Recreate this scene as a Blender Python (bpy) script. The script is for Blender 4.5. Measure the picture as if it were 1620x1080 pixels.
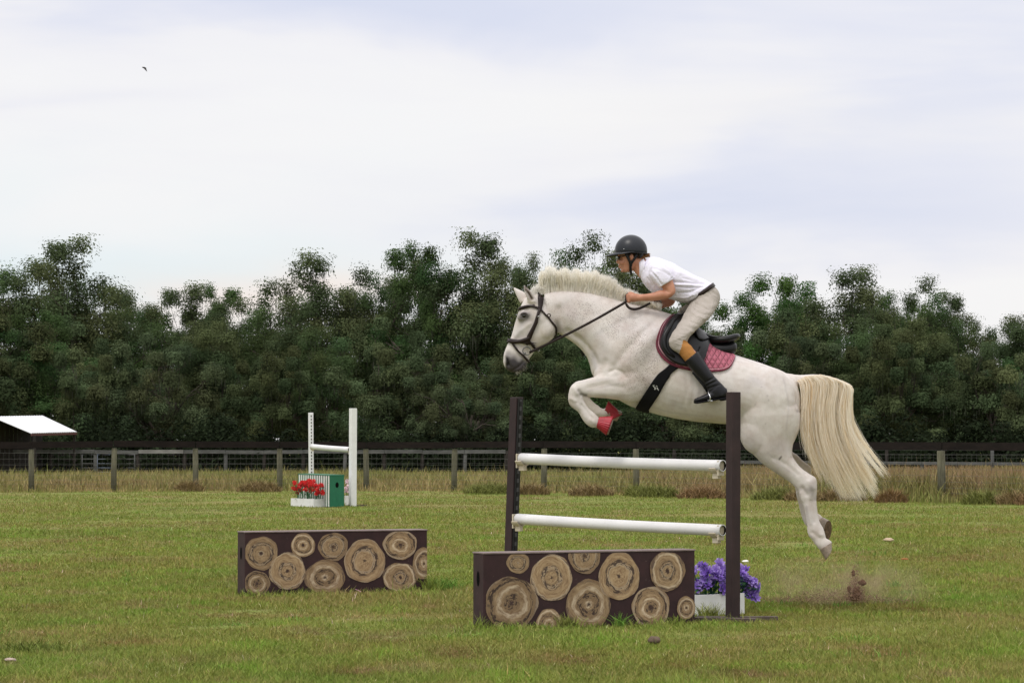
import bpy, bmesh, math, random
import numpy as np
from mathutils import Vector, Matrix, noise
from mathutils.bvhtree import BVHTree

sc = bpy.context.scene
for _o in list(bpy.data.objects):
    bpy.data.objects.remove(_o)

# ------------------------------------------------------------------ camera
CAM_H = 1.39
FPX = 4500.0                       # focal length in photograph pixels (1620 wide)
PITCH = math.atan(162 / FPX)
cam_data = bpy.data.cameras.new('camera')
cam_data.sensor_width = 36.0
cam_data.lens = FPX / 1620 * 36.0
cam_data.clip_start = 0.5
cam_data.clip_end = 3000
cam = bpy.data.objects.new('camera', cam_data)
sc.collection.objects.link(cam)
cam.location = (0, 0, CAM_H)
cam.rotation_euler = (math.pi / 2 + PITCH, 0, 0)
sc.camera = cam

# ------------------------------------------------------------------ world, sun, exposure
SUN_EL, SUN_AZ = math.radians(57), math.radians(212)      # azimuth from +Y clockwise: behind the camera, to its left
world = bpy.data.worlds.new('World')
sc.world = world
world.use_nodes = True
wt = world.node_tree
wn = wt.nodes
wl = wt.links
wn.clear()
w_out = wn.new('ShaderNodeOutputWorld')
sky = wn.new('ShaderNodeTexSky')
sky.sky_type = 'NISHITA'
sky.sun_disc = False
sky.sun_elevation = SUN_EL
sky.sun_rotation = SUN_AZ
sky.air_density = 1.0
sky.dust_density = 2.0
bg_sky = wn.new('ShaderNodeBackground')
bg_sky.inputs[1].default_value = 0.10
wl.new(sky.outputs[0], bg_sky.inputs[0])
# thin bright cloud sheet laid over the sky, streaked along the horizon
geo = wn.new('ShaderNodeTexCoord')
sep = wn.new('ShaderNodeSeparateXYZ')
wl.new(geo.outputs['Generated'], sep.inputs[0])
def wmath(op, a, b=None, c=None):
    n = wn.new('ShaderNodeMath'); n.operation = op
    for i, v in enumerate((a, b, c)):
        if v is None: continue
        if isinstance(v, (int, float)): n.inputs[i].default_value = v
        else: wl.new(v, n.inputs[i])
    return n.outputs[0]
def wnoise(sx, sz, scale, detail, off, rough=0.55, dist=0.0):
    mp = wn.new('ShaderNodeMapping')
    mp.inputs['Scale'].default_value = (sx, sx, sz)
    mp.inputs['Location'].default_value = off
    wl.new(geo.outputs['Generated'], mp.inputs[0])
    nz = wn.new('ShaderNodeTexNoise')
    nz.inputs['Scale'].default_value = scale
    nz.inputs['Detail'].default_value = detail
    nz.inputs['Roughness'].default_value = rough
    nz.inputs['Distortion'].default_value = dist
    wl.new(mp.outputs[0], nz.inputs['Vector'])
    return nz.outputs[0]
def wramp(src, stops):
    r = wn.new('ShaderNodeValToRGB')
    el = r.color_ramp.elements
    while len(el) < len(stops): el.new(0.5)
    for e, (p, c) in zip(el, stops):
        e.position = p; e.color = (*c, 1)
    wl.new(src, r.inputs[0])
    return r.outputs[0]
n1 = wnoise(5, 30, 1.0, 5, (3.1, 1.7, 0.42), 0.5, 0.35)
n2 = wnoise(7, 20, 1.0, 4, (7.3, 2.9, 5.2), 0.55, 0.4)
jx = wmath('MULTIPLY', wmath('SUBTRACT', n1, 0.5), 0.22)
jz = wmath('MULTIPLY', wmath('SUBTRACT', n2, 0.5), 0.075)
def bank(cx, cz, rx, rz, k):
    """soft bank of cloud around direction (cx, cz)"""
    a = wmath('DIVIDE', wmath('SUBTRACT', wmath('ADD', sep.outputs[0], jx), cx), rx)
    b = wmath('DIVIDE', wmath('SUBTRACT', wmath('ADD', sep.outputs[2], jz), cz), rz)
    q = wmath('ADD', wmath('MULTIPLY', a, a), wmath('MULTIPLY', b, b))
    return wmath('MULTIPLY', wmath('POWER', 2.718, wmath('MULTIPLY', q, -1.0)), k)
grey = wmath('ADD', bank(-0.03, 0.158, 0.16, 0.020, 0.85), bank(0.13, 0.082, 0.085, 0.028, 0.8))
grey = wmath('ADD', grey, bank(0.19, 0.150, 0.07, 0.03, 0.6))
grey = wmath('ADD', grey, bank(-0.15, 0.120, 0.05, 0.006, 0.30))
streak = wmath('MULTIPLY', wmath('SUBTRACT', n1, 0.47), 1.5)
grey = wmath('ADD', grey, streak)
cloud = wramp(grey, [(0.0, (1.0, 0.985, 0.99)), (0.28, (0.96, 0.945, 0.975)), (0.62, (0.845, 0.855, 0.955)), (1.0, (0.76, 0.79, 0.93))])
def wmix(f, a, b):
    m = wn.new('ShaderNodeMix'); m.data_type = 'RGBA'; m.clamp_factor = True
    wl.new(f, m.inputs[0]); wl.new(a, m.inputs[6])
    m.inputs[7].default_value = (*b, 1); return m.outputs[2]
c2 = wmix(bank(-0.13, 0.062, 0.12, 0.026, 0.8), cloud, (0.82, 0.93, 0.97))
c3 = wmix(bank(-0.085, 0.056, 0.045, 0.012, 0.9), c2, (1.0, 0.89, 0.83))
c4 = wmix(bank(0.09, 0.118, 0.10, 0.010, 0.35), c3, (1.0, 0.965, 0.93))
bg_cloud = wn.new('ShaderNodeBackground')
wl.new(c4, bg_cloud.inputs[0])
# an overcast dome is brighter overhead than at the horizon
zen = wmath('MAXIMUM', sep.outputs[2], 0.0)
zs = wmath('SUBTRACT', zen, 0.22)
zs = wmath('MAXIMUM', zs, 0.0)
strength = wmath('MULTIPLY_ADD', zs, 1.0, 1.0)
wl.new(strength, bg_cloud.inputs[1])
mix_sky = wn.new('ShaderNodeMixShader')
mix_sky.inputs[0].default_value = 0.88
wl.new(bg_sky.outputs[0], mix_sky.inputs[1])
wl.new(bg_cloud.outputs[0], mix_sky.inputs[2])
wl.new(mix_sky.outputs[0], w_out.inputs[0])

sun_data = bpy.data.lights.new('sun', 'SUN')
sun_data.energy = 1.2
sun_data.angle = math.radians(14)
sun_data.color = (1.0, 0.955, 0.89)
sun = bpy.data.objects.new('sun', sun_data)
sc.collection.objects.link(sun)
sd = Vector((math.sin(SUN_AZ) * math.cos(SUN_EL), math.cos(SUN_AZ) * math.cos(SUN_EL), math.sin(SUN_EL)))
sun.rotation_euler = sd.to_track_quat('Z', 'Y').to_euler()
sun.location = (0, 0, 60)

sc.view_settings.view_transform = 'Standard'
sc.view_settings.look = 'None'
sc.view_settings.exposure = 0.0
sc.view_settings.gamma = 1.0
sc.view_settings.use_curve_mapping = False

# ------------------------------------------------------------------ helpers
CT, ST = math.cos(PITCH), math.sin(PITCH)
def at(px, py, Y):
    """point of the world seen at photograph pixel (px, py) and at distance Y"""
    u = (px - 810) / FPX; v = -(py - 540) / FPX
    dy = CT - ST * v; dz = ST + CT * v
    k = Y / dy
    return Vector((u * k, Y, CAM_H + dz * k))
def proj(co):
    """numpy (n,3) -> pixel coordinates of the photograph"""
    x = co[:, 0]; y = co[:, 1]; z = co[:, 2] - CAM_H
    f = y * CT + z * ST
    v = -y * ST + z * CT
    return np.stack([810 + FPX * x / f, 540 - FPX * v / f], 1)
def gnd(px, Y):
    p = at(px, 702, Y); return Vector((p.x, Y, 0))

def put(o, label=None, cat=None, group=None, kind=None):
    if label: o['label'] = label
    if cat: o['category'] = cat
    if group: o['group'] = group
    if kind: o['kind'] = kind
    return o
def empty(name, loc, label, cat, group=None, rz=0.0):
    o = bpy.data.objects.new(name, None)
    o.empty_display_size = 0.2
    sc.collection.objects.link(o)
    o.location = loc; o.rotation_euler = (0, 0, rz)
    return put(o, label, cat, group)
def root_loc(p):
    l = Vector((0, 0, 0))
    while p is not None:
        l = l + p.location; p = p.parent
    return l
def meshobj(name, verts, faces, mat, parent=None, smooth=False, origin=None, local=False):
    """one mesh object; verts are world coordinates unless local=True"""
    v = np.asarray(verts, dtype=np.float64).reshape(-1, 3)
    off = Vector((0, 0, 0))
    if not local:
        if parent is not None: off = root_loc(parent)
        elif origin is not None: off = Vector(origin)
        v = v - np.array(off)
    me = bpy.data.meshes.new(name)
    me.from_pydata(v.tolist(), [], faces)
    for m in (mat if isinstance(mat, (list, tuple)) else [mat]):
        me.materials.append(m)
    if smooth:
        me.polygons.foreach_set('use_smooth', [True] * len(me.polygons))
    me.update()
    o = bpy.data.objects.new(name, me)
    sc.collection.objects.link(o)
    if parent is not None: o.parent = parent
    elif origin is not None and not local: o.location = origin
    return o
def fastmesh(name, verts, nper, mat, parent=None, smooth=False, origin=None, col=None):
    """many separate polygons of nper corners each, verts (n*nper,3)"""
    v = np.asarray(verts, dtype=np.float32)
    off = root_loc(parent) if parent is not None else (Vector(origin) if origin is not None else Vector((0, 0, 0)))
    v = v - np.array(off, dtype=np.float32)
    n = len(v); nf = n // nper
    me = bpy.data.meshes.new(name)
    me.vertices.add(n); me.vertices.foreach_set('co', v.ravel())
    me.loops.add(n); me.loops.foreach_set('vertex_index', np.arange(n, dtype=np.int32))
    me.polygons.add(nf)
    me.polygons.foreach_set('loop_start', np.arange(0, n, nper, dtype=np.int32))
    me.polygons.foreach_set('loop_total', np.full(nf, nper, dtype=np.int32))
    if col is not None:
        a = me.color_attributes.new('tint', 'FLOAT_COLOR', 'POINT')
        c = np.ones((n, 4), dtype=np.float32); c[:, :3] = col
        a.data.foreach_set('color', c.ravel())
    if smooth: me.polygons.foreach_set('use_smooth', np.ones(nf, dtype=bool))
    me.materials.append(mat)
    me.update(calc_edges=True)
    o = bpy.data.objects.new(name, me)
    sc.collection.objects.link(o)
    if parent is not None: o.parent = parent
    elif origin is not None: o.location = origin
    return o
class MB:
    """collects shapes into one mesh"""
    def __init__(s): s.v = []; s.f = []; s.m = []
    def add(s, vs, fs, m=0):
        n = len(s.v); s.v += [tuple(p) for p in vs]
        for f in fs: s.f.append(tuple(i + n for i in f)); s.m.append(m)
    def box(s, c, ax, ay, az, m=0, bev=0.0):
        """box with centre c and half-axis vectors, its edges chamfered by bev"""
        c = Vector(c); ax, ay, az = Vector(ax), Vector(ay), Vector(az)
        L = [ax.length, ay.length, az.length]
        if bev <= 0:
            vs = [c + ax * i + ay * j + az * k for i in (-1, 1) for j in (-1, 1) for k in (-1, 1)]
            s.add(vs, [(0, 1, 3, 2), (4, 6, 7, 5), (0, 4, 5, 1), (2, 3, 7, 6), (0, 2, 6, 4), (1, 5, 7, 3)], m); return
        vs = []; idx = {}
        U = [ax.normalized(), ay.normalized(), az.normalized()]
        for i in (-1, 1):
            for j in (-1, 1):
                for k in (-1, 1):
                    for q in range(3):
                        d = [L[0] - bev, L[1] - bev, L[2] - bev]; d[q] = L[q]
                        idx[(i, j, k, q)] = len(vs)
                        vs.append(c + U[0] * (i * d[0]) + U[1] * (j * d[1]) + U[2] * (k * d[2]))
        fs = []
        for i in (-1, 1):
            fs.append([idx[(i, a, b, 0)] for a, b in ((-1, -1), (1, -1), (1, 1), (-1, 1))][::i])
            fs.append([idx[(a, i, b, 1)] for a, b in ((-1, -1), (-1, 1), (1, 1), (1, -1))][::i])
            fs.append([idx[(a, b, i, 2)] for a, b in ((-1, -1), (1, -1), (1, 1), (-1, 1))][::i])
        for a in (-1, 1):
            for b in (-1, 1):
                fs.append((idx[(a, b, -1, 0)], idx[(a, b, 1, 0)], idx[(a, b, 1, 1)], idx[(a, b, -1, 1)]))
                fs.append((idx[(a, -1, b, 0)], idx[(a, 1, b, 0)], idx[(a, 1, b, 2)], idx[(a, -1, b, 2)]))
                fs.append((idx[(-1, a, b, 1)], idx[(1, a, b, 1)], idx[(1, a, b, 2)], idx[(-1, a, b, 2)]))
        for i in (-1, 1):
            for j in (-1, 1):
                for k in (-1, 1): fs.append(tuple(idx[(i, j, k, q)] for q in range(3)))
        s.add(vs, fs, m)
    def bar(s, a, b, w, h, m=0, bev=0.0, up=(0, 0, 1)):
        """a board from a to b: half width w across, half height h along up"""
        a, b = Vector(a), Vector(b); d = b - a; up = Vector(up)
        side = d.cross(up)
        if side.length < 1e-6: side = Vector((1, 0, 0))
        side.normalize(); u = side.cross(d).normalized()
        s.box((a + b) / 2, d / 2, side * w, u * h, m, bev)
    def tube(s, pts, rad, n=8, m=0, cap=True, flat=1.0, side=None):
        pts = [Vector(p) for p in pts]
        if isinstance(rad, (int, float)): rad = [rad] * len(pts)
        vs = []; prev = None
        for i, p in enumerate(pts):
            d = (pts[min(i + 1, len(pts) - 1)] - pts[max(i - 1, 0)])
            if d.length < 1e-9: d = Vector((0, 0, 1))
            d.normalize()
            if side is not None: ref = Vector(side)
            else: ref = prev if prev is not None else (Vector((0, 0, 1)) if abs(d.z) < 0.9 else Vector((1, 0, 0)))
            a = ref - d * ref.dot(d)
            if a.length < 1e-6: a = d.orthogonal()
            a.normalize(); b = d.cross(a); prev = a
            for k in range(n):
                t = 2 * math.pi * k / n
                vs.append(p + (a * math.cos(t) + b * math.sin(t) * flat) * rad[i])
        fs = []
        for i in range(len(pts) - 1):
            for k in range(n):
                k2 = (k + 1) % n
                fs.append((i * n + k, i * n + k2, (i + 1) * n + k2, (i + 1) * n + k))
        if cap:
            fs.append(tuple(range(n))[::-1]); e = (len(pts) - 1) * n
            fs.append(tuple(range(e, e + n)))
        s.add(vs, fs, m)
    def build(s, name, mat, parent=None, smooth=False, origin=None):
        o = meshobj(name, s.v, s.f, mat, parent, smooth, origin)
        if any(s.m): o.data.polygons.foreach_set('material_index', s.m)
        return o
def catmull(P, n):
    """resample list of equal-length tuples"""
    P = np.array(P, dtype=float); out = []
    for i in range(len(P) - 1):
        p0 = P[max(i - 1, 0)]; p1 = P[i]; p2 = P[i + 1]; p3 = P[min(i + 2, len(P) - 1)]
        for k in range(n):
            t = k / n
            out.append(0.5 * ((2 * p1) + (-p0 + p2) * t + (2 * p0 - 5 * p1 + 4 * p2 - p3) * t * t + (-p0 + 3 * p1 - 3 * p2 + p3) * t ** 3))
    out.append(P[-1]); return np.array(out)

# ------------------------------------------------------------------ material helpers
class NT:
    def __init__(s, name):
        s.mat = bpy.data.materials.new(name); s.mat.use_nodes = True
        s.t = s.mat.node_tree; s.n = s.t.nodes; s.l = s.t.links
        s.b = s.n['Principled BSDF']; s.out = s.n['Material Output']
    def new(s, k): return s.n.new(k)
    def link(s, a, b): s.l.new(a, b)
    def val(s, inp, v):
        if v is None: return
        if hasattr(v, 'is_linked') or isinstance(v, bpy.types.NodeSocket): s.l.new(v, inp)
        elif isinstance(v, (tuple, list)) and len(v) == 3 and inp.type == 'RGBA': inp.default_value = (*v, 1)
        else: inp.default_value = v
    def coord(s, kind='Object', scale=(1, 1, 1), rot=(0, 0, 0), loc=(0, 0, 0)):
        c = s.new('ShaderNodeTexCoord'); m = s.new('ShaderNodeMapping')
        m.inputs['Scale'].default_value = scale; m.inputs['Rotation'].default_value = rot
        m.inputs['Location'].default_value = loc
        s.link(c.outputs[kind], m.inputs[0]); return m.outputs[0]
    def pos(s, scale=(1, 1, 1)):
        c = s.new('ShaderNodeNewGeometry'); m = s.new('ShaderNodeMapping')
        m.inputs['Scale'].default_value = scale
        s.link(c.outputs['Position'], m.inputs[0]); return m.outputs[0]
    def noise(s, vec, scale, detail=3, rough=0.5, dist=0.0):
        n = s.new('ShaderNodeTexNoise'); s.link(vec, n.inputs['Vector'])
        n.inputs['Scale'].default_value = scale; n.inputs['Detail'].default_value = detail
        n.inputs['Roughness'].default_value = rough; n.inputs['Distortion'].default_value = dist
        return n.outputs[0]
    def voro(s, vec, scale, feat='F1', out='Distance', rnd=1.0):
        n = s.new('ShaderNodeTexVoronoi'); s.link(vec, n.inputs['Vector'])
        n.feature = feat; n.inputs['Scale'].default_value = scale; n.inputs['Randomness'].default_value = rnd
        return n.outputs[out]
    def wave(s, vec, scale, dist=0, detail=2, kind='BANDS', direction='X', dscale=1.0):
        n = s.new('ShaderNodeTexWave'); s.link(vec, n.inputs['Vector']); n.wave_type = kind
        if kind == 'BANDS': n.bands_direction = direction
        else: n.rings_direction = direction
        n.inputs['Scale'].default_value = scale; n.inputs['Distortion'].default_value = dist
        n.inputs['Detail'].default_value = detail; n.inputs['Detail Scale'].default_value = dscale
        return n.outputs['Fac']
    def ramp(s, src, stops, interp='LINEAR'):
        r = s.new('ShaderNodeValToRGB'); r.color_ramp.interpolation = interp
        el = r.color_ramp.elements
        while len(el) < len(stops): el.new(0.5)
        for e, (p, c) in zip(el, stops):
            e.position = p
            e.color = (c, c, c, 1) if isinstance(c, (int, float)) else (*c, 1)
        s.link(src, r.inputs[0]); return r.outputs[0]
    def mix(s, f, a, b, mode='MIX'):
        n = s.new('ShaderNodeMix'); n.data_type = 'RGBA'; n.blend_type = mode; n.clamp_factor = True
        s.val(n.inputs[0], f); s.val(n.inputs[6], a); s.val(n.inputs[7], b); return n.outputs[2]
    def math(s, op, a, b=None, c=None, clamp=False):
        n = s.new('ShaderNodeMath'); n.operation = op; n.use_clamp = clamp
        for i, v in enumerate((a, b, c)):
            if v is not None: s.val(n.inputs[i], v)
        return n.outputs[0]
    def attr(s, name, out='Color'):
        n = s.new('ShaderNodeAttribute'); n.attribute_name = name; return n.outputs[out]
    def bump(s, h, strength=0.3, dist=0.01):
        n = s.new('ShaderNodeBump'); n.inputs['Strength'].default_value = strength
        n.inputs['Distance'].default_value = dist; s.link(h, n.inputs['Height'])
        s.link(n.outputs[0], s.b.inputs['Normal'])
    def done(s, col=None, rough=0.6, spec=0.5, metal=0.0):
        s.val(s.b.inputs['Base Color'], col); s.val(s.b.inputs['Roughness'], rough)
        s.val(s.b.inputs['Specular IOR Level'], spec); s.val(s.b.inputs['Metallic'], metal)
        return s.mat
def plain(name, col, rough=0.6, spec=0.4, metal=0.0, var=0.12, scale=12, bump=0.0, bscale=80):
    """a colour with gentle wear and surface grain"""
    n = NT(name); c = n.coord('Object')
    nz = n.noise(c, scale, 4, 0.6)
    lo = tuple(x * (1 - var) for x in col); hi = tuple(min(1, x * (1 + var)) for x in col)
    cc = n.ramp(nz, [(0.3, lo), (0.7, hi)])
    if bump: n.bump(n.noise(c, bscale, 3), bump, 0.004)
    return n.done(cc, rough, spec, metal)
# ================================================================== GROUND
def ground_color(n):
    """patchy mown pasture: olive, fresher green, straw and bare earth"""
    p = n.pos()
    big = n.noise(p, 0.22, 4, 0.6, 0.3)
    mid = n.noise(p, 1.1, 4, 0.6, 0.4)
    fine = n.noise(p, 9.0, 3, 0.6)
    base = n.ramp(big, [(0.38, (0.290, 0.240, 0.092)), (0.48, (0.235, 0.262, 0.056)), (0.60, (0.172, 0.260, 0.046))])
    m2 = n.ramp(mid, [(0.32, (0.31, 0.235, 0.12)), (0.43, (0.238, 0.248, 0.062)), (0.60, (0.18, 0.262, 0.046))])
    c = n.mix(0.55, base, m2)
    straw = n.ramp(fine, [(0.45, 0.0), (0.75, 0.5)])
    c = n.mix(straw, c, (0.34, 0.28, 0.12))
    worn = n.noise(n.pos((1, .6, 1)), 0.55, 5, 0.65, 0.6)
    return n.mix(n.ramp(worn, [(0.57, 0.0), (0.70, 0.62)]), c, (0.25, 0.18, 0.095))
_n = NT('pasture_soil')
_c = ground_color(_n)
_dk = _n.noise(_n.pos(), 3.0, 5, 0.7)
_c = _n.mix(_n.ramp(_dk, [(0.32, 0.75), (0.55, 0.15)]), _c, (0.13, 0.10, 0.05))
_n.bump(_n.noise(_n.pos(), 14, 5, 0.7), 0.6, 0.05)
M_soil = _n.done(_c, 0.95, 0.1)
_n = NT('grass_blade')
_c = ground_color(_n)
_c = _n.mix(1.0, _c, _n.attr('tint'), 'MULTIPLY')
M_blade = _n.done(_c, 0.85, 0.04)
_n.b.inputs['Transmission Weight'].default_value = 0.0
_n.b.inputs['Subsurface Weight'].default_value = 0.0
def blade_material(name):
    n = NT(name)
    return n.done(n.attr('tint'), 0.7, 0.15)
M_tint = blade_material('dry_stem')

def build_ground():
    # one sheet to the horizon, finer near the camera, with soft unevenness
    rng = random.Random(5)
    ys = list(np.concatenate([np.linspace(-30, 10, 5), np.linspace(12, 90, 79), np.linspace(95, 260, 34), np.array([300, 400, 700, 1500, 2600])]))
    xs = list(np.concatenate([np.array([-1600, -700, -300, -120, -60]), np.linspace(-40, 40, 81), np.array([60, 120, 300, 700, 1600])]))
    vs = []
    for y in ys:
        for x in xs:
            z = 0.03 * noise.noise(Vector((x * 0.35, y * 0.35, 0))) + 0.014 * noise.noise(Vector((x * 1.3, y * 1.3, 4)))
            if abs(x) > 40 or y < 12 or y > 90: z = -0.02 + 0.03 * noise.noise(Vector((x * 0.05, y * 0.05, 0)))
            vs.append((x, y, z - 0.02))
    nx = len(xs); fs = []
    for j in range(len(ys) - 1):
        for i in range(nx - 1):
            a = j * nx + i; fs.append((a, a + 1, a + nx + 1, a + nx))
    o = meshobj('ground', vs, fs, M_soil, smooth=True)
    put(o, 'flat mown pasture, olive green with straw coloured and bare patches', 'ground', kind='structure')
build_ground()

NPR = np.random.default_rng(11)
def vnoise(x, y, s, seed=0):
    """cheap smooth noise from summed sines, about -1..1"""
    r = np.random.default_rng(seed); out = np.zeros_like(x)
    for k in range(7):
        a = r.uniform(0, 2 * math.pi); f = s * r.uniform(0.5, 1.9); ph = r.uniform(0, 6.28)
        out += np.sin((x * math.cos(a) + y * math.sin(a)) * f * 6.28 + ph + 1.3 * np.sin((x * math.sin(a) - y * math.cos(a)) * f * 3.1 + ph * 2))
    return out / 4.0
def blades(x, y, h, w, lean, tint, rng=NPR, z0=-0.02, yaw=None):
    """bent blades, each two quads narrowing to a tip: returns verts (n*8,3), colours"""
    n = len(x)
    if yaw is None: yaw = rng.uniform(0, 6.283, n)
    la = rng.uniform(0, 6.283, n)
    lx = np.cos(la) * lean * h; ly = np.sin(la) * lean * h
    wx = np.cos(yaw) * w / 2; wy = np.sin(yaw) * w / 2
    z = np.full(n, z0) if np.isscalar(z0) else z0
    V = np.empty((n, 8, 3), dtype=np.float32)
    def s(k, t, f, sg):
        V[:, k, 0] = x + lx * t * t + wx * f * sg; V[:, k, 1] = y + ly * t * t + wy * f * sg
        V[:, k, 2] = z + h * t * (1 - 0.25 * lean * t)
    s(0, 0, 1, -1); s(1, 0, 1, 1); s(2, 0.5, 0.85, 1); s(3, 0.5, 0.85, -1)
    s(4, 0.5, 0.85, -1); s(5, 0.5, 0.85, 1); s(6, 1, 0.15, 1); s(7, 1, 0.15, -1)
    C = np.repeat(tint[:, None, :], 8, axis=1)
    return V.reshape(-1, 3), C.reshape(-1, 3)

def build_grass():
    rng = NPR
    N = 1050000
    # density falls with distance the way detail does; blades grow a little wider far away
    u = rng.uniform(0, 1, N)
    y0, y1 = 14.5, 84.0
    Y = 1 / (1 / y0 + u * (1 / y1 - 1 / y0))
    keep = rng.uniform(0, 1, N) < 1.0
    X = rng.uniform(-1, 1, N) * (Y * 0.2 + 1.2)
    cl = vnoise(X, Y, 0.8, 3) + 0.6 * vnoise(X, Y, 2.6, 4)
    big = vnoise(X, Y, 0.12, 8)
    hh = 0.025 + 0.013 * cl + rng.gamma(2.0, 0.007, N)
    hh = np.clip(hh, 0.012, 0.13)
    hh *= np.clip(1 + 0.25 * big, 0.6, 1.4)
    tall = rng.uniform(0, 1, N) < 0.015
    hh = np.where(tall, hh * 2.1, hh)
    w = 0.0045 * (Y / 18.0) * rng.uniform(0.7, 1.5, N)
    w = np.clip(w * .85, 0.0035, 0.013)
    br = rng.uniform(0.80, 1.06, N) * np.clip(1.02 - (Y - 15) / 420, .8, 1.05) * (1 + .10 * cl)
    tint = np.stack([br * rng.uniform(0.9, 1.12, N), br, br * rng.uniform(0.9, 1.1, N)], 1)
    dry = rng.uniform(0, 1, N) < (0.055 + 0.05 * (cl < -0.4))
    tint[dry] *= np.array([1.6, 1.22, 1.9])
    fresh = (cl > 0.75) & (rng.uniform(0, 1, N) < 0.6)
    dark = (vnoise(X, Y, 1.1, 90) > 0.95) & (rng.uniform(0, 1, N) < 0.7)
    tint[dark] *= np.array([0.62, 0.60, 0.62])
    tint[fresh] *= np.array([0.84, 1.12, 0.75])
    # hoof cuts, worn take-off ground and torn turf
    spots = [(375, 985, .16), (352, 972, .10), (30, 900, .30), (330, 958, .14), (620, 1010, .22), (1300, 955, .38), (1352, 950, .20), (1240, 1000, .22), (900, 1040, .25), (1450, 960, .3), (200, 1010, .2), (500, 1000, .22), (1060, 1050, .2),
             (150, 850, .5), (1500, 880, .5), (700, 800, .9), (260, 830, .6), (1400, 1030, .22), (60, 960, .25), (560, 1060, .18), (1180, 1060, .2), (1250, 860, .5), (400, 965, .2), (720, 1030, .25)]
    wear = np.zeros(N)
    for px, py, r in spots:
        Ys = FPX * CAM_H / (py - 702); xs = (px - 810) / FPX * Ys
        wear = np.maximum(wear, np.exp(-(((X - xs) / r) ** 2 + ((Y - Ys) / (r * 2.2)) ** 2)) * (0.75 + .35 * vnoise(X, Y, 5.0, 71)))
    wear = np.clip(wear, 0, 1)[:, None]
    tint = tint * (1 - wear) + tint * np.array([0.95, 0.62, 0.95]) * wear * .85
    hh = hh * (1 - .6 * wear[:, 0])
    pale_straw = rng.uniform(0, 1, N) < .0045  # scattered pale straw specks among the blades
    tint[pale_straw] *= np.array([2.6, 2.1, 5.0])
    V, C = blades(X, Y, hh, w, rng.uniform(0.1, 0.95, N), tint)
    o = fastmesh('grass', V, 4, M_blade, col=C)
    put(o, 'short mown green grass with dry straw blades', 'grass', kind='stuff')
build_grass()

def build_far_field():
    """uncut grass along and beyond the wire fence"""
    rng = np.random.default_rng(21)
    Vs = []; Cs = []
    N = 230000
    u = rng.uniform(0, 1, N)
    Y = 66 + (135 - 66) * u ** 1.25
    X = rng.uniform(-1, 1, N) * (Y * 0.19 + 3)
    fy = fence_y(X)
    edge = fy - 1.3 + 0.9 * vnoise(X, X * 0, 0.3, 5) + 0.5 * vnoise(X, X * 0, 1.4, 6)
    m = Y > edge
    X, Y, fy, edge = X[m], Y[m], fy[m], edge[m]; n = len(X)
    band = np.exp(-((Y - fy) / 3.0) ** 2)
    pat = vnoise(X, Y, 0.09, 12) + 0.5 * vnoise(X, Y, 0.4, 13)
    right = np.clip((X - 2) / 8, 0, 1)
    h = 0.30 + 0.14 * pat + 0.25 * right + rng.gamma(2, 0.05, n)
    h *= np.where(Y > fy + 8, 0.8, 1.0)
    h *= np.clip((Y - edge) / 2.2, 0.25, 1)
    h = np.clip(h, 0.06, 1.0)
    w = rng.uniform(0.012, 0.035, n)
    straw = np.array([0.36, 0.265, 0.125]); green = np.array([0.19, 0.215, 0.055]); rust = np.array([0.24, 0.135, 0.075]); tan = np.array([0.33, 0.24, 0.13])
    a = np.clip(0.5 + 0.45 * pat + rng.normal(0, 0.25, n), 0, 1)[:, None]
    col = straw * (1 - a) + green * a
    r = (np.clip(vnoise(X, Y, 0.13, 30) * 0.7 + right * 0.9 + rng.normal(0, 0.2, n) - 0.15, 0, 1) * np.clip((Y - fy) / 5 + 0.35, 0, 1))[:, None]
    col = col * (1 - r) + (rust * 0.55 + tan * 0.45) * r
    col *= rng.uniform(0.6, 1.25, n)[:, None]
    V, C = blades(X, Y, h, w, rng.uniform(0.05, 0.6, n), col, rng)
    o = fastmesh('tall_grass', V, 4, M_tint, col=C)
    put(o, 'tall uncut straw and rust coloured grass along and behind the wire fence', 'grass', kind='stuff')

_FX = None
FENCE = [(-235, 84), (-90, 84), (50, 84.5), (180, 85), (310, 85.6), (443, 86), (580, 85.6), (718, 84.6), (860, 82.3), (1007, 79.4), (1160, 76), (1323, 72.5), (1490, 69), (1665, 66)]
_fpts = [gnd(p, y) for p, y in FENCE]
def fence_y(x):
    return np.interp(x, [p.x for p in _fpts], [p.y for p in _fpts])
build_far_field()
# ================================================================== TREES
def leaf_material(name):
    n = NT(name)
    c = n.attr('tint')
    tr = n.new('ShaderNodeBsdfTranslucent'); n.link(c, tr.inputs[0])
    mx = n.new('ShaderNodeMixShader'); mx.inputs[0].default_value = 0.38
    n.done(c, 0.8, 0.04)
    n.link(n.b.outputs[0], mx.inputs[1]); n.link(tr.outputs[0], mx.inputs[2])
    n.link(mx.outputs[0], n.out.inputs[0])
    return n.mat
M_leaf = leaf_material('leaves')
_n = NT('bark'); _p = _n.coord('Object', (1, 1, 0.25))
_c = _n.ramp(_n.noise(_p, 9, 6, 0.7), [(0.3, (0.035, 0.028, 0.022)), (0.7, (0.11, 0.095, 0.078))])
_n.bump(_n.noise(_p, 14, 5, 0.7), 0.8, 0.03)
M_bark = _n.done(_c, 0.9, 0.1)

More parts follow.
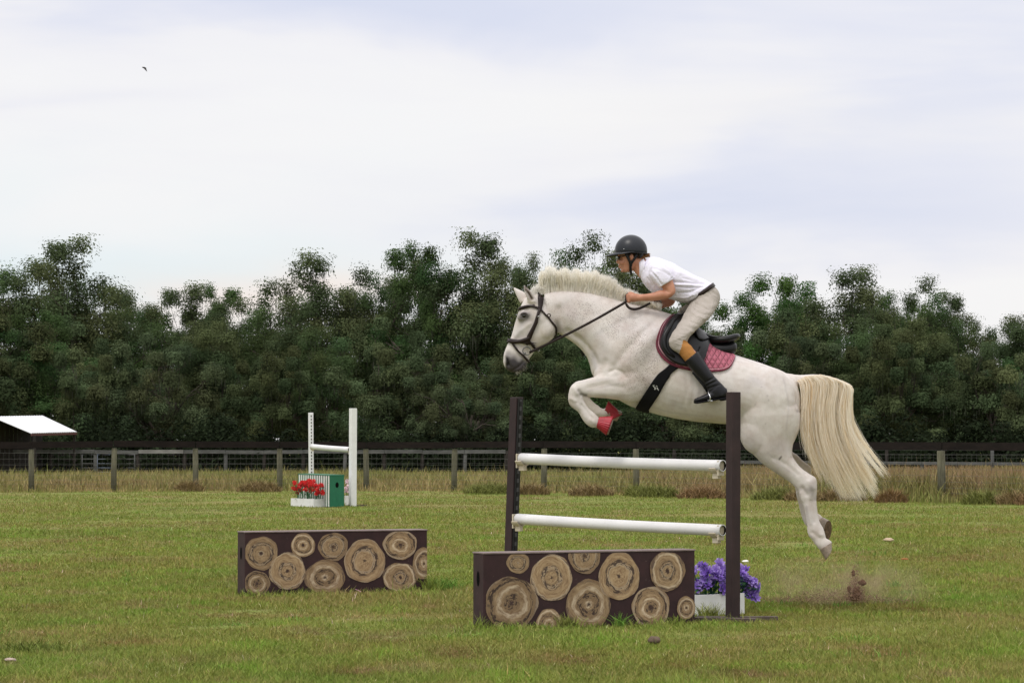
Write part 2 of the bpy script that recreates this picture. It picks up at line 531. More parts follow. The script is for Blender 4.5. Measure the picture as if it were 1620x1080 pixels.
def leafset(P, size, tint, rng, flat=0.35, aspect=0.55, out=None):
    """random rhombus leaves around points P (n,3)"""
    n = len(P)
    nrm = rng.normal(0, 1, (n, 3)); nrm[:, 2] = np.abs(nrm[:, 2]) + flat
    if out is not None: nrm = nrm * 0.40 + out * 1.3
    nrm /= np.linalg.norm(nrm, axis=1)[:, None]
    t = rng.normal(0, 1, (n, 3)); t -= nrm * (t * nrm).sum(1)[:, None]
    t /= np.linalg.norm(t, axis=1)[:, None]
    b = np.cross(nrm, t)
    s = size * rng.uniform(0.55, 1.4, n)[:, None]
    V = np.empty((n, 4, 3), dtype=np.float32)
    V[:, 0] = P - t * s; V[:, 1] = P - b * s * aspect; V[:, 2] = P + t * s; V[:, 3] = P + b * s * aspect
    C = np.repeat(tint[:, None, :], 4, axis=1)
    return V.reshape(-1, 3), C.reshape(-1, 3)

def make_tree_mesh(seed, H=11.0, R=5.0, trunk_h=2.2, hue=(0.052, 0.078, 0.028), moss=0.25, dens=1.0, low=0.22, nlimb=6, airy=0.0):
    """returns (crown mesh, trunk mesh), base at origin"""
    R0 = random.Random(seed); rng = np.random.default_rng(seed)
    mb = MB(); tips = []
    def grow(p, d, L, r, lev):
        n = 4; pts = [p.copy()]; rr = [r]; q = p.copy(); dd = d.copy()
        for i in range(n):
            dd = (dd + Vector((R0.gauss(0, .22), R0.gauss(0, .22), R0.gauss(0, .14) + (0.10 if lev < 2 else 0.02)))).normalized()
            q = q + dd * (L / n); pts.append(q.copy()); rr.append(r * (1 - 0.5 * (i + 1) / n))
            if lev >= 2 or i >= 2: tips.append((q.copy(), lev))
        mb.tube(pts, rr, 6 if lev < 2 else 4, cap=False)
        if lev < 4:
            k = R0.choice((2, 3, 3)) if lev < 3 else 2
            for _ in range(k):
                ax = Vector((R0.gauss(0, 1), R0.gauss(0, 1), R0.gauss(0, .6))).normalized()
                nd = (dd * 0.75 + ax * 0.75).normalized()
                i = R0.randint(2, n)
                grow(pts[i], nd, L * R0.uniform(0.55, 0.78), rr[i] * 0.72, lev + 1)
    # trunk
    tr = 0.05 * H * R0.uniform(0.6, 0.85); lean = Vector((R0.gauss(0, .08), R0.gauss(0, .08), 1)).normalized()
    top = lean * trunk_h
    mb.tube([Vector((0, 0, -0.3)), Vector((0, 0, 0.1)), lean * trunk_h * 0.5, top], [tr * 1.5, tr * 1.15, tr * 0.9, tr * 0.8], 9, cap=False)
    for k in range(nlimb):
        a = 2 * math.pi * k / nlimb + R0.uniform(-.4, .4)
        el = R0.uniform(0.35, 1.0) if k % 2 else R0.uniform(0.9, 1.6)
        d = Vector((math.cos(a), math.sin(a), el)).normalized()
        grow(top, d, (H - trunk_h) * R0.uniform(0.36, 0.5), tr * R0.uniform(0.4, 0.62), 1)
    P = np.array([t[0] for t in tips])
    # fit the branching to the wanted height and spread
    zmax = P[:, 2].max(); rad = np.percentile(np.hypot(P[:, 0], P[:, 1]), 96)
    sz = (H - trunk_h - 0.4) / max(zmax - trunk_h, .1); sr = (R - 0.5) / rad
    def fit(A):
        A = np.array(A, dtype=float); up = A[:, 2] > trunk_h
        A[up, 2] = trunk_h + (A[up, 2] - trunk_h) * sz
        k = np.clip(A[:, 2] / trunk_h, 0, 1)[:, None]
        A[:, :2] *= 1 + (sr - 1) * k
        return A
    mb.v = [tuple(p) for p in fit(mb.v)]
    P = fit(P)
    # foliage grows in rounded masses (lobes) at the branch ends; each mass is a shell of leafy twigs
    k_lobe = int(46 * (1 - .15 * airy)); sel = [int(rng.integers(len(P)))]
    dmin = ((P - P[sel[0]]) ** 2).sum(1)
    while len(sel) < k_lobe:
        q = int(np.argmax(dmin * rng.uniform(.4, 1, len(P)))); sel.append(q); dmin = np.minimum(dmin, ((P - P[q]) ** 2).sum(1))
    lobes = [P[q] for q in sel]
    ns = int(16 * (1 - airy))
    for a in rng.uniform(0, 6.283, ns):          # the skirt of the crown
        rr = R * rng.uniform(.55, .9); lobes.append(np.array([rr * math.cos(a), rr * math.sin(a), H * rng.uniform(low, .48)]))
    Vs = []; Cs = []; hue = np.array(hue); K = H / 11
    for c in lobes:
        c = np.array(c, dtype=float); hi = np.clip((c[2] / H - .45) / .5, 0, 1)
        rl = rng.uniform(.75, 1.45) * K * (1 - .42 * hi) ; c[2] = min(c[2], H - rl * .55)
        kt = int(rng.uniform(14, 24) * (1 - .35 * airy * hi) * (.75 + .25 * rl)); lb = rng.uniform(.62, 1.35); yel = rng.uniform(-.08, .22)
        for _ in range(kt):
            d = rng.normal(0, 1, 3); d[2] = d[2] if d[2] > -.35 else -d[2] * .5; d /= np.linalg.norm(d)
            far_ = rng.uniform(.35, .94); p = c + d * rl * far_ * np.array([.92, .92, .80])
            n = int(rng.uniform(56, 98) * dens); cr = rng.uniform(.18, .38) * K * 1.25
            v = np.clip(rng.normal(0, 1, (n, 3)), -1.25, 1.25) * cr * np.array([1.05, 1.05, .85])
            col = hue * lb * rng.uniform(.78, 1.25) * np.array([1 + yel, 1.0, 1 - .3 * yel])
            tint = col[None, :] * rng.uniform(.80, 1.22, n)[:, None]
            V, C = leafset(p + v, .062, tint, rng, out=(d[None, :] * .8 + v / cr * .35))
            Vs.append(V); Cs.append(C)
        if rng.uniform() < moss:
            m = int(rng.uniform(10, 26)); x = rng.normal(0, rl * .6, (m, 2)); L = rng.uniform(.15, .6, m); w = rng.uniform(.015, .035, m); ya = rng.uniform(0, 3.14, m)
            q = np.empty((m, 4, 3)); dx = np.cos(ya) * w; dy = np.sin(ya) * w
            bx = c[0] + x[:, 0]; by = c[1] + x[:, 1]; bz = c[2] - .15 * rl + rng.uniform(-.2, .2, m)
            q[:, 0] = np.stack([bx - dx, by - dy, bz], 1); q[:, 1] = np.stack([bx + dx, by + dy, bz], 1)
            q[:, 2] = np.stack([bx + dx * .3, by + dy * .3, bz - L], 1); q[:, 3] = np.stack([bx - dx * .3, by - dy * .3, bz - L * .9], 1)
            Vs.append(q.reshape(-1, 3)); Cs.append(np.repeat(np.array([.085, .092, .066]) * rng.uniform(.6, 1.2, m)[:, None], 4, axis=0))
    V = np.concatenate(Vs); C = np.concatenate(Cs)
    V[:, 2] = np.maximum(V[:, 2], 0.02)
    crown = fastmesh('crown', V, 4, M_leaf, col=C)
    trunk = mb.build('trunk', M_bark, smooth=True)
    return crown, trunk

HUES = [(0.068, 0.108, 0.044), (0.074, 0.106, 0.048), (0.060, 0.110, 0.040), (0.084, 0.116, 0.054), (0.064, 0.136, 0.038)]
protos = {
    'oak_a': make_tree_mesh(3, 11, 4.6, 2.4, HUES[0], .35, 1.0, .22, 6),
    'oak_b': make_tree_mesh(8, 11, 4.2, 2.8, HUES[1], .5, .95, .24, 5),
    'oak_c': make_tree_mesh(15, 11, 4.9, 2.2, HUES[2], .25, 1.05, .2, 7),
    'airy_a': make_tree_mesh(21, 11, 3.8, 3.0, HUES[3], .35, .72, .3, 5, .25),
    'airy_b': make_tree_mesh(34, 11, 4.0, 3.2, HUES[0], .45, .66, .32, 6, .35),
    'round_a': make_tree_mesh(44, 11, 4.4, 2.6, HUES[4], .05, 1.15, .24, 7),
    'low_a': make_tree_mesh(55, 7.4, 4.4, 1.1, (0.090, 0.126, 0.060), .45, 1.1, .10, 7),
    'low_b': make_tree_mesh(66, 7.4, 4.2, 1.2, (0.072, 0.100, 0.046), .35, 1.1, .10, 6),
    'low_c': make_tree_mesh(77, 7.4, 4.6, 1.0, (0.080, 0.108, 0.054), .55, 1.0, .12, 7),
}
PH = {'oak': 11, 'airy': 11, 'round': 11, 'low': 7.4, 'shrub': 3.0}
PR = {'oak_a': 4.6, 'oak_b': 4.2, 'oak_c': 4.9, 'airy_a': 3.8, 'airy_b': 4.0, 'round_a': 4.4, 'low_a': 4.4, 'low_b': 4.2, 'low_c': 4.6, 'shrub_a': 2.0, 'shrub_b': 2.3, 'shrub_c': 1.8}
_used = {}
def place_tree(kind, px, top, wpx, Y, rot, label, group, name='oak_tree'):
    s = FPX / Y
    H = (702 - top) / s + CAM_H
    h0 = PH[kind.split('_')[0]]; r0 = PR[kind]
    sz = H / h0; sx = (wpx / s / 2) / r0
    root = empty(name, gnd(px, Y), label, {'shrub': 'shrub'}.get(kind.split('_')[0], 'tree'), group)
    crown, trunk = protos[kind]
    for src in (crown, trunk):
        o = src if (kind, src.name) not in _used and kind not in _used.get('k', set()) else src.copy()
        if o is not src: sc.collection.objects.link(o)
        o.parent = root; o.location = (0, 0, 0)
        o.scale = (sx, sx, sz); o.rotation_euler = (0, 0, rot)
    _used.setdefault('k', set()).add(kind)
    return root
BACK = [  # kind, px, top, width px, distance, what singles it out
    ('oak_a', -35, 392, 210, 146, 'tall dark oak cut by the left edge of the photo'),
    ('airy_a', 78, 379, 165, 143, 'tallest oak at the far left, open rounded crown against the sky'),
    ('airy_b', 152, 442, 120, 150, 'small open topped oak just right of the tallest oak at the far left'),
    ('oak_b', 212, 466, 120, 157, 'lower rounded tree in the dip of the skyline at left'),
    ('oak_c', 268, 452, 125, 156, 'oak with a domed top left of the three skyline tufts'),
    ('airy_a', 322, 452, 120, 152, 'feathery oak whose tufted top breaks the skyline at left'),
    ('oak_a', 385, 458, 135, 155, 'broad oak with a flat top in the left half of the tree line'),
    ('airy_b', 445, 452, 130, 151, 'thin topped oak left of the tall oak behind the far jump'),
    ('airy_a', 528, 402, 135, 147, 'tall open oak standing above the far white jump standards'),
    ('airy_b', 596, 409, 110, 149, 'spindly crowned oak just right of the far jump standards'),
    ('oak_b', 645, 412, 115, 154, 'oak with a ragged top left of the highest oak group'),
    ('oak_c', 702, 384, 145, 145, 'wide oak forming the left shoulder of the highest oak group'),
    ('airy_a', 785, 366, 150, 144, 'highest oak of all, rising left of the horse head'),
    ('oak_a', 836, 384, 105, 149, 'oak between the highest oak and the gap above the mane'),
    ('airy_b', 905, 374, 125, 147, 'open topped oak directly above the white mane'),
    ('oak_b', 965, 398, 120, 151, 'oak behind the helmet of the rider'),
    ('oak_c', 1035, 446, 140, 155, 'oak hidden behind the shoulders of the rider'),
    ('oak_a', 1100, 462, 120, 152, 'oak behind the back of the rider'),
    ('round_a', 1192, 438, 130, 148, 'fresher green round topped tree right of the rider'),
    ('airy_b', 1262, 446, 100, 153, 'slim oak in the notch right of the round green tree'),
    ('airy_a', 1312, 424, 150, 146, 'tall feathery oak above the white tail'),
    ('oak_b', 1378, 458, 115, 154, 'oak with an even top right of the feathery oak above the tail'),
    ('oak_c', 1425, 468, 110, 156, 'low shouldered oak left of the tufted oak near the right edge'),
    ('airy_b', 1472, 446, 105, 148, 'tufted oak with bare limbs near the right edge'),
    ('airy_a', 1518, 462, 90, 150, 'leaning tufted oak beside the sky gap near the right edge'),
    ('oak_a', 1575, 520, 130, 152, 'low oak filling the sky gap near the right edge'),
    ('oak_b', 1640, 478, 130, 146, 'oak cut by the right edge of the photo'),
    ('oak_c', 1740, 460, 190, 150, 'taller oak showing only its left fringe at the right edge of the photo'),
]
FRONT = [
    ('low_b', -50, 488, 210, 128, 'low spreading oak behind the white roofed shelter'),
    ('oak_c', 55, 492, 190, 130, 'full skirted oak right behind the white roofed shelter'),
    ('low_a', 150, 512, 160, 127, 'bushy oak between the shelter and the big grey green oak'),
    ('low_c', 262, 528, 185, 126, 'big grey green oak with drooping moss at left'),
    ('oak_b', 350, 512, 160, 134, 'shaded oak with bare slanting limbs left of the far jump'),
    ('low_b', 440, 540, 150, 131, 'dark rounded oak left of the far jump'),
    ('oak_a', 520, 506, 150, 135, 'dark oak straight behind the far white jump standards'),
    ('low_a', 630, 500, 185, 125, 'pale grey green weeping oak right of the far jump'),
    ('low_c', 722, 572, 150, 123, 'low mossy oak left of the brown jump standard'),
    ('oak_b', 800, 500, 165, 132, 'dark mossy oak behind the muzzle of the horse'),
    ('low_b', 880, 545, 160, 128, 'dark oak below the neck of the horse'),
    ('oak_c', 965, 500, 170, 133, 'oak hidden behind the neck and chest of the horse'),
    ('low_a', 1060, 560, 160, 127, 'oak seen under the belly of the horse'),
    ('low_b', 1150, 520, 160, 129, 'oak behind the saddle and the loins of the horse'),
    ('low_c', 1235, 510, 165, 131, 'olive green oak above the rump of the horse'),
    ('oak_a', 1330, 500, 165, 133, 'deep green oak behind the white tail'),
    ('low_b', 1410, 515, 160, 129, 'shaded oak right of the white tail'),
    ('oak_b', 1490, 505, 170, 132, 'dark oak behind the grey post at right'),
    ('low_a', 1580, 520, 180, 127, 'dark green oak nearest the right edge in the front row'),
    ('oak_c', 1680, 500, 190, 130, 'front row oak mostly hidden past the right edge, its left side showing'),
]
_r = random.Random(2)
for k, px, top, w, Y, lab in BACK:
    place_tree(k, px, top, w * 1.5, Y, _r.uniform(0, 6.28), lab, 'trees of the wood behind the pasture')
for k, px, top, w, Y, lab in FRONT:
    place_tree(k, px, top, w * 1.18, Y, _r.uniform(0, 6.28), lab, 'trees of the wood behind the pasture')
# undergrowth closes the wood; its leaf hue is darkened for shade under the crowns
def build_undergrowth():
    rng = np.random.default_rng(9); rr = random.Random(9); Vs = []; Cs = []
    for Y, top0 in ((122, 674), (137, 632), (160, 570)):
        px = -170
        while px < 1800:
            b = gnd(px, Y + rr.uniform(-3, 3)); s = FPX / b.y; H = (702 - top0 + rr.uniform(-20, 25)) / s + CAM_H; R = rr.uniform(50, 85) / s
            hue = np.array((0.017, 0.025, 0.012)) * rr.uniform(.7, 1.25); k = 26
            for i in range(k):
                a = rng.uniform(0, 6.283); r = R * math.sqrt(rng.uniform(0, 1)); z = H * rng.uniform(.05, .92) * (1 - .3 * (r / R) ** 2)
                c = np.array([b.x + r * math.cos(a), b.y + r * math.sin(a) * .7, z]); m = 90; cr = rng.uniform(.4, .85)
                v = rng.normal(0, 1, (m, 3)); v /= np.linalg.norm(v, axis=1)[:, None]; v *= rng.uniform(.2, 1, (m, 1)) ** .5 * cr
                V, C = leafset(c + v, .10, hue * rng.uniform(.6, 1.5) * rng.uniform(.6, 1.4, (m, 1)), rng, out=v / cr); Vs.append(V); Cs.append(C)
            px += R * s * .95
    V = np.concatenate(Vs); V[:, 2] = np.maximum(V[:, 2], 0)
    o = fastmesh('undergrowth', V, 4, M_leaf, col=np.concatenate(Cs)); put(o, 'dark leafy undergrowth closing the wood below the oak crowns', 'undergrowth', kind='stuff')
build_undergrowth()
# ================================================================== FENCES AND SHELTER
def wood_mat(name, lo, hi, rough=0.85, sc_=(1, 1, 0.15), s=18):
    n = NT(name); c = n.coord('Object', sc_)
    nz = n.noise(c, s, 5, 0.65, 0.4); big = n.noise(n.coord('Object'), 1.7, 3)
    col = n.ramp(nz, [(0.3, lo), (0.7, hi)])
    col = n.mix(n.ramp(big, [(0.4, 0.0), (0.7, 0.45)]), col, tuple(x * 0.55 for x in lo))
    n.bump(nz, 0.5, 0.01); return n.done(col, rough, 0.15)
M_post = wood_mat('weathered_post', (0.085, 0.082, 0.055), (0.19, 0.18, 0.125))
M_greyrail = wood_mat('grey_rail', (0.07, 0.072, 0.07), (0.15, 0.15, 0.145), sc_=(0.2, 0.2, 1))
M_darkboard = wood_mat('dark_board', (0.008, 0.006, 0.0055), (0.020, 0.014, 0.012), sc_=(0.2, 0.2, 1))
M_darkpost = wood_mat('dark_post', (0.018, 0.016, 0.014), (0.05, 0.043, 0.038))
M_palerail = wood_mat('pale_rail', (0.17, 0.165, 0.155), (0.27, 0.265, 0.25), sc_=(0.2, 0.2, 1))
M_wire = plain('wire', (0.16, 0.16, 0.15), 0.6, 0.4, 0.3)
M_steelblue = plain('blue_steel', (0.14, 0.17, 0.22), 0.5, 0.4, 0.2)
def round_post(name, base, h, r, mat, parent, lean=(0, 0)):
    mb = MB(); b = Vector(base); L = Vector((lean[0], lean[1], 0))
    mb.tube([b - Vector((0, 0, .2)), b + L * .5 + Vector((0, 0, h * .5)), b + L + Vector((0, 0, h - .02)), b + L + Vector((0, 0, h))], [r * 1.04, r, r * .97, r * .86], 12)
    return mb.build(name, mat, parent, True)
def build_fences():
    rr = random.Random(4)
    f = empty('wire_fence', _fpts[4], 'long fence of round weathered posts, woven wire and a dark top board across the pasture', 'fence')
    hts = []
    for i, p in enumerate(_fpts):
        h = 1.25 - 0.05 * max(0, i - 8) / 5
        h += rr.uniform(-.02, .02)
        round_post('post', p, h, 0.085 if i != 12 else .1, M_post, f, (rr.uniform(-.03, .03), 0))
        hts.append(h)
    for i in range(len(_fpts) - 1):
        a, b = _fpts[i], _fpts[i + 1]
        za, zb = hts[i] + 0.115, hts[i + 1] + 0.115
        if rr.random() < .5: za += .015
        mb = MB(); q = Vector((0, -0.1, 0))
        d = (b - a).normalized() * 0.012
        mb.bar(a + q + d + Vector((0, 0, za)), b + q - d + Vector((0, 0, zb)), 0.018, 0.095)
        mb.build('top_board', M_darkboard, f)
    mb = MB()
    for i in range(len(_fpts) - 1):
        a, b = _fpts[i], _fpts[i + 1]; n = max(2, int((b - a).length / 0.16))
        q = Vector((0, -0.088, 0))
        for z in (.08, .2, .33, .47, .62, .78, .95, 1.13):
            mb.bar(a + q + Vector((0, 0, z)), b + q + Vector((0, 0, z + rr.uniform(-.01, .01))), .0015, .0022)
        for k in range(n):
            t = k / n; p = a.lerp(b, t) + q
            mb.bar(p + Vector((rr.uniform(-.01, .01), 0, .04)), p + Vector((0, 0, 1.14)), .0013, .001)
    mb.build('wire_mesh', M_wire, f)
    # steel rod standing on the right-hand post
    mb = MB(); p = _fpts[12]; mb.tube([p + Vector((0.0, 0, 1.18)), p + Vector((0, 0, 1.36))], 0.012, 6)
    mb.build('steel_rod', M_palerail, f)
    # second fence, greyer, further back
    f2 = empty('rail_fence', gnd(250, 117), 'weathered grey post and rail fence with one pale board, behind the wire fence at left', 'fence')
    xs = [-60, 10, 80, 150, 219, 291, 357, 418, 480, 545, 608, 668, 735, 800]
    pts = [gnd(x, 117 + 0.5 * math.sin(x * .02)) for x in xs]
    for i, p in enumerate(pts):
        round_post('post', p, 1.08 + rr.uniform(-.05, .05), .075, M_darkpost if i % 3 else M_greyrail, f2, (rr.uniform(-.05, .05), 0))
    for i in range(len(pts) - 1):
        mb = MB(); a, b = pts[i], pts[i + 1]; q = Vector((0, -.09, 0)); d = (b - a).normalized() * .01
        z = 1.07 + rr.uniform(-.015, .015)
        mb.bar(a + q + d + Vector((0, 0, z)), b + q - d + Vector((0, 0, z + rr.uniform(-.02, .02))), .02, .075)
        mb.build('rail', M_palerail if i == 4 else M_greyrail, f2)
    mb = MB()
    for i in range(len(pts) - 1):
        a, b = pts[i], pts[i + 1]
        for z in (.2, .4, .6, .8): mb.bar(a + Vector((0, 0, z)), b + Vector((0, 0, z)), .0015, .002)
    mb.build('wire_mesh', M_wire, f2)
    f3 = empty('rail_fence', gnd(1450, 112), 'low grey rail fence with short pickets behind the wire fence at right', 'fence')
    xs = list(range(1010, 1760, 56)); pts = [gnd(x, 118 - (x - 1010) * .012) for x in xs]
    for i, p in enumerate(pts):
        tall = i % 3 == 1
        round_post('post', p, 1.15 if tall else .62, .07, M_darkpost if i % 2 else M_greyrail, f3, (rr.uniform(-.04, .04), 0))
    for i in range(len(pts) - 1):
        mb = MB(); a, b = pts[i], pts[i + 1]; q = Vector((0, -.09, 0)); d = (b - a).normalized() * .01
        mb.bar(a + q + d + Vector((0, 0, .66 - .004 * i)), b + q - d + Vector((0, 0, .66 - .004 * i)), .02, .06)
        mb.build('rail', M_greyrail, f3)
    mb = MB()
    for i in range(len(pts) - 1):
        a, b = pts[i], pts[i + 1]
        for z in (.85, 1.0, 1.14): mb.bar(a + Vector((0, 0, z)), b + Vector((0, 0, z)), .0015, .002)
    mb.build('wire_mesh', M_wire, f3)
    # board fence far behind at left
    f4 = empty('board_fence', gnd(120, 139), 'distant dark four board paddock fence left of the far jump', 'fence')
    xs = list(range(-70, 470, 52)); pts = [gnd(x, 119.6 + x * .003) for x in xs]
    for p in pts:
        mb = MB(); mb.box(p + Vector((0, 0, .55)), (.06, 0, 0), (0, .06, 0), (0, 0, .6), bev=.01); mb.build('post', M_darkpost, f4)
    for z in (.25, .48, .71, .94):
        mb = MB()
        for i in range(len(pts) - 1): mb.bar(pts[i] + Vector((0, -.09, z)), pts[i + 1] + Vector((0, -.09, z)), .015, .05)
        mb.build('board', M_darkpost, f4)
    # steel gate panels
    for (x0, x1, mat, lab) in ((130, 153, M_greyrail, 'grey steel gate panel left of the blue one behind the wire fence'), (154, 177, M_steelblue, 'blue grey steel gate panel behind the wire fence'), (188, 213, M_greyrail, 'grey tubular gate right of the blue steel panel')):
        Y = 118.4; a = gnd(x0, Y); b = gnd(x1, Y)
        g = empty('gate_panel', a, lab, 'gate', 'gate panels behind the wire fence')
        mb = MB(); mb.tube([a + Vector((0, 0, .1)), a + Vector((0, 0, .95)), b + Vector((0, 0, .95)), b + Vector((0, 0, .1))], .03, 6); mb.build('frame', mat, g, True)
        for z in (.22, .40, .58, .76):
            mb = MB(); mb.tube([a + Vector((0, 0, z)), b + Vector((0, 0, z))], .022, 6); mb.build('bar', mat, g, True)
build_fences()

def build_shelter():
    n = NT('white_sheet_metal'); c = n.coord('Object')
    nz = n.noise(c, 2.5, 4)
    M_roof = n.done(n.ramp(nz, [(0.3, (0.66, 0.67, 0.70)), (0.7, (0.78, 0.79, 0.82))]), 0.35, 0.5)
    M_trim = plain('red_trim', (0.10, 0.035, 0.03), .6)
    A = at(50, 684.5, 112); B = at(122, 682.5, 116); C = at(68, 657, 119.5); D = at(-12, 658.5, 115.5)
    r = empty('field_shelter', ((A.x + C.x) / 2, (A.y + C.y) / 2, 0), 'open animal shelter with a sloping white metal roof, far left', 'shelter')
    mb = MB(); N = 40
    up = (B - A).cross(D - A).normalized()
    if up.z < 0: up = -up
    tp = []; bt = []
    for i in range(N + 1):
        t = i / N; h = up * (0.012 if i % 2 else -0.004)
        a = A.lerp(B, t) + h; d = D.lerp(C, t) + h
        tp += [a, d]; bt += [a - up * .03, d - up * .03]
    n0 = len(tp); fs = []
    for i in range(N):
        j = 2 * i
        fs += [(j, j + 2, j + 3, j + 1), (n0 + j, n0 + j + 1, n0 + j + 3, n0 + j + 2), (j, n0 + j, n0 + j + 2, j + 2), (j + 1, j + 3, n0 + j + 3, n0 + j + 1)]
    fs += [(0, 1, n0 + 1, n0), (2 * N, n0 + 2 * N, n0 + 2 * N + 1, 2 * N + 1)]
    mb.add(tp + bt, fs); mb.build('roof', M_roof, r)
    mb = MB(); mb.bar(A - up * .08, B - up * .08, .02, .04); mb.build('fascia', M_trim, r)
    for P in (A, B, C, D):
        Q = Vector((P.x + (.12 if P in (A, D) else -.12), P.y, 0)); mb = MB()
        mb.box((Q.x, Q.y, (P.z - .1) / 2), (.05, 0, 0), (0, .05, 0), (0, 0, (P.z - .1) / 2), bev=.008); mb.build('post', M_darkpost, r)
    mb = MB()
    for i in range(12):
        t0, t1 = i / 12 + .004, (i + 1) / 12 - .004
        a, b = D.lerp(C, t0), D.lerp(C, t1); mid = (a + b) / 2; d = (b - a) / 2; d.z = 0
        mb.box((mid.x, mid.y - .05, (mid.z - .15) / 2), d, (0, .012, 0), (0, 0, (mid.z - .15) / 2))
    mb.build('back_wall', M_darkpost, r)
build_shelter()

def build_tussocks():
    """domed bunch grasses along the foot of the fence"""
    rng = np.random.default_rng(31)
    spots = [(215, 88, 46, 'n'), (95, 88, 40, 'b'), (410, 84, 60, 'b'), (300, 85, 40, 'b'), (775, 80.5, 70, 'g'), (840, 79, 50, 'b'), (935, 77.5, 60, 'b'), (1040, 75.5, 70, 'g'), (1110, 73.5, 66, 'r'), (1235, 72, 84, 'g'),
             (1330, 70.5, 70, 'b'), (1410, 68.5, 44, 'r'), (1556, 66.5, 60, 'g'), (1605, 66.0, 50, 'b'), (1270, 70.2, 50, 'b'), (1010, 77, 40, 'g'), (1640, 65.5, 60, 'r')]
    hu = {'g': (0.20, 0.215, 0.06), 'b': (0.26, 0.19, 0.09), 'r': (0.26, 0.165, 0.08), 'n': (0.27, 0.19, 0.085)}
    nm = {'g': 'olive green', 'b': 'brownish', 'r': 'rusty red', 'n': 'tan'}
    side = {}
    for px, Y, w, k in spots:
        b = gnd(px, Y); s = FPX / Y; R = w / s / 2 * 1.15; n = int(1300 * R / .5); R *= 1.25
        a = rng.uniform(0, 6.283, n); r = R * 0.55 * np.sqrt(rng.uniform(0, 1, n))
        x = b.x + r * np.cos(a) * 1.5; y = b.y + r * np.sin(a)
        h = rng.uniform(.14, .5, n) * (1 - .75 * (r / (R * .55)) ** 2 * .8)
        tint = np.array(hu[k]) * rng.uniform(.5, 1.35, (n, 1))
        V, C = blades(x, y, h, rng.uniform(.012, .026, n), rng.uniform(.3, 1.0, n), tint, rng)
        where = 'left of the far jump' if px < 450 else 'between the two jumps' if px < 800 else 'behind the near poles' if px < 1145 else 'behind the hind legs and tail' if px < 1400 else 'near the grey post at right'
        o = fastmesh('grass_tussock', V, 4, M_tint, col=C, origin=b)
        key = (nm[k], where); side[key] = side.get(key, 0) + 1
        ordn = ['first', 'second', 'third', 'fourth'][side[key] - 1]
        put(o, f'{ordn} {nm[k]} grass tussock from the left, {where}', 'grass tussock', 'tussocks along the fence')
build_tussocks()
# ================================================================== HORSE
HY = 23.35                       # distance of the horse's mid plane
def hp(px, py, dy=0.0): return at(px, py, HY + dy)
def loft(mb, secs, n=24, sub=4, m=0, sup=2.0, Y=None, egg=0.0):
    """secs: (ax,ay,bx,by,w,yo) pixel edges a,b, half width w and centre offset yo in metres.
    The ring is a super-ellipse with its in-plane axis on a-b."""
    S = catmull(secs, sub); Y = HY if Y is None else Y
    vs = []; N = len(S)
    for k, (ax, ay, bx, by, w, yo) in enumerate(S):
        A = at(ax, ay, Y + yo); B = at(bx, by, Y + yo)
        c = (A + B) / 2; u = (A - B) / 2
        for i in range(n):
            t = 2 * math.pi * i / n; ct, st = math.cos(t), math.sin(t)
            e = 2.0 / sup
            cu = math.copysign(abs(ct) ** e, ct); su = math.copysign(abs(st) ** e, st)
            ww = w * (1 + egg * -cu)
            vs.append(c + u * cu + Vector((0, ww * su, 0)))
    fs = []
    for i in range(N - 1):
        for k in range(n):
            k2 = (k + 1) % n
            fs.append((i * n + k, i * n + k2, (i + 1) * n + k2, (i + 1) * n + k))
    for base, cc in ((0, -1), (N - 1, 1)):
        c = sum((vs[base * n + k] for k in range(n)), Vector()) / n
        vs.append(c)
        for k in range(n):
            k2 = (k + 1) % n
            f = (base * n + k, base * n + k2, len(vs) - 1)
            fs.append(f if cc > 0 else f[::-1])
    # make the winding outward
    a = vs[0]; b = vs[1]; c2 = vs[n]; cen = sum((vs[k] for k in range(n)), Vector()) / n
    if (b - a).cross(c2 - a).dot(a - cen) < 0: fs = [f[::-1] for f in fs]
    mb.add(vs, fs, m)
def ellipsoid(mb, c, ax, ay, az, n=20, m=0):
    bm = bmesh.new(); bmesh.ops.create_uvsphere(bm, u_segments=n, v_segments=n // 2 + 2, radius=1)
    M = Matrix((ax, ay, az)).transposed(); c = Vector(c)
    vs = [c + M @ v.co for v in bm.verts]; fs = [tuple(v.index for v in f.verts) for f in bm.faces]
    if M.determinant() < 0: fs = [f[::-1] for f in fs]
    bm.free(); mb.add(vs, fs, m)
def remesh(mb, voxel, smooth_it=4, fac=0.5):
    me = bpy.data.meshes.new('tmp'); me.from_pydata([tuple(v) for v in mb.v], [], mb.f); me.update()
    o = bpy.data.objects.new('tmp', me); sc.collection.objects.link(o)
    md = o.modifiers.new('r', 'REMESH'); md.mode = 'VOXEL'; md.voxel_size = voxel; md.adaptivity = 0
    sm = o.modifiers.new('s', 'SMOOTH'); sm.factor = fac; sm.iterations = smooth_it
    dg = bpy.context.evaluated_depsgraph_get(); dg.update()
    ev = o.evaluated_get(dg); m2 = ev.to_mesh()
    V = np.empty(len(m2.vertices) * 3); m2.vertices.foreach_get('co', V); V = V.reshape(-1, 3)
    F = [tuple(p.vertices) for p in m2.polygons]
    ev.to_mesh_clear(); bpy.data.objects.remove(o); bpy.data.meshes.remove(me)
    return V, F
def vnormals(V, F):
    me = bpy.data.meshes.new('t'); me.from_pydata(V.tolist(), [], F); me.update()
    N = np.empty(len(V) * 3); me.vertices.foreach_get('normal', N); bpy.data.meshes.remove(me)
    return N.reshape(-1, 3)
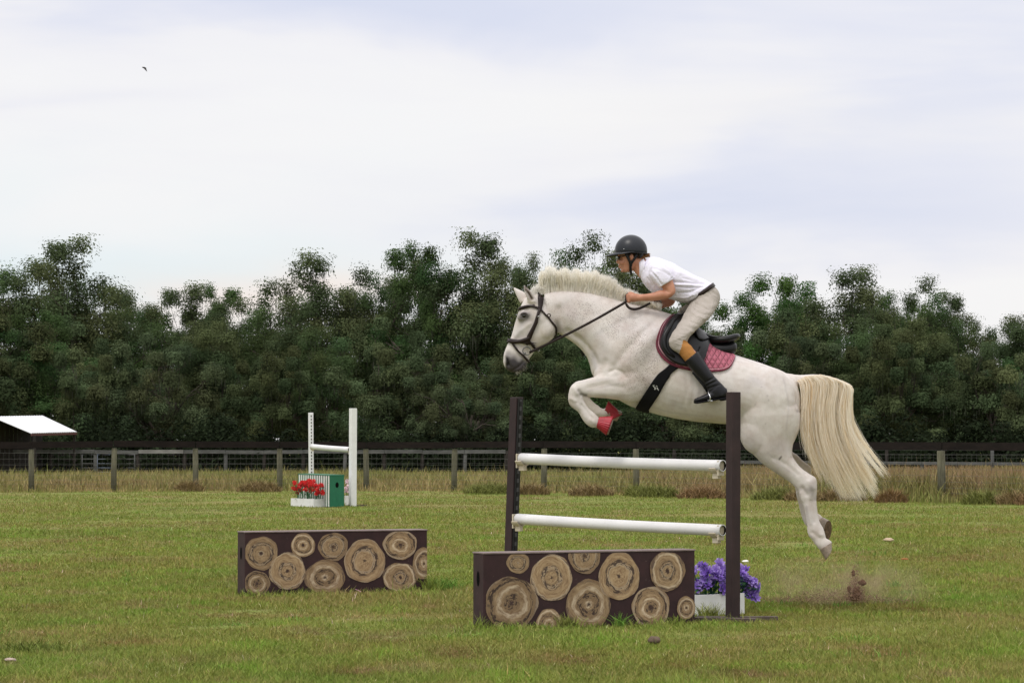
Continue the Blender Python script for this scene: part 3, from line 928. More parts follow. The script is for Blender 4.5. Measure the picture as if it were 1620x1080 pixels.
def seg_dist(P, pts):
    """distance in pixels from projected points P to polyline pts"""
    d = np.full(len(P), 1e9)
    pts = np.array(pts, dtype=float)
    if len(pts) == 1: return np.hypot(P[:, 0] - pts[0, 0], P[:, 1] - pts[0, 1])
    for a, b in zip(pts[:-1], pts[1:]):
        ab = b - a; t = np.clip(((P - a) @ ab) / (ab @ ab), 0, 1)
        q = a + t[:, None] * ab; d = np.minimum(d, np.hypot(P[:, 0] - q[:, 0], P[:, 1] - q[:, 1]))
    return d
def sculpt(V, N, strokes, Yc):
    """push the surface along its normal by gaussian strokes; both flanks alike"""
    side = np.sign(V[:, 1] - Yc)
    mir = V.copy(); mir[:, 1] = np.where(V[:, 1] > Yc, 2 * Yc - V[:, 1], V[:, 1])
    P = proj(mir); lat = np.clip(np.abs(N[:, 1]) * 1.6 - 0.2, 0, 1)
    D = np.zeros(len(V))
    for pts, rad, dep in strokes:
        d = seg_dist(P, pts); D += dep * np.exp(-(d / rad) ** 2) * lat
    return V + N * D[:, None]

NEAR, FAR = -1, 1
def hind_leg(mb, side, dx=0, dy=0, lower=None):
    y = 0.155 * side
    S = [(1168, 612, 1246, 618, .12, y * .9), (1165, 648, 1264, 646, .155, y), (1170, 680, 1266, 674, .135, y), (1182, 706, 1255, 702, .105, y),
         (1202, 730, 1254, 720, .078, y), (1219, 742.5, 1259, 729, .062, y), (1236, 754, 1267, 739, .050, y), (1254, 767, 1281, 749, .042, y)]
    L = [(1263, 778, 1291, 756, .044, y), (1266, 788, 1293, 769, .042, y), (1269.5, 797, 1292, 784, .036, y), (1272.5, 807, 1292.5, 801, .030, y), (1275, 818, 1293.5, 813, .027, y),
         (1277, 829, 1296, 824, .028, y), (1277, 839, 1303, 836, .035, y), (1279, 847, 1306, 846, .035, y), (1285, 854.5, 1307, 851, .032, y), (1289, 861, 1312.5, 853.5, .036, y), (1296, 869, 1316.5, 858, .043, y), (1300, 874, 1313, 866, .03, y)]
    if side == FAR:
        S = S[:4] + [(1194, 722, 1252, 712, .078, y), (1210, 733, 1262, 719, .062, y), (1228, 741, 1268, 726, .05, y), (1245, 750, 1277, 733, .042, y)]
        L = [(1254, 762, 1283, 738, .042, y), (1258, 773, 1284, 751, .04, y), (1260.5, 786, 1285, 770, .035, y), (1263.5, 799, 1285, 790, .030, y), (1266.5, 812, 1287, 802, .027, y),
             (1271, 826, 1291, 810, .031, y), (1278, 834, 1297, 813, .036, y), (1287, 834, 1301, 817, .032, y), (1293, 836, 1303, 820, .035, y), (1297, 839, 1304, 822, .04, y)]
    loft(mb, S + L, 20, 3)
def fore_leg(mb, side):
    y = 0.16 * side
    S = [(1000, 560, 1040, 610, .11, y), (985, 578, 1022, 630, .105, y), (972, 585, 1000, 637, .092, y), (957, 590, 980, 633, .074, y), (942, 595.5, 958, 630, .058, y), (925, 600, 937, 628.5, .046, y),
         (912, 603, 925, 626.5, .043, y), (903, 611, 922, 628, .046, y), (899.5, 621, 923, 629.5, .046, y), (898, 632, 923.5, 631.5, .043, y), (901, 641, 925.5, 635.5, .037, y), (908, 647, 928, 640, .032, y),
         (915, 652, 931, 645, .027, y), (919.5, 660, 936, 649.5, .027, y), (925, 668, 941, 653, .032, y), (933, 675, 945, 657, .035, y), (940, 676.5, 949, 660.5, .031, y), (947, 676, 955, 661, .036, y), (952, 676, 959, 662, .036, y)]
    if side == FAR:
        S = S[:7] + [(908, 606, 925, 622, .046, y), (907, 614, 929, 622, .046, y), (908, 624, 930, 625, .043, y), (912, 633, 932, 629, .037, y), (919, 640, 936, 633, .03, y), (928, 648, 941, 638, .026, y), (936, 655, 947, 642, .027, y),
             (942, 659, 951, 645, .034, y), (950, 660, 955, 646, .032, y), (957, 660, 961, 644, .036, y), (964, 658, 968, 645, .036, y)]
    loft(mb, S, 18, 3)

def build_horse():
    mb = MB()
    # trunk: top edge, bottom edge, half width
    T = [(860, 464, 872, 520, .085, 0), (880, 461, 887, 529, .095, 0), (905, 460.5, 901, 538, .108, 0), (932, 464, 916, 549, .125, 0), (960, 470, 927, 562, .150, 0), (990, 478, 933, 577, .185, 0),
         (1020, 485, 938, 594, .225, 0), (1044, 491, 956, 615, .262, 0), (1064, 498, 985, 636, .285, 0), (1084, 511, 1020, 650, .305, 0), (1106, 530, 1058, 659.5, .325, 0), (1132, 549, 1100, 667, .335, 0),
         (1160, 560.5, 1138, 670, .325, 0), (1190, 569.5, 1172, 674, .31, 0), (1220, 580, 1200, 690, .295, 0), (1243, 590, 1222, 705, .26, 0), (1257, 601, 1240, 708, .205, 0), (1265, 622, 1254, 695, .13, 0), (1267, 640, 1260, 675, .06, 0)]
    loft(mb, T, 40, 4, sup=2.15)
    # breast and shoulders
    for s in (-1, 1):
        ellipsoid(mb, hp(982, 590, s * .10), Vector((.22, 0, .05)), Vector((0, .13, 0)), Vector((-.02, 0, .20)))
        ellipsoid(mb, hp(1022, 560, s * .17), Vector((.17, 0, .17)), Vector((0, .12, 0)), Vector((-.12, 0, .22)))
        ellipsoid(mb, hp(1215, 635, s * .17), Vector((.22, 0, -.08)), Vector((0, .145, 0)), Vector((.06, 0, .27)))
        ellipsoid(mb, hp(1200, 676, s * .165), Vector((.14, 0, -.1)), Vector((0, .115, 0)), Vector((.08, 0, .20)))
    for s in (NEAR, FAR):
        hind_leg(mb, s); fore_leg(mb, s)
    # head
    H = [(846, 462, 866, 478, .055, 0), (833, 470, 872, 492, .075, 0), (826.5, 479, 878, 505, .092, 0), (821.5, 490, 881, 514, .100, 0), (817, 503.5, 881, 524, .098, 0), (812.5, 518, 875, 535, .090, 0),
         (808.5, 531, 861, 545, .076, 0), (804.5, 541, 849, 552, .064, 0), (800.5, 550, 843, 559.5, .057, 0), (797.7, 559, 838, 567, .056, 0), (796.2, 568, 835, 574, .058, 0), (797, 577, 832, 581, .058, 0), (801.5, 584.5, 828, 586, .050, 0), (808, 589, 822, 588, .034, 0)]
    loft(mb, H, 30, 4, sup=2.2)
    for s in (-1, 1):
        # brow over the eye, cheek, nostril wing, ear
        ellipsoid(mb, hp(829, 499, s * .072), Vector((.055, 0, .03)), Vector((0, .037, 0)), Vector((-.02, 0, .035)))
        ellipsoid(mb, hp(862, 518, s * .055), Vector((.085, 0, .02)), Vector((0, .045, 0)), Vector((-.02, 0, .09)))
        ellipsoid(mb, hp(804, 571, s * .034), Vector((.03, 0, .0)), Vector((0, .028, 0)), Vector((-.0, 0, .04)))
    E = [(834, 479, 849, 482, .026, -.062), (833.5, 472, 850, 479, .028, -.070), (830.8, 464, 847, 472, .026, -.076), (828.5, 456.5, 841.5, 463, .020, -.078), (828.3, 452, 835, 455.5, .012, -.078), (828.8, 449.8, 830.4, 450.6, .005, -.078)]
    loft(mb, E, 14, 4)
    E2 = [(823, 480, 836, 474, .026, .062), (819, 473, 834, 466, .028, .07), (815.5, 466, 828, 461, .024, .074), (812.5, 459, 820, 457, .016, .076), (811.3, 454.5, 814.5, 454.2, .006, .077)]
    loft(mb, E2, 14, 4)
    # dock of the tail
    D = [(1246, 590, 1250, 612, .045, 0), (1264, 592.5, 1264, 612, .04, 0), (1285, 592, 1284, 606, .034, 0), (1306, 594, 1303, 605, .027, 0), (1325, 602, 1320, 610, .02, 0), (1338, 611, 1332, 616, .013, 0)]
    loft(mb, D, 12, 3)
    V, F = remesh(mb, 0.0085, 5)
    N = vnormals(V, F)
    strokes = [
        ([(832, 455), (837, 463), (842, 472)], 2.6, -.030), ([(829, 454), (832, 464), (835, 472)], 1.2, .004),
        ([(884, 488), (886, 505), (882, 522), (868, 540)], 5, -.013),          # behind the jowl
        ([(860, 505), (868, 520), (858, 535)], 12, .006),
        ([(812, 536), (822, 524), (838, 512)], 3.2, .006),                      # facial crest
        ([(822, 536), (834, 530)], 6, -.004),
        ([(829, 500)], 3.6, -.010),                                             # eye socket
        ([(832, 490)], 4.5, -.008),
        ([(802, 569), (804, 577)], 2.4, -.020),                                 # nostril
        ([(800, 562), (809, 566), (809, 577)], 2.2, .006),
        ([(806, 589), (813, 585), (822, 579), (828, 572)], 1.8, -.008),          # mouth
        ([(898, 524), (918, 538), (934, 556), (944, 574)], 5, -.016),           # jugular groove
        ([(895, 500), (935, 525), (965, 548)], 10, .008),
        ([(900, 480), (950, 500), (1000, 515)], 11, -.006),
        ([(1040, 505), (1012, 530), (985, 560), (968, 585)], 6, -.012),         # front of the shoulder blade
        ([(1048, 520), (1020, 545), (995, 575)], 10, .010),
        ([(958, 572), (952, 588)], 5, -.010), ([(944, 588), (946, 596)], 4, .008),
        ([(964, 588), (973, 584), (984, 588), (990, 596)], 2.4, -.007),           # crease over the forearm
        ([(1014, 605), (1012, 622), (1004, 638)], 7, -.006),                    # elbow hollow
        ([(1022, 588), (1030, 560), (1040, 535)], 9, -.007),
        
        ([(1026, 620), (1018, 640)], 7, -.010),
        ([(1150, 590), (1154, 612), (1152, 640)], 12, -.008),                   # flank
        ([(1170, 650), (1174, 670)], 6, -.003),
        ([(1198, 660), (1192, 690), (1204, 712)], 14, .008),
        ([(1240, 640), (1236, 670), (1242, 695)], 8, -.004),
        ([(1180, 580), (1200, 600), (1215, 625)], 10, .006),
        ([(1168, 576), (1176, 582)], 6, .007),
        ([(1225, 725), (1245, 735), (1262, 750)], 4, -.006),
        ([(1254, 724), (1262, 736), (1275, 748)], 3.2, -.006),
        ([(1280, 762), (1286, 772)], 4, .005), ([(1270, 772), (1276, 782)], 3.5, -.006), ([(1266, 780), (1268, 792)], 3, .005),
        ([(1283, 792), (1288, 826)], 1.8, -.005), ([(1277, 800), (1283, 828)], 2.2, .003), ([(1290, 795), (1296, 824)], 2.2, .003),
        ([(1285, 842), (1296, 850)], 3.0, -.004), ([(1300, 846)], 4, .004),
        ([(930, 613), (958, 608), (985, 613)], 4.5, -.0035), ([(935, 604), (965, 598)], 5, .003), ([(945, 622), (975, 624)], 5, .003),
        ([(908, 614), (913, 622)], 3.5, .006), ([(916, 618), (920, 625)], 2.2, -.007), ([(903, 630), (910, 634)], 3, .005),
        ([(920, 640), (932, 655), (938, 662)], 1.8, -.005), ([(913, 640), (926, 660)], 2.5, .003),
        ([(935, 664), (940, 668)], 3.5, .005),
    ]
    for x0 in range(1085, 1150, 11):     # a hint of ribs
        strokes.append(([(x0, 585), (x0 + 3, 615), (x0 - 3, 640)], 2.6, -.0022))
    strokes = [(a, b, c_ * (1.7 if (a[0][1] > 740 or (a[0][0] < 948 and a[0][1] > 596)) else 1.15)) for a, b, c_ in strokes]
    V = sculpt(V, N, strokes, HY)
    # small muscle unevenness
    N = vnormals(V, F)
    dn = np.array([noise.noise(Vector(v) * 7.0) * 0.0035 + noise.noise(Vector(v) * 19.0) * 0.0013 for v in V])
    V = V + N * dn[:, None]
    root = empty('horse', (hp(1090, 600).x, HY, 0), 'white flea-bitten grey horse in mid leap over the poles, pale tail streaming', 'horse')
    # painted coat pattern: skin and hair colours, darker hollows and creases, shade tint under the belly
    P = proj(V); C = np.ones((len(V), 4)); coat = np.array([0.69, 0.645, 0.605])
    nz = np.array([noise.noise(Vector(v) * 3.0) for v in V]); nz2 = np.array([noise.noise(Vector(v) * 22.0) for v in V])
    C[:, :3] = coat * (1 + 0.06 * nz + 0.04 * nz2)[:, None]
    def blend(mask, col):
        m = np.clip(mask, 0, 1)[:, None]; C[:, :3] = C[:, :3] * (1 - m) + np.array(col) * m
    g = lambda pts, r: np.exp(-(seg_dist(P, pts) / r) ** 2)
    muz = np.clip((P[:, 1] - (549 + 0.36 * (P[:, 0] - 797))) / 15 + .25 * nz2, 0, 1) * (P[:, 0] < 842) * (P[:, 0] > 790)
    muz *= np.clip((P[:, 0] - 797.5) / 3.5, 0.12, 1)
    blend(muz * .98, (0.030, 0.026, 0.029))
    blend(g([(805, 584), (815, 586), (826, 580)], 4) * .55, (0.06, 0.05, 0.052))
    blend(g([(803, 570), (804, 577)], 2.4) * .95, (0.012, 0.01, 0.01))
    blend(g([(826, 501), (833, 500)], 8.0) * .95, (0.055, 0.048, 0.052))
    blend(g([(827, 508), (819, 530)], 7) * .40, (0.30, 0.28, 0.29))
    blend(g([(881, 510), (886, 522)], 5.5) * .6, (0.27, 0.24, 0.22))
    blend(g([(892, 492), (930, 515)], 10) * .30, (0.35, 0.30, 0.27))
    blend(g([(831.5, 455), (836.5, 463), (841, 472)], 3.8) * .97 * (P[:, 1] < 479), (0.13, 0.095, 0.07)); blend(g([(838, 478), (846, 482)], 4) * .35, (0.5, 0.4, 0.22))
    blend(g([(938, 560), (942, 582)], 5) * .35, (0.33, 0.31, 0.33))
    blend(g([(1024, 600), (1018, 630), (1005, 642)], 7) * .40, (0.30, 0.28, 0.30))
    blend(g([(1285, 765), (1284, 778), (1288, 788)], 5.5) * (.45 + .4 * nz2), (0.25, 0.22, 0.21))
    blend(g([(1270, 770), (1280, 775)], 6) * (.30 + .4 * nz2), (0.27, 0.24, 0.23))
    blend(g([(1278, 800), (1285, 826)], 5) * .22, (0.35, 0.32, 0.31))
    blend(g([(1300, 866), (1312, 858)], 5) * .4, (0.33, 0.27, 0.22))
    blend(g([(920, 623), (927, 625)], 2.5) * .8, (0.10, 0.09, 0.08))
    blend(g([(915, 616), (918, 620)], 2.5) * .5, (0.25, 0.22, 0.2))
    blend(g([(970, 668), (930, 668)], 6) * .2, (0.4, 0.36, 0.3))
    blend(g([(984, 598)], 5) * .25, (0.62, 0.36, 0.27)); blend(g([(1262, 650)], 2.5) * .6, (0.25, 0.22, 0.22))
    blend(g([(1236, 722), (1233, 726)], 1.4) * .9, (0.05, 0.04, 0.04))
    vein = [[(905, 606), (935, 603), (962, 598)], [(930, 618), (955, 612), (980, 606)], [(812, 528), (818, 540), (824, 548)], [(1020, 640), (1060, 652), (1110, 658)], [(1215, 716), (1238, 738), (1258, 752)], [(1276, 800), (1280, 826)], [(1240, 600), (1248, 640), (1244, 680)]]
    for q in ((1216, 633), (1205, 612), (1211, 670), (1214, 626), (1195, 640)): blend(g([q], 1.3) * .5, (0.25, 0.22, 0.22))
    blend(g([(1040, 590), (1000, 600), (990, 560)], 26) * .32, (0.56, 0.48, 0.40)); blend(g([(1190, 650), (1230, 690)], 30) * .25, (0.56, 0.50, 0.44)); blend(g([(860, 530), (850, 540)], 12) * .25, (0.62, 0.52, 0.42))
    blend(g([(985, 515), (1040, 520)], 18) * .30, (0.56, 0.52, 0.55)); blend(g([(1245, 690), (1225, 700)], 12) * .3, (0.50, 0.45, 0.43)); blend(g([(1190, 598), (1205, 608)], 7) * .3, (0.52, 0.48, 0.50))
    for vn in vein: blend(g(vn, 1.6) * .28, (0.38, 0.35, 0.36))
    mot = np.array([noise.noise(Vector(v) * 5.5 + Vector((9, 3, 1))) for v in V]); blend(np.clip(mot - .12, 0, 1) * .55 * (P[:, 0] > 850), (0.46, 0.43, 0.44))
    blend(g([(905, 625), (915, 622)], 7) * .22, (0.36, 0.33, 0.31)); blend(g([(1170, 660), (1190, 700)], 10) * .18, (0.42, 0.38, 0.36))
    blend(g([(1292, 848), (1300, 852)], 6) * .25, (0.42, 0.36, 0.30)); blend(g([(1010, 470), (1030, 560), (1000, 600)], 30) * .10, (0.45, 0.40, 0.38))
    blend(np.clip((P[:, 1] - 648) / 25, 0, 1) * (P[:, 0] > 1020) * (P[:, 0] < 1165) * .30, (0.50, 0.40, 0.30))  # underside shade put into the coat: browner and darker towards the belly
    # where the flea-bitten specks are dense
    sp = 0.05 + .95 * g([(935, 485), (985, 520), (1030, 560), (1020, 600)], 42) + .5 * g([(870, 480), (900, 510)], 22) + .35 * g([(850, 510), (862, 530)], 14)
    sp = np.clip(sp, 0, 1) * (P[:, 0] > 815)
    root_off = np.array(root.location)
    n = NT('horse_coat')
    pos = n.pos()
    tint = n.attr('tint')
    msk = n.attr('speck', 'Fac')
    v1 = n.voro(n.pos((1, 1, .7)), 92); v2 = n.voro(pos, 160)
    gate = n.noise(pos, 5, 3, .6)
    t1 = n.math('MULTIPLY_ADD', msk, 0.29, 0.045); t1 = n.math('MULTIPLY', t1, n.ramp(gate, [(0.35, 0.45), (0.62, 1.05)]))
    s1 = n.math('LESS_THAN', v1, t1)
    s2 = n.math('LESS_THAN', v2, n.math('MULTIPLY', t1, 0.95))
    spk = n.math('MAXIMUM', n.math('MULTIPLY', s1, 0.62), n.math('MULTIPLY', s2, 0.42))
    c = n.mix(spk, tint, (0.20, 0.155, 0.145))
    hair = n.noise(n.pos((1, 1, 0.35)), 240, 3, 0.7)
    dirt = n.noise(pos, 9, 4, 0.6)
    c = n.mix(n.ramp(dirt, [(0.42, 0.0), (0.75, 0.8)]), c, (0.80, 0.735, 0.70), 'MULTIPLY')
    c = n.mix(n.ramp(n.noise(n.pos(), 2.6, 3, .5), [(0.4, 0.0), (0.68, 0.55)]), c, (0.84, 0.81, 0.84), 'MULTIPLY')
    c = n.mix(n.ramp(n.noise(n.pos((1, 1, .6)), 30, 4, .7), [(0.50, 0.0), (0.75, 0.5)]), c, (0.82, 0.79, 0.77), 'MULTIPLY')
    n.bump(n.math('ADD', hair, n.noise(pos, 60, 3)), 0.22, 0.004)
    M_coat = n.done(c, 0.55, 0.28)
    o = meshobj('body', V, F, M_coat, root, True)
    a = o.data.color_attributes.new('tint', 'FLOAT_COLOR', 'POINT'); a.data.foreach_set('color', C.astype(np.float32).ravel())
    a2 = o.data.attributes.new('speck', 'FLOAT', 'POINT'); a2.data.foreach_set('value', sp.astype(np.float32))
    bvh = BVHTree.FromPolygons([Vector(v) for v in V], F)
    # ---- eyes
    M_eye = plain('horse_eye', (0.012, 0.008, 0.007), 0.08, 0.7)
    M_lid = plain('eyelid', (0.10, 0.085, 0.088), 0.5)
    for s in (-1, 1):
        c0 = hp(829, 500, 0); hit = bvh.ray_cast(Vector((c0.x, HY + s * .6, c0.z)), Vector((0, -s, 0)))
        c = hit[0] - Vector((0, s * .010, 0))
        mb = MB(); ellipsoid(mb, c, Vector((.025, 0, .004)), Vector((0, .020, 0)), Vector((-.003, 0, .020))); e = mb.build('eye', M_eye, root, True)
        mb = MB(); pts = []
        for k in range(9):
            t = math.pi * k / 8; pts.append(c + Vector((.027 * math.cos(t), s * (.010 + .007 * math.sin(t)), .003 + .018 * math.sin(t))))
        mb.tube(pts, [.004, .006, .0075, .0085, .009, .0085, .0075, .006, .004], 8); mb.build('eyelid', M_coat_dark, e, True)
        for k in range(12):
            pass
    # ---- hooves
    M_hoof = plain('hoof_horn', (0.27, 0.215, 0.17), 0.5, .3, var=.3, scale=30, bump=.3)
    M_sole = plain('hoof_sole', (0.13, 0.085, 0.055), 0.85, .1, var=.4, scale=40, bump=.4)
    def hoof(a0, b0, a1, b1, w, yo, nm='hoof', yaw=0.0):
        """a0,b0 coronet edges; a1,b1 ground edges (pixels)"""
        mb = MB(); secs = [(*a0, *b0, w * .84, yo), tuple((np.array((*a0, *b0)) * .5 + np.array((*a1, *b1)) * .5)) + (w * .93, yo), (*a1, *b1, w, yo)]
        loft(mb, secs, 24, 4, sup=2.2)
        # dished sole with a rim
        if yaw:
            A_ = (at(*a0, HY + yo) + at(*b0, HY + yo)) / 2; Rz = Matrix.Rotation(yaw, 3, 'Z'); mb.v = [tuple(A_ + Rz @ (Vector(p) - A_)) for p in mb.v]
        o = mb.build(nm, [M_hoof, M_sole], root, True)
        me = o.data; tot = len(me.polygons)
        for p in list(me.polygons)[-24:]: p.material_index = 1; p.use_smooth = False
        return o
    hoof((1296.5, 868), (1315.5, 857), (1306, 885), (1316, 868), .058, -.155)
    hoof((1294, 837), (1303, 818), (1309, 855), (1313, 823), .064, .155, yaw=-.62)
    hoof((950, 678), (957, 660), (962, 688), (970.5, 664), .056, -.16)
    hoof((960, 662), (966, 643), (976, 666), (984, 651), .056, .16)
    # ---- bell boots: ribbed rubber skirts over the fore hooves
    n = NT('red_rubber'); M_bell = n.done(n.ramp(n.noise(n.coord('Object'), 25, 3), [(.3, (0.28, 0.010, 0.022)), (.7, (0.42, 0.020, 0.040))]), .42, .5)
    def bell(a0, b0, a1, b1, w0, w1, yo):
        S = catmull([(*a0, *b0, w0, yo), ((a0[0] * .93 + a1[0] * .07), (a0[1] * .93 + a1[1] * .07), (b0[0] * .93 + b1[0] * .07), (b0[1] * .93 + b1[1] * .07), w0 * 1.12, yo), (*a1, *b1, w1, yo)], 6)
        nn = 96; vs = []; mb = MB()
        for q, layer in enumerate((1.0, 0.90)):
            for (ax, ay, bx, by, w, y0) in S:
                A = at(ax, ay, HY + y0); B = at(bx, by, HY + y0); c = (A + B) / 2; u = (A - B) / 2
                for i in range(nn):
                    t = 2 * math.pi * i / nn; r = layer * (1 + .028 * (1 if (i // 2) % 2 else -1) * (1 - q))
                    vs.append(c + (u * math.cos(t) + Vector((0, w * math.sin(t), 0))) * r)
        K = len(S); fs = []
        for q in range(2):
            for i in range(K - 1):
                for k in range(nn):
                    a = (q * K + i) * nn + k; b = (q * K + i) * nn + (k + 1) % nn
                    fs.append((a, b, b + nn, a + nn) if q == 0 else (a, a + nn, b + nn, b))
        for k in range(nn):
            k2 = (k + 1) % nn
            a, b = (K - 1) * nn + k, (K - 1) * nn + k2; fs.append((a, b, b + K * nn, a + K * nn))
            a, b = k, k2; fs.append((b, a, a + K * nn, b + K * nn))
        mb.add(vs, fs); mb.build('bell_boot', M_bell, root, True)
    bell((943.5, 675.5), (948, 659.5), (959, 688), (970.5, 658), .040, .072, -.162)
    bell((956, 651), (963, 634.5), (968, 664), (984.5, 655), .040, .068, .158)
    return root, bvh, M_coat
_n = NT('dark_lid'); M_coat_dark = _n.done((0.09, 0.075, 0.078), .5, .3)
horse, HBVH, M_coat = build_horse()

def strands(P0, P1, P2, P3, n_seg, w, col, taper=1.0, yaw=None, rng=NPR):
    """cubic-bezier ribbons made of two crossed strips; P* (n,3) arrays, w (n,)"""
    n = len(P0); T = np.linspace(0, 1, n_seg + 1)
    pts = [(1 - t) ** 3 * P0 + 3 * (1 - t) ** 2 * t * P1 + 3 * (1 - t) * t * t * P2 + t ** 3 * P3 for t in T]
    pts = np.stack(pts, 1)                                # n, k, 3
    tan = np.gradient(pts, axis=1); tan /= np.linalg.norm(tan, axis=2)[..., None] + 1e-9
    r = rng.normal(0, 1, (n, 1, 3)); side = np.cross(tan, np.repeat(r, n_seg + 1, 1)); side /= np.linalg.norm(side, axis=2)[..., None] + 1e-9
    side2 = np.cross(tan, side)
    wt = (w[:, None] * (1 - (T[None, :] ** 2) * 0.85 * taper))[..., None] / 2
    out = []
    for sd_ in (side, side2):
        a = pts - sd_ * wt; b = pts + sd_ * wt
        q = np.stack([a[:, :-1], b[:, :-1], b[:, 1:], a[:, 1:]], 2)    # n, seg, 4, 3
        out.append(q.reshape(-1, 3))
    V = np.concatenate(out)
    C = np.repeat(col, n_seg * 4, axis=0); C = np.concatenate([C, C])
    return V, C
def hair_material():
    n = NT('horse_hair'); c = n.attr('tint'); n.done(c, 0.5, 0.2)
    tr = n.new('ShaderNodeBsdfTranslucent'); n.link(c, tr.inputs[0])
    mx = n.new('ShaderNodeMixShader'); mx.inputs[0].default_value = 0.6
    n.link(n.b.outputs[0], mx.inputs[1]); n.link(tr.outputs[0], mx.inputs[2]); n.link(mx.outputs[0], n.out.inputs[0])
    return n.mat
M_hair = hair_material()
def strand_paths(W, w, col, n_seg=16, rng=NPR, face=.45):
    """hair ribbons through waypoints W (n,k,3); they lie roughly flat against the fall of the hair"""
    n, k, _ = W.shape; T = np.linspace(0, k - 1.0001, n_seg + 1); pts = []
    for t in T:
        i = int(t); f = t - i; p0 = W[:, max(i - 1, 0)]; p1 = W[:, i]; p2 = W[:, min(i + 1, k - 1)]; p3 = W[:, min(i + 2, k - 1)]
        pts.append(.5 * (2 * p1 + (-p0 + p2) * f + (2 * p0 - 5 * p1 + 4 * p2 - p3) * f * f + (-p0 + 3 * p1 - 3 * p2 + p3) * f ** 3))
    pts = np.stack(pts, 1); tan = np.gradient(pts, axis=1); tan /= np.linalg.norm(tan, axis=2)[..., None] + 1e-9
    yv = np.zeros((n, 1, 3)); yv[:, 0, 1] = 1; r = yv + rng.normal(0, face, (n, 1, 3))
    side = np.cross(tan, np.repeat(r, n_seg + 1, 1)); side /= np.linalg.norm(side, axis=2)[..., None] + 1e-9
    wt = (w[:, None] * (1 - (np.linspace(0, 1, n_seg + 1)[None, :] ** 2.5) * .88))[..., None] / 2
    a = pts - side * wt; b = pts + side * wt
    V = np.stack([a[:, :-1], b[:, :-1], b[:, 1:], a[:, 1:]], 2).reshape(-1, 3)
    return V, np.repeat(col, n_seg * 4, axis=0)
def interp_path(pts, t):
    pts = np.array(pts, dtype=float); k = np.linspace(0, 1, len(pts))
    return np.stack([np.interp(t, k, pts[:, i]) for i in range(pts.shape[1])], -1)
def px3(P, dy):
    return np.array([tuple(at(p[0], p[1], HY + d)) for p, d in zip(P, dy)])
def build_tail():
    rng = np.random.default_rng(77)
    G = {0.00: [(1262, 602), (1266, 611), (1267, 640), (1268, 668), (1273, 697), (1282, 722)],
         0.15: [(1273, 596), (1281, 611), (1278, 645), (1280, 685), (1293, 725), (1311, 762)],
         0.30: [(1283, 594), (1295, 608), (1292, 650), (1296, 695), (1311, 740), (1329, 788)],
         0.50: [(1298, 593), (1313, 606), (1309, 650), (1313, 695), (1330, 742), (1352, 790)],
         0.70: [(1312, 596), (1330, 607), (1325, 650), (1329, 692), (1348, 737), (1374, 782)],
         0.85: [(1324, 601), (1342, 610), (1337, 650), (1340, 688), (1362, 730), (1388, 768)],
         1.00: [(1334, 605), (1350, 615), (1345, 648), (1347, 678), (1370, 712), (1402, 748)]}
    ks = sorted(G); A = np.array([G[k] for k in ks], dtype=float); nk = 6
    base = np.array([0.93, 0.83, 0.66]); pale = np.array([0.97, 0.93, 0.85]); dark = np.array([.80, .66, .46])
    def way(t, lock, lw, yo, stray, L):
        n = len(t); W = np.empty((n, nk, 3))
        for j in range(nk):
            f = j / (nk - 1); att = .86 * f ** 1.5
            te = np.clip(t * (1 - att) + lock * att, 0, 1)
            q = np.stack([np.interp(te, ks, A[:, j, c]) for c in range(2)], 1)
            q[:, 0] += lw * 11 * f ** 2.2 + (2.2 * np.sin(f * 8 + lw * 9) + 3.4 * np.sin(f * 6.5 + t * 5 - 1.0)) * f ** .8 + rng.normal(0, .5 + stray * f, n)
            q[:, 1] += lw[::-1] * 5 * f ** 2 + rng.normal(0, .3 + stray * f * .8, n)
            y = yo * (1 + 2.2 * f) + lw * .07 * f
            W[:, j] = px3(q, y)
        # strands end at different lengths
        for j in range(2, nk):
            f = j / (nk - 1); sc_ = np.clip(L, 0, 1); W[:, j] = W[:, 1] + (W[:, j] - W[:, 1]) * 1.0
        end = 1 + (nk - 2) * L; out = np.empty_like(W)
        for m in range(nk):
            tt = np.minimum(m * (end + .0) / (nk - 1) if m else np.zeros(n), nk - 1.0001) ; i = tt.astype(int); fr = (tt - i)[:, None]
            out[:, m] = W[np.arange(n), i] * (1 - fr) + W[np.arange(n), np.minimum(i + 1, nk - 1)] * fr
        return out
    NL = 52; lockc = np.sort(rng.uniform(0.0, 1, NL)); lwl = rng.uniform(-1, 1, NL)
    N = 7500; t = rng.uniform(0, 1, N); lid = np.argmin(np.abs(t[:, None] - lockc[None] + rng.normal(0, .015, (N, 1))), 1)
    L = np.clip(rng.beta(2.0, 1.5, N) * 1.12, .28, 1)
    W = way(t, lockc[lid], lwl[lid], rng.normal(0, .026, N), 1.9, L + .0)
    shade = rng.uniform(0, 1, NL)[lid][:, None] * .6 + .4 * rng.uniform(0, 1, (N, 1))
    col = np.where(shade < .33, dark + (base - dark) * shade * 3, base + (pale - base) * (shade - .33) * 1.5) * rng.uniform(.9, 1.04, (N, 1))
    V, C = strand_paths(W, rng.uniform(.0032, .0065, N), col, 18, rng)
    n2 = 420; t2 = rng.uniform(0, 1, n2); W2 = way(t2, t2, rng.uniform(-1.3, 1.3, n2), rng.normal(0, .05, n2), 3.6, rng.uniform(.8, 1.0, n2))
    V2, C2 = strand_paths(W2, np.full(n2, .0024), np.tile(pale, (n2, 1)), 18, rng)
    fastmesh('tail', np.concatenate([V, V2]), 4, M_hair, horse, col=np.concatenate([C, C2]))
build_tail()
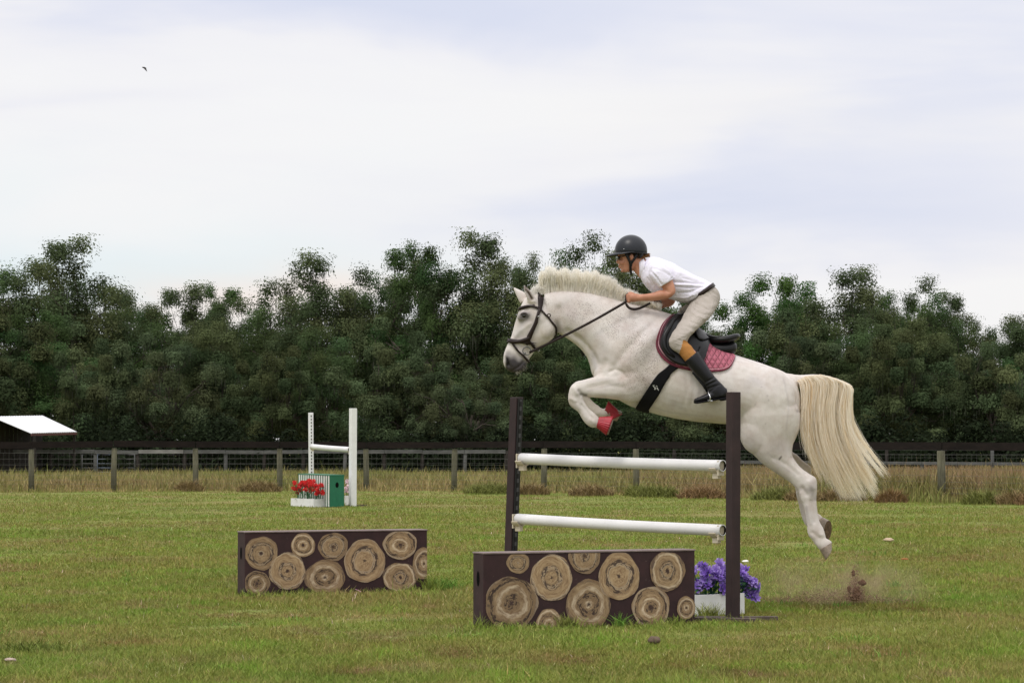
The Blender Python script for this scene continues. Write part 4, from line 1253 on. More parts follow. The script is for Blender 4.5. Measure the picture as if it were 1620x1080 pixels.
def build_mane():
    rng = np.random.default_rng(78)
    root = [(854, 463), (870, 461.5), (900, 460.5), (932, 464), (960, 470), (990, 478), (1020, 485), (1046, 491)]
    tip = [(855, 428), (868, 426), (897, 428), (938, 432), (968, 443), (992, 458), (1018, 471), (1048, 484)]
    NL = 70; lockc = np.sort(rng.uniform(0, 1, NL)); ll = rng.uniform(-1, 1, NL); lb = rng.uniform(-1, 1, NL)
    N = 9000; t = rng.uniform(0, 1, N); lid = np.argmin(np.abs(t[:, None] - lockc[None] + rng.normal(0, .012, (N, 1))), 1)
    R_ = interp_path(root, t) + np.array([0, 3.]); tl = t * .5 + lockc[lid] * .5; T_ = interp_path(tip, tl)
    d = T_ - R_; L = (rng.beta(5, 1.5, N) * .42 + .66 + .10 * ll[lid])[:, None]; yo = rng.normal(0, .011, N); fall = rng.normal(0, .045, N)
    bend = lb[lid] * 3.5 + 2.5 * np.sin(t * 17)
    W = np.empty((N, 5, 3))
    for j in range(5):
        f = j / 4; q = R_ + d * (f * L) + np.stack([bend * f ** 1.6 + rng.normal(0, .3 + 1.6 * f, N) + 1.2 * np.sin(f * 6 + ll[lid] * 6) * f, rng.normal(0, .2 + .9 * f, N)], 1)
        W[:, j] = px3(q, yo + fall * f ** 1.5)
    base = np.array([0.96, 0.915, 0.82]); pale = np.array([0.985, 0.97, 0.935])
    m = (.5 * rng.uniform(0, 1, (N, 1)) + .5 * (lb[lid][:, None] * .5 + .5)); col = (base * (1 - m) + pale * m) * rng.uniform(.93, 1.02, (N, 1))
    V, C = strand_paths(W, rng.uniform(.004, .008, N), col, 9, rng, .5)
    # fine flyaway hair along the top
    n2 = 700; i2 = rng.integers(0, N, n2); W2 = W[i2].copy(); ext = rng.uniform(1.0, 1.30, n2)[:, None]
    for j in range(1, 5): W2[:, j] = W2[:, 0] + (W2[:, j] - W2[:, 0]) * (1 + (ext - 1) * j / 4) + rng.normal(0, .012 * j / 4, (n2, 3))
    V2, C2 = strand_paths(W2, np.full(n2, .0022), np.tile(pale, (n2, 1)), 9, rng)
    V = np.concatenate([V, V2]); C = np.concatenate([C, C2])
    fastmesh('mane', V, 4, M_hair, horse, col=C)
    # forelock between the ears, blown back
    n = 260; t = rng.uniform(0, 1, n)
    a = np.stack([842 + 8 * t, 470 - 5 * t], 1); b = a + np.stack([rng.normal(-2, 2, n), rng.normal(-10, 2, n)], 1); c = b + np.stack([rng.normal(5, 3, n), rng.normal(-4, 3, n)], 1); e = c + np.stack([rng.normal(6, 4, n), rng.normal(3, 4, n)], 1)
    y = rng.normal(0, .02, n)
    V, C = strands(px3(a, y), px3(b, y), px3(c, y * 1.5), px3(e, y * 2), 7, rng.uniform(.002, .004, n), np.tile(pale, (n, 1)) * rng.uniform(.85, 1.05, (n, 1)), rng=rng)
    fastmesh('forelock', V, 4, M_hair, horse, col=C)
    # chin whiskers
    n = 90; t = rng.uniform(0, 1, n)
    a = np.stack([816 + 16 * t, 588 - 12 * t], 1); e = a + np.stack([rng.normal(2, 3, n), rng.uniform(2, 8, n)], 1); y = rng.uniform(-.045, .02, n)
    V, C = strands(px3(a, y), px3(a * .6 + e * .4, y), px3(a * .3 + e * .7, y), px3(e, y * 1.1), 4, np.full(n, .0016), np.tile(np.array([.6, .57, .53]), (n, 1)), rng=rng)
    fastmesh('whiskers', V, 4, M_hair, horse, col=C)
build_mane()
# ================================================================== TACK
_cam = Vector((0, 0, CAM_H))
def hit(px, py, lift=0.0, bvh=None):
    """surface of the horse under photograph pixel, on the near flank"""
    d = (at(px, py, HY) - _cam).normalized()
    h = (bvh or HBVH).ray_cast(_cam, d)
    if h[0] is None:
        q = at(px, py, HY); n = HBVH.find_nearest(q)
        return n[0] + n[1] * lift, n[1]
    n = h[1] if h[1].dot(d) < 0 else -h[1]
    return h[0] + n * lift, n
def mirror(p): return Vector((p.x, 2 * HY - p.y, p.z))
def leather(name, col, rough=.42, s=70, b=.25):
    n = NT(name); c = n.coord('Object')
    nz = n.noise(c, 6, 4)
    n.bump(n.noise(c, s, 4, .6), b, .003)
    n.b.inputs['Coat Weight'].default_value = 0.05; n.b.inputs['Coat Roughness'].default_value = 0.35
    return n.done(n.ramp(nz, [(.3, tuple(x * .75 for x in col)), (.7, tuple(x * 1.25 for x in col))]), rough, .28)
M_black = leather('black_leather', (0.007, 0.007, 0.008), .36)
M_brown = leather('brown_leather', (0.016, 0.008, 0.0065), .45)
M_webb = plain('black_neoprene', (0.006, 0.006, 0.007), .85, .15, var=.2)
M_steel = plain('steel', (0.55, 0.55, 0.55), .25, .5, 1.0)
M_dsteel = plain('dull_steel', (0.16, 0.16, 0.16), .4, .5, .8)
M_white_print = plain('white_print', (0.62, 0.62, 0.60), .6, .3)
def sheet(name, grid_top, mat, parent, thick, extra=None, smooth=True, mi=None):
    """closed sheet from a grid (rows of (point, normal)); outer face lifted by thick"""
    R, C = len(grid_top), len(grid_top[0]); vs = []
    for r in grid_top:
        for p, n in r: vs.append(p + n * thick)
    for r in grid_top:
        for p, n in r: vs.append(p - n * .004)
    k = R * C; fs = []; ms = []
    for i in range(R - 1):
        for j in range(C - 1):
            a = i * C + j
            fs.append((a, a + 1, a + C + 1, a + C)); ms.append(mi(i, j) if mi else 0)
            fs.append((k + a, k + a + C, k + a + C + 1, k + a + 1)); ms.append(0)
    for j in range(C - 1):
        fs.append((j, k + j, k + j + 1, j + 1)); ms.append(mi(0, j) if mi else 0)
        a = (R - 1) * C + j; fs.append((a, a + 1, k + a + 1, k + a)); ms.append(mi(R - 2, j) if mi else 0)
    for i in range(R - 1):
        a = i * C; fs.append((a, a + C, k + a + C, k + a)); ms.append(mi(i, 0) if mi else 0)
        a = i * C + C - 1; fs.append((a, k + a, k + a + C, a + C)); ms.append(mi(i, C - 2) if mi else 0)
    o = meshobj(name, vs, fs, mat, parent, smooth)
    if mi: o.data.polygons.foreach_set('material_index', ms)
    return o
def smooth_grid(G, it=2):
    R, C = len(G), len(G[0])
    A = np.array([[tuple(p) for p, n in r] for r in G]); Nn = np.array([[tuple(n) for p, n in r] for r in G])
    for _ in range(it):
        for X in (A, Nn):
            Y_ = X.copy()
            Y_[1:-1, 1:-1] = (X[1:-1, 1:-1] * 2 + X[:-2, 1:-1] + X[2:, 1:-1] + X[1:-1, :-2] + X[1:-1, 2:]) / 6
            X[:] = Y_
    return [[(Vector(A[i, j]), Vector(Nn[i, j]).normalized()) for j in range(C)] for i in range(R)]
def strap(name, path, w, mat, parent, lift=.006, thick=.004, both=False, sub=5):
    """flat strap laid on the near flank along pixel path, w = width in metres (or list)"""
    P = catmull(path, sub); rows = []; n = len(P)
    ws = [w] * n if not isinstance(w, (list, tuple)) else list(np.interp(np.linspace(0, 1, n), np.linspace(0, 1, len(w)), w))
    pts = [hit(p[0], p[1], lift) for p in P]
    for i in range(n):
        d = (pts[min(i + 1, n - 1)][0] - pts[max(i - 1, 0)][0]).normalized(); q, nn = pts[i]
        sd_ = d.cross(nn).normalized() * ws[i] / 2
        rows.append([(q - sd_, nn), (q, nn), (q + sd_, nn)])
    rows = smooth_grid(rows, 1)
    for r in range(len(rows)): rows[r] = [(p, nn) for p, nn in rows[r]]
    o = sheet(name, rows, mat, parent, thick)
    if both:
        o2 = sheet(name, [[(mirror(p), Vector((nn.x, -nn.y, nn.z))) for p, nn in r][::-1] for r in rows], mat, parent, thick)
    return o

# ---- saddle pad
def build_pad():
    root = empty('saddle_pad', (hp(1100, 560).x, HY, hp(1100, 560).z), 'quilted dusty pink saddle pad with maroon binding under the black saddle', 'saddle pad')
    outer = [(1072, 494), (1063, 499), (1054, 506), (1047, 515), (1041.5, 526), (1038, 538), (1037.6, 547), (1040, 555), (1044, 562), (1050, 569), (1060, 576.5), (1072, 581.5), (1086, 585), (1100, 587.5), (1114, 588.5), (1127, 588.5), (1140, 587.5), (1149, 585), (1156, 580), (1160, 573), (1162.5, 566), (1158, 561.5)]
    top = [(1073, 499), (1074, 501), (1075, 503), (1077, 505), (1079, 507.5), (1081, 510), (1083, 512), (1085, 514), (1088, 517), (1091, 519.5), (1095, 523), (1100, 527.5), (1106, 533), (1112, 537.5), (1120, 543), (1127, 547), (1134, 551), (1140, 553.5), (1146, 556), (1150, 558), (1154, 559.5), (1157, 561)]
    O = catmull(outer, 5); T = catmull(top, 5); R = 30
    G = []
    for j in range(R + 1):
        # rows bunch near the outer rim so the binding is thin
        f = j / R; f = f ** 1.25
        row = []
        for i in range(len(O)):
            a, b = O[i], T[i]; q = a + (b - a) * f
            row.append(hit(q[0], q[1], .004))
        G.append(row)
    G = smooth_grid(G, 3)
    # cover the back: meet the mirrored half above the spine
    for r in (G,):
        last = [(Vector((p.x, HY - .045, p.z + .012)), Vector((0, -.3, 1)).normalized()) for p, n in G[-1]]
        mid = [(Vector((p.x, HY, p.z + .020)), Vector((0, 0, 1))) for p, n in G[-1]]
    G2 = G + [last, mid]
    Gm = [[(mirror(p), Vector((n.x, -n.y, n.z))) for p, n in r] for r in (G + [last])][::-1]
    full = G2 + Gm; K = len(full); C = len(full[0])
    n = NT('pink_quilting'); c = n.coord('Object')
    # diamond quilting stitched through the cloth, running in the plane of the flank
    sx = n.new('ShaderNodeSeparateXYZ'); n.link(c, sx.inputs[0])
    d1 = n.math('ADD', sx.outputs[0], n.math('MULTIPLY', sx.outputs[2], .62)); d2 = n.math('SUBTRACT', sx.outputs[0], n.math('MULTIPLY', sx.outputs[2], .62))
    def tri(v): return n.math('ABSOLUTE', n.math('SUBTRACT', n.math('FRACT', n.math('MULTIPLY', v, 21.0)), .5))
    q = n.math('MINIMUM', n.math('SUBTRACT', .5, tri(d1)), n.math('SUBTRACT', .5, tri(d2)))
    qq = n.ramp(q, [(0.0, 0.0), (0.10, .45), (0.45, 1.0)])
    n.bump(qq, 1.0, .02)
    M_pink = n.done(n.mix(n.ramp(n.noise(c, 30, 3), [(.3, 0.0), (.7, 1.0)]), (0.42, 0.12, 0.165), (0.52, 0.17, 0.225)), .8, .2)
    M_dkq = leather('maroon_quilting', (0.060, 0.014, 0.022), .75)
    M_bind = plain('maroon_binding', (0.14, 0.022, 0.04), .7, .25)
    M_pipe = plain('pink_piping', (0.50, 0.27, 0.30), .6, .3)
    def mi(i, j):
        r = min(i, K - 2 - i)
        x = j / C
        if r < 3: return 1
        if r in (4,): return 2
        return 3 if x < .50 else 0
    sheet('quilt', full, [M_pink, M_bind, M_pipe, M_dkq], root, .013, mi=mi)
    return root
pad = build_pad()
BV2 = None
def grid_from(outer, inner, R, sub, lift, sm=2):
    O = catmull(outer, sub); T = catmull(inner, sub); G = []
    for j in range(R + 1):
        f = j / R; G.append([hit(*(O[i] + (T[i] - O[i]) * f), lift) for i in range(len(O))])
    return smooth_grid(G, sm)
# ---- saddle
def build_saddle():
    root = empty('saddle', (hp(1115, 540).x, HY, hp(1115, 540).z), 'black leather jumping saddle with forward flaps and raised cantle', 'saddle')
    outer = [(1081, 494), (1070, 500), (1060, 508), (1052, 518), (1047, 530), (1045, 542), (1047, 553), (1053, 563), (1062, 571), (1074, 577), (1088, 580), (1100, 580), (1110, 577), (1114, 568), (1118, 552), (1120.5, 538)]
    inner = [(1084, 500), (1083, 505), (1082, 511), (1082, 516), (1083, 521), (1084, 525), (1085, 529), (1087, 533), (1090, 536), (1093, 538), (1097, 539), (1101, 539), (1105, 538), (1109, 537), (1113, 536), (1118, 536)]
    for s in (NEAR, FAR):
        G = grid_from(outer, inner, 14, 4, .030)
        inn = [r for r in G]
        core = [[(p + Vector((0, 0, .0)), n) for p, n in G[-1]]]
        cen = sum((p for p, n in G[-1]), Vector()) / len(G[-1]); cn = G[-1][len(G[-1]) // 2][1]
        G = G + [[(p.lerp(cen, .5), cn) for p, n in G[-1]], [(p.lerp(cen, .97), cn) for p, n in G[-1]]]
        if s == FAR: G = [[(mirror(p), Vector((n.x, -n.y, n.z))) for p, n in r][::-1] for r in G]
        sheet('flap', G, M_black, root, .012)
        # knee roll edge and stitched welt along the front of the flap
        wl_ = [hit(a, b, .044)[0] for a, b in [(1078, 500), (1069, 506), (1061, 513), (1055, 522), (1051, 532), (1050, 542), (1052, 551), (1058, 560), (1067, 567)]]
        if s == FAR: wl_ = [mirror(p) for p in wl_]
        mb = MB(); mb.tube(wl_, [.010, .016, .02, .022, .022, .022, .02, .016, .008], 10); mb.build('knee_roll', M_black, root, True)
        # small skirt with buckle over the stirrup bar
        O = [(1094, 524), (1096, 534), (1102, 542), (1110, 544), (1118, 541), (1121, 536)]; T = [(1096, 521), (1099, 525), (1104, 529), (1109, 531), (1115, 532), (1120, 533)]
        G = grid_from(O, T, 6, 4, .046, 1)
        if s == FAR: G = [[(mirror(p), Vector((n.x, -n.y, n.z))) for p, n in r][::-1] for r in G]
        sheet('skirt', G, M_black, root, .008)
    # seat: dished, rising to the cantle
    mb = MB()
    S = [(1085, 494, 1087, 506, .03, 0), (1092, 498, 1092, 515, .065, 0), (1100, 508, 1100, 526, .085, 0), (1108, 517.5, 1108, 537, .105, 0), (1118, 524.5, 1117, 542, .130, 0), (1129, 528.5, 1127, 546, .158, 0), (1141, 529.5, 1140, 546.5, .178, 0),
         (1152, 528, 1152, 544.5, .178, 0), (1161, 525.5, 1162, 541, .160, 0), (1167, 524.5, 1168, 537, .12, 0), (1170.5, 527, 1170.5, 533, .05, 0)]
    loft(mb, S, 26, 4, sup=2.6)
    v = np.array([tuple(p) for p in mb.v]); P = proj(v)
    dish = (1 - np.clip(np.abs(v[:, 1] - HY) / .16, 0, 1) ** 2); zc = at(810, 540, HY).z
    topside = np.array([1.0 if i else 0 for i in range(len(v))])
    ctr = np.interp(P[:, 0], [1085, 1108, 1129, 1152, 1170], [500, 527, 538, 537, 531])
    up = P[:, 1] < ctr
    v[:, 2] -= np.where(up, dish * .018 * np.clip((P[:, 0] - 1092) / 20, 0, 1), 0)
    mb.v = [tuple(p) for p in v]
    mb.build('seat', M_black, root, True)
    for s in (-1, 1):
        mb = MB()
        S = [(1106, 532, 1104, 548, .03, s * .085), (1116, 539, 1112, 556, .05, s * .09), (1128, 543, 1124, 559, .055, s * .10), (1142, 544, 1139, 562, .058, s * .105), (1154, 542.5, 1154, 562, .055, s * .10), (1161, 541, 1163, 558, .045, s * .09), (1165, 544, 1166, 552, .025, s * .08)]
        loft(mb, S, 16, 4, sup=2.4); mb.build('panel', M_black, root, True)
        # stirrup leather and iron
        yo = s * .335
        mb = MB(); a = hp(1108, 548, s * .34); b = hp(1097, 590, s * .385); c = hp(1112, 608, s * .40); d = hp(1120.5, 621, s * .40)
        mb.tube([a, a.lerp(b, .5) + Vector((0, s * .01, 0)), b, c, d], .011, 8, flat=.28, side=(1, 0, .4)); mb.build('stirrup_leather', M_black, root, True)
        T_ = hp(1120.5, 620, s * .40)
        mb = MB(); w = .058; bot = hp(1122.6, 633.5, s * .40)
        arc = [bot + Vector((0, -w, 0)), bot + Vector((0, -w * 1.08, .03)), T_ + Vector((0, -w * .75, -.012)), T_ + Vector((0, -w * .35, .008)), T_ + Vector((0, 0, .015)), T_ + Vector((0, w * .35, .008)), T_ + Vector((0, w * .75, -.012)), bot + Vector((0, w * 1.08, .03)), bot + Vector((0, w, 0))]
        A = catmull([tuple(p) for p in arc], 4)
        mb.tube([Vector(p) for p in A], .0055, 8)
        mb.box(bot, (.019, 0, -.002), (0, w, 0), (0, 0, .005), bev=.002)
        for q in (-.045, -.015, .015, .045): mb.tube([bot + Vector((0, q - .01, 0)), bot + Vector((0, q + .01, 0))], .0105, 6)
        mb.build('stirrup', M_steel, root, True)
    return root
saddle = build_saddle()
# ---- girth: band round the barrel
def build_girth():
    L = [(1062, 574), (1051, 584), (1043, 590), (1036, 598), (1029, 608), (1021, 620), (1012, 634), (1006.5, 643)]
    R = [(1076, 580), (1068, 586), (1062, 591), (1058, 598), (1052, 607), (1045, 620), (1035, 635), (1026, 648)]
    root = empty('girth', (hp(1030, 620).x, HY, hp(1030, 640).z), 'wide black elastic girth with a small white emblem round the belly', 'girth')
    Lc, Rc = catmull(L, 4), catmull(R, 4); G = []
    for a, b in zip(Lc, Rc): G.append([hit(*(a + (b - a) * f), .006) for f in np.linspace(0, 1, 7)])
    # underneath: drop to the belly line and across
    lastp = G[-1]; n_ = 8; under = []
    for k in range(1, n_):
        t = k / n_; row = []
        for p, n in lastp:
            y = p.y + (2 * HY - 2 * p.y) * t
            h = HBVH.ray_cast(Vector((p.x + .01, y, p.z - .5)), Vector((0, 0, 1)))
            q = h[0] if h[0] else p; nn = h[1] if h[1] and h[1].z < 0 else Vector((0, 0, -1))
            row.append((q + nn * .006, nn))
        under.append(row)
    G = G + under + [[(mirror(p), Vector((n.x, -n.y, n.z))) for p, n in r] for r in G[::-1]]
    G = smooth_grid(G, 2)
    sheet('band', G, M_webb, root, .008)
    # emblem: a little crown-like crest with wing strokes, printed in white
    mb = MB()
    def stroke(pts, w=.9):
        P = []
        for (x, y) in pts:
            q, n = hit(x, y, .0165); P.append((q, n))
        for (a, n), (b, _) in zip(P[:-1], P[1:]):
            d = (b - a); sd_ = d.cross(n).normalized() * (w / 190 / 2)
            mb.add([a - sd_, a + sd_, b + sd_, b - sd_], [(0, 1, 2, 3)])
    for pts in ([(1033.2, 608.6), (1036, 608.6)], [(1033.6, 609.2), (1036.2, 612)], [(1038.2, 609.2), (1040.8, 610.8)], [(1035.6, 611.2), (1038.4, 612.4)], [(1036, 614.6), (1038.6, 614.2)], [(1039.6, 612.4), (1042.8, 616.2)], [(1037, 612.6), (1036.4, 614.6)], [(1040.6, 612.4), (1041.4, 614.8)]):
        stroke(pts)
    mb.build('emblem', M_white_print, root)
build_girth()
# ---- bridle and reins
def build_bridle():
    root = empty('bridle', hp(845, 520), 'dark brown leather bridle with flash noseband, snaffle bit and reins', 'bridle')
    def ring(name, a, b, w, wid, lift=.006, tilt=0, n=44, half=None, mat=M_brown, thick=.006):
        """strap right round the head in the plane through pixels a (front) and b (back)"""
        A, B = at(*a, HY), at(*b, HY); c = (A + B) / 2; u = (A - B) / 2 * 1.25; rows = []
        ax = Vector((u.z, 0, -u.x)).normalized()
        for i in range(n + 1):
            t = 2 * math.pi * i / n
            if half: t = half[0] + (half[1] - half[0]) * i / n
            q = c + u * math.cos(t) + Vector((0, w * math.sin(t), 0))
            h = HBVH.ray_cast(q, (c - q).normalized())
            if h[0] is None: h = HBVH.find_nearest(q)
            nn = (q - c); nn = (nn - ax * nn.dot(ax)).normalized()
            rows.append((h[0] + nn * lift, nn))
        g = []
        for i, (q, nn) in enumerate(rows):
            wd = wid if not callable(wid) else wid(i / n)
            g.append([(q - ax * wd / 2, nn), (q, nn), (q + ax * wd / 2, nn)])
        g = smooth_grid(g, 2)
        return sheet(name, g, mat, root, thick)
    ring('noseband', (803, 538), (846, 545), .16, lambda t: .022 if .2 < t < .8 else .030, .008, thick=.010)
    strap('noseband_strap', [(804.5, 539), (812, 540.5), (822, 540), (832, 537), (838, 534)], .030, M_brown, root, .012, .008, True)
    ring('browband', (822, 489), (870, 478), .17, .016, .008, half=(-1.55, 1.55))
    strap('browband_strap', [(823, 488.5), (832, 485), (842, 485), (851, 488), (855, 490)], .018, M_brown, root, .01, .006, True)
    # headpiece over the poll
    strap('headpiece', [(853.5, 462), (855, 470), (855, 479), (854, 489)], [.055, .05, .042, .030], M_brown, root, .008, .007, True)
    mb = MB(); T0 = hit(853.5, 463.5, .01)[0]; pk = Vector((T0.x, HY, hp(853.5, 460.5).z + .004)); mb.tube([T0, T0.lerp(pk, .5) + Vector((0, 0, .014)), pk, mirror(T0.lerp(pk, .5)) + Vector((0, 0, .014)), mirror(T0)], .024, 8, flat=.25, side=(1, 0, 0)); mb.build('crown_strap', M_brown, root, True)
    strap('cheekpiece', [(854, 489), (850.5, 500), (848, 510), (843, 521), (838, 532), (836, 538), (833, 545)], [.028, .022, .030, .032, .040, .030, .018], M_brown, root, .010, .007, True)
    strap('throatlash', [(855, 490), (862, 498), (867, 503), (873, 511), (879, 519), (879.5, 526), (876, 532)], .013, M_brown, root, .010, .005, True)
    mb = MB(); c = hit(868, 499, .018)[0]; pts = [c + Vector((.013 * math.cos(t), 0, .013 * math.sin(t))) for t in np.linspace(0, 6.283, 14)]; mb.tube(pts, .0035, 6, cap=False); mb.build('throat_buckle', M_brown, root, True)
    strap('flash_strap', [(811, 542), (816, 550), (821, 556.5), (827, 562), (832, 568), (835, 571.5)], .016, M_brown, root, .011, .006, True)
    strap('chin_strap', [(836, 537), (841, 544), (847, 551), (851, 556)], .018, M_brown, root, .011, .006, True)
    for s in (-1, 1):
        yo = s * (HY - hit(831, 556, .018)[0].y)
        B = hit(833, 553, .018)[0]; B = B if s < 0 else mirror(B)
        mb = MB(); pts = [B + Vector((.033 * math.cos(t), 0, .033 * math.sin(t) - .006)) for t in np.linspace(0, 6.283, 24)]; mb.tube(pts, .0042, 8, cap=False)
        c = hit(829.5, 559, .02)[0]; c = c if s < 0 else mirror(c)
        ellipsoid(mb, c, Vector((.010, 0, 0)), Vector((0, .010, 0)), Vector((0, 0, .010)), 12)
        mb.build('bit_ring', M_dsteel, root, True)
    mb = MB(); a = hit(829.5, 559, .0)[0]; mb.tube([a, (a + mirror(a)) / 2 + Vector((.02, 0, 0)), mirror(a)], .009, 8); mb.build('bit', M_steel, root, True)
    # buckle glints
    for (x, y) in ((851.5, 554.5), (853, 556), (852, 501)):
        mb = MB(); q, n = hit(x, y, .024); mb.tube([q + Vector((-.009, 0, -.005)), q + Vector((.009, 0, .005))], .0035, 6); mb.build('buckle', M_steel, root, True)
    # reins, from the bit ring past the neck to the hands
    hr = HANDS
    for s, hand in ((-1, hr[0]), (1, hr[1])):
        a = hit(836, 556, .03)[0]; a = a if s < 0 else mirror(a)
        b = Vector(hand)
        m1 = a.lerp(b, .33); m2 = a.lerp(b, .66); m1.z -= .012 - (.07 if s > 0 else 0); m2.z -= .014 - (.06 if s > 0 else 0)
        # keep clear of the neck
        lim = lambda px, py: HY - s * 0
        m1.y = HY + s * .155; m2.y = HY + s * .225 if s < 0 else HY + .2
        P = catmull([tuple(p) for p in (a, m1, m2, b)], 8)
        mb = MB(); mb.tube([Vector(p) for p in P], .0105, 8, flat=.35, side=(0, 0, 1)); mb.build('rein', M_brown, root, True)
        if s < 0:
            loop = [b, hp(989.3, 472, -.215), hp(990.5, 467.3, -.20), hp(994, 465, -.19)]
            P = catmull([tuple(p) for p in loop], 6); mb = MB(); mb.tube([Vector(p) for p in P], .0105, 8, flat=.4, side=(0, 0, 1)); mb.build('rein_loop', M_brown, root, True)
            tail_ = [b, hp(991, 481.5, -.22), hp(995, 486.5, -.22), hp(1002, 489, -.215), hp(1011, 487.8, -.19), hp(1022, 483, -.12), hp(1033, 477, -.03), hp(1042, 475, .03), hp(1046, 478, .09)]
            P = catmull([tuple(p) for p in tail_], 6); mb = MB(); mb.tube([Vector(p) for p in P], .0105, 8, flat=.4, side=(0, 0, 1)); mb.build('rein_loop', M_brown, root, True)
HANDS = (hp(990.5, 477.5, -.225), hp(1040, 482, .10))
build_bridle()
# ================================================================== RIDER
def cloth(name, col, rough=.85, fold=.5, fs=9, weave=260, var=.06):
    n = NT(name); c = n.coord('Object')
    n1_ = n.noise(c, fs, 3, .5, .6); w = n.noise(c, weave, 2)
    n.bump(n.math('ADD', n.math('MULTIPLY', n1_, 3.0), n.math('MULTIPLY', w, .12)), fold, .02)
    nz = n.noise(c, 5, 4)
    return n.done(n.ramp(nz, [(.3, tuple(x * (1 - var) for x in col)), (.7, tuple(min(1, x * (1 + var)) for x in col))]), rough, .2)
def build_rider():
    root = empty('person', hp(1090, 560), 'rider in white polo, beige breeches and black boots crouching forward over the white horse', 'person')
    n = NT('skin'); c = n.coord('Object')
    sk = n.ramp(n.noise(c, 14, 4), [(.3, (0.42, 0.185, 0.115)), (.7, (0.53, 0.255, 0.165))])
    n.bump(n.noise(c, 130, 3), .15, .002)
    n.b.inputs['Subsurface Weight'].default_value = 0.06; n.b.inputs['Subsurface Radius'].default_value = (.012, .005, .003)
    M_skin = n.done(sk, .5, .35)
    M_shirt = cloth('white_polo', (0.78, 0.755, 0.86), .85, .34, 8)
    M_breech = cloth('beige_breeches', (0.43, 0.385, 0.345), .85, .55, 9)
    M_patch = cloth('tan_suede_patch', (0.40, 0.185, 0.055), .85, .15, 30)
    M_boot = leather('boot_leather', (0.010, 0.010, 0.013), .36)
    M_helm = NT('helmet_shell'); hc = M_helm.coord('Object'); M_helm.bump(M_helm.noise(hc, 220, 3), .12, .002); M_helm = M_helm.done(M_helm.ramp(M_helm.noise(hc, 7, 3), [(.3, (0.010, 0.012, 0.017)), (.7, (0.016, 0.018, 0.024))]), .34, .38)
    M_brown_h = plain('brown_hair', (0.23, 0.115, 0.05), .5, .3)
    # ---- one continuous body: head, neck, torso, arms, hands, legs (skin); clothes over it
    mb = MB()
    # head: front and back edges going down from the crown (face looks left)
    H = [(993, 380, 1006, 379, .045, 0), (984, 384, 1016, 384, .070, 0), (979, 392, 1019, 394, .080, 0), (977.3, 400, 1020, 402, .080, 0), (977.2, 406, 1019, 408, .076, 0), (977.8, 411, 1016, 413, .072, 0), (979, 416, 1012, 418, .068, 0),
         (981.5, 421, 1008, 422, .060, 0), (983.5, 426, 1003, 426, .050, 0), (987, 430.5, 999, 430, .034, 0)]
    loft(mb, H, 26, 4, sup=2.15)
    # nose, lips, chin, ears
    loft(mb, [(977.8, 406.5, 984, 406.5, .008, 0), (976.2, 410.5, 984, 411, .011, 0), (974.2, 414.4, 984, 414.5, .0155, 0), (976.4, 416.8, 984, 416.5, .014, 0), (979.5, 417.8, 984, 417.5, .006, 0)], 10, 4)
    ellipsoid(mb, hp(979.7, 420.6), Vector((.010, 0, 0)), Vector((0, .022, 0)), Vector((0, 0, .0062)), 12)
    ellipsoid(mb, hp(980.6, 423.6), Vector((.010, 0, 0)), Vector((0, .020, 0)), Vector((0, 0, .0065)), 12)
    ellipsoid(mb, hp(985.2, 428.5), Vector((.017, 0, 0)), Vector((0, .022, 0)), Vector((0, 0, .014)), 12)
    for s in (-1, 1):
        ellipsoid(mb, hp(999.3, 406, s * .078), Vector((.017, 0, .004)), Vector((0, .010, 0)), Vector((-.004, 0, .030)), 14)
        ellipsoid(mb, hp(984, 415, s * .045), Vector((.022, 0, 0)), Vector((0, .022, 0)), Vector((0, 0, .022)), 12)
    # neck
    loft(mb, [(996, 412, 1017, 404, .058, 0), (1000, 424, 1020, 408, .058, 0), (1005, 432, 1026, 412, .064, 0), (1012, 440, 1034, 416, .085, 0)], 20, 4)
    # torso
    TZ = [(1010, 436, 1029, 410, .085, 0), (1014, 444, 1042, 412, .150, 0), (1022, 453, 1056, 416, .185, 0), (1033, 462, 1070, 422, .180, 0), (1048, 469, 1085, 431, .165, 0), (1065, 474, 1100, 439, .152, 0), (1080, 478, 1113, 445, .148, 0), (1093, 481, 1125, 452, .158, 0),
          (1100, 490, 1134, 463, .178, 0), (1104, 500, 1134, 478, .175, 0), (1106, 506, 1128, 492, .13, 0)]
    TZ = [sec if i < 1 else (sec[0] + (sec[2] - sec[0]) * .10, sec[1] + (sec[3] - sec[1]) * .10, sec[2] - (sec[2] - sec[0]) * .09, sec[3] - (sec[3] - sec[1]) * .09, sec[4] * .86, 0) for i, sec in enumerate(TZ)]
    loft(mb, TZ, 28, 4, sup=2.3)
    TOR = list(TZ)
    def arm(s, S, hand):
        loft(mb, S, 16, 4)
    NA = [(1028, 424, 1042, 416, .045, -.165), (1031, 434, 1053, 424, .058, -.20), (1038, 445, 1060, 434, .052, -.215), (1046, 454, 1065, 445, .045, -.225), (1052, 460, 1068, 455, .040, -.23), (1054.5, 464, 1068, 463.5, .038, -.23),
          (1053, 459.5, 1058, 472, .042, -.23), (1044, 459, 1048, 474.5, .042, -.225), (1034, 462.5, 1036.5, 476.2, .036, -.215), (1022, 464.6, 1023.5, 476.5, .028, -.205), (1013, 465.3, 1014, 476.3, .026, -.198), (1008, 465.5, 1008.5, 477, .032, -.195)]
    loft(mb, NA, 16, 4)
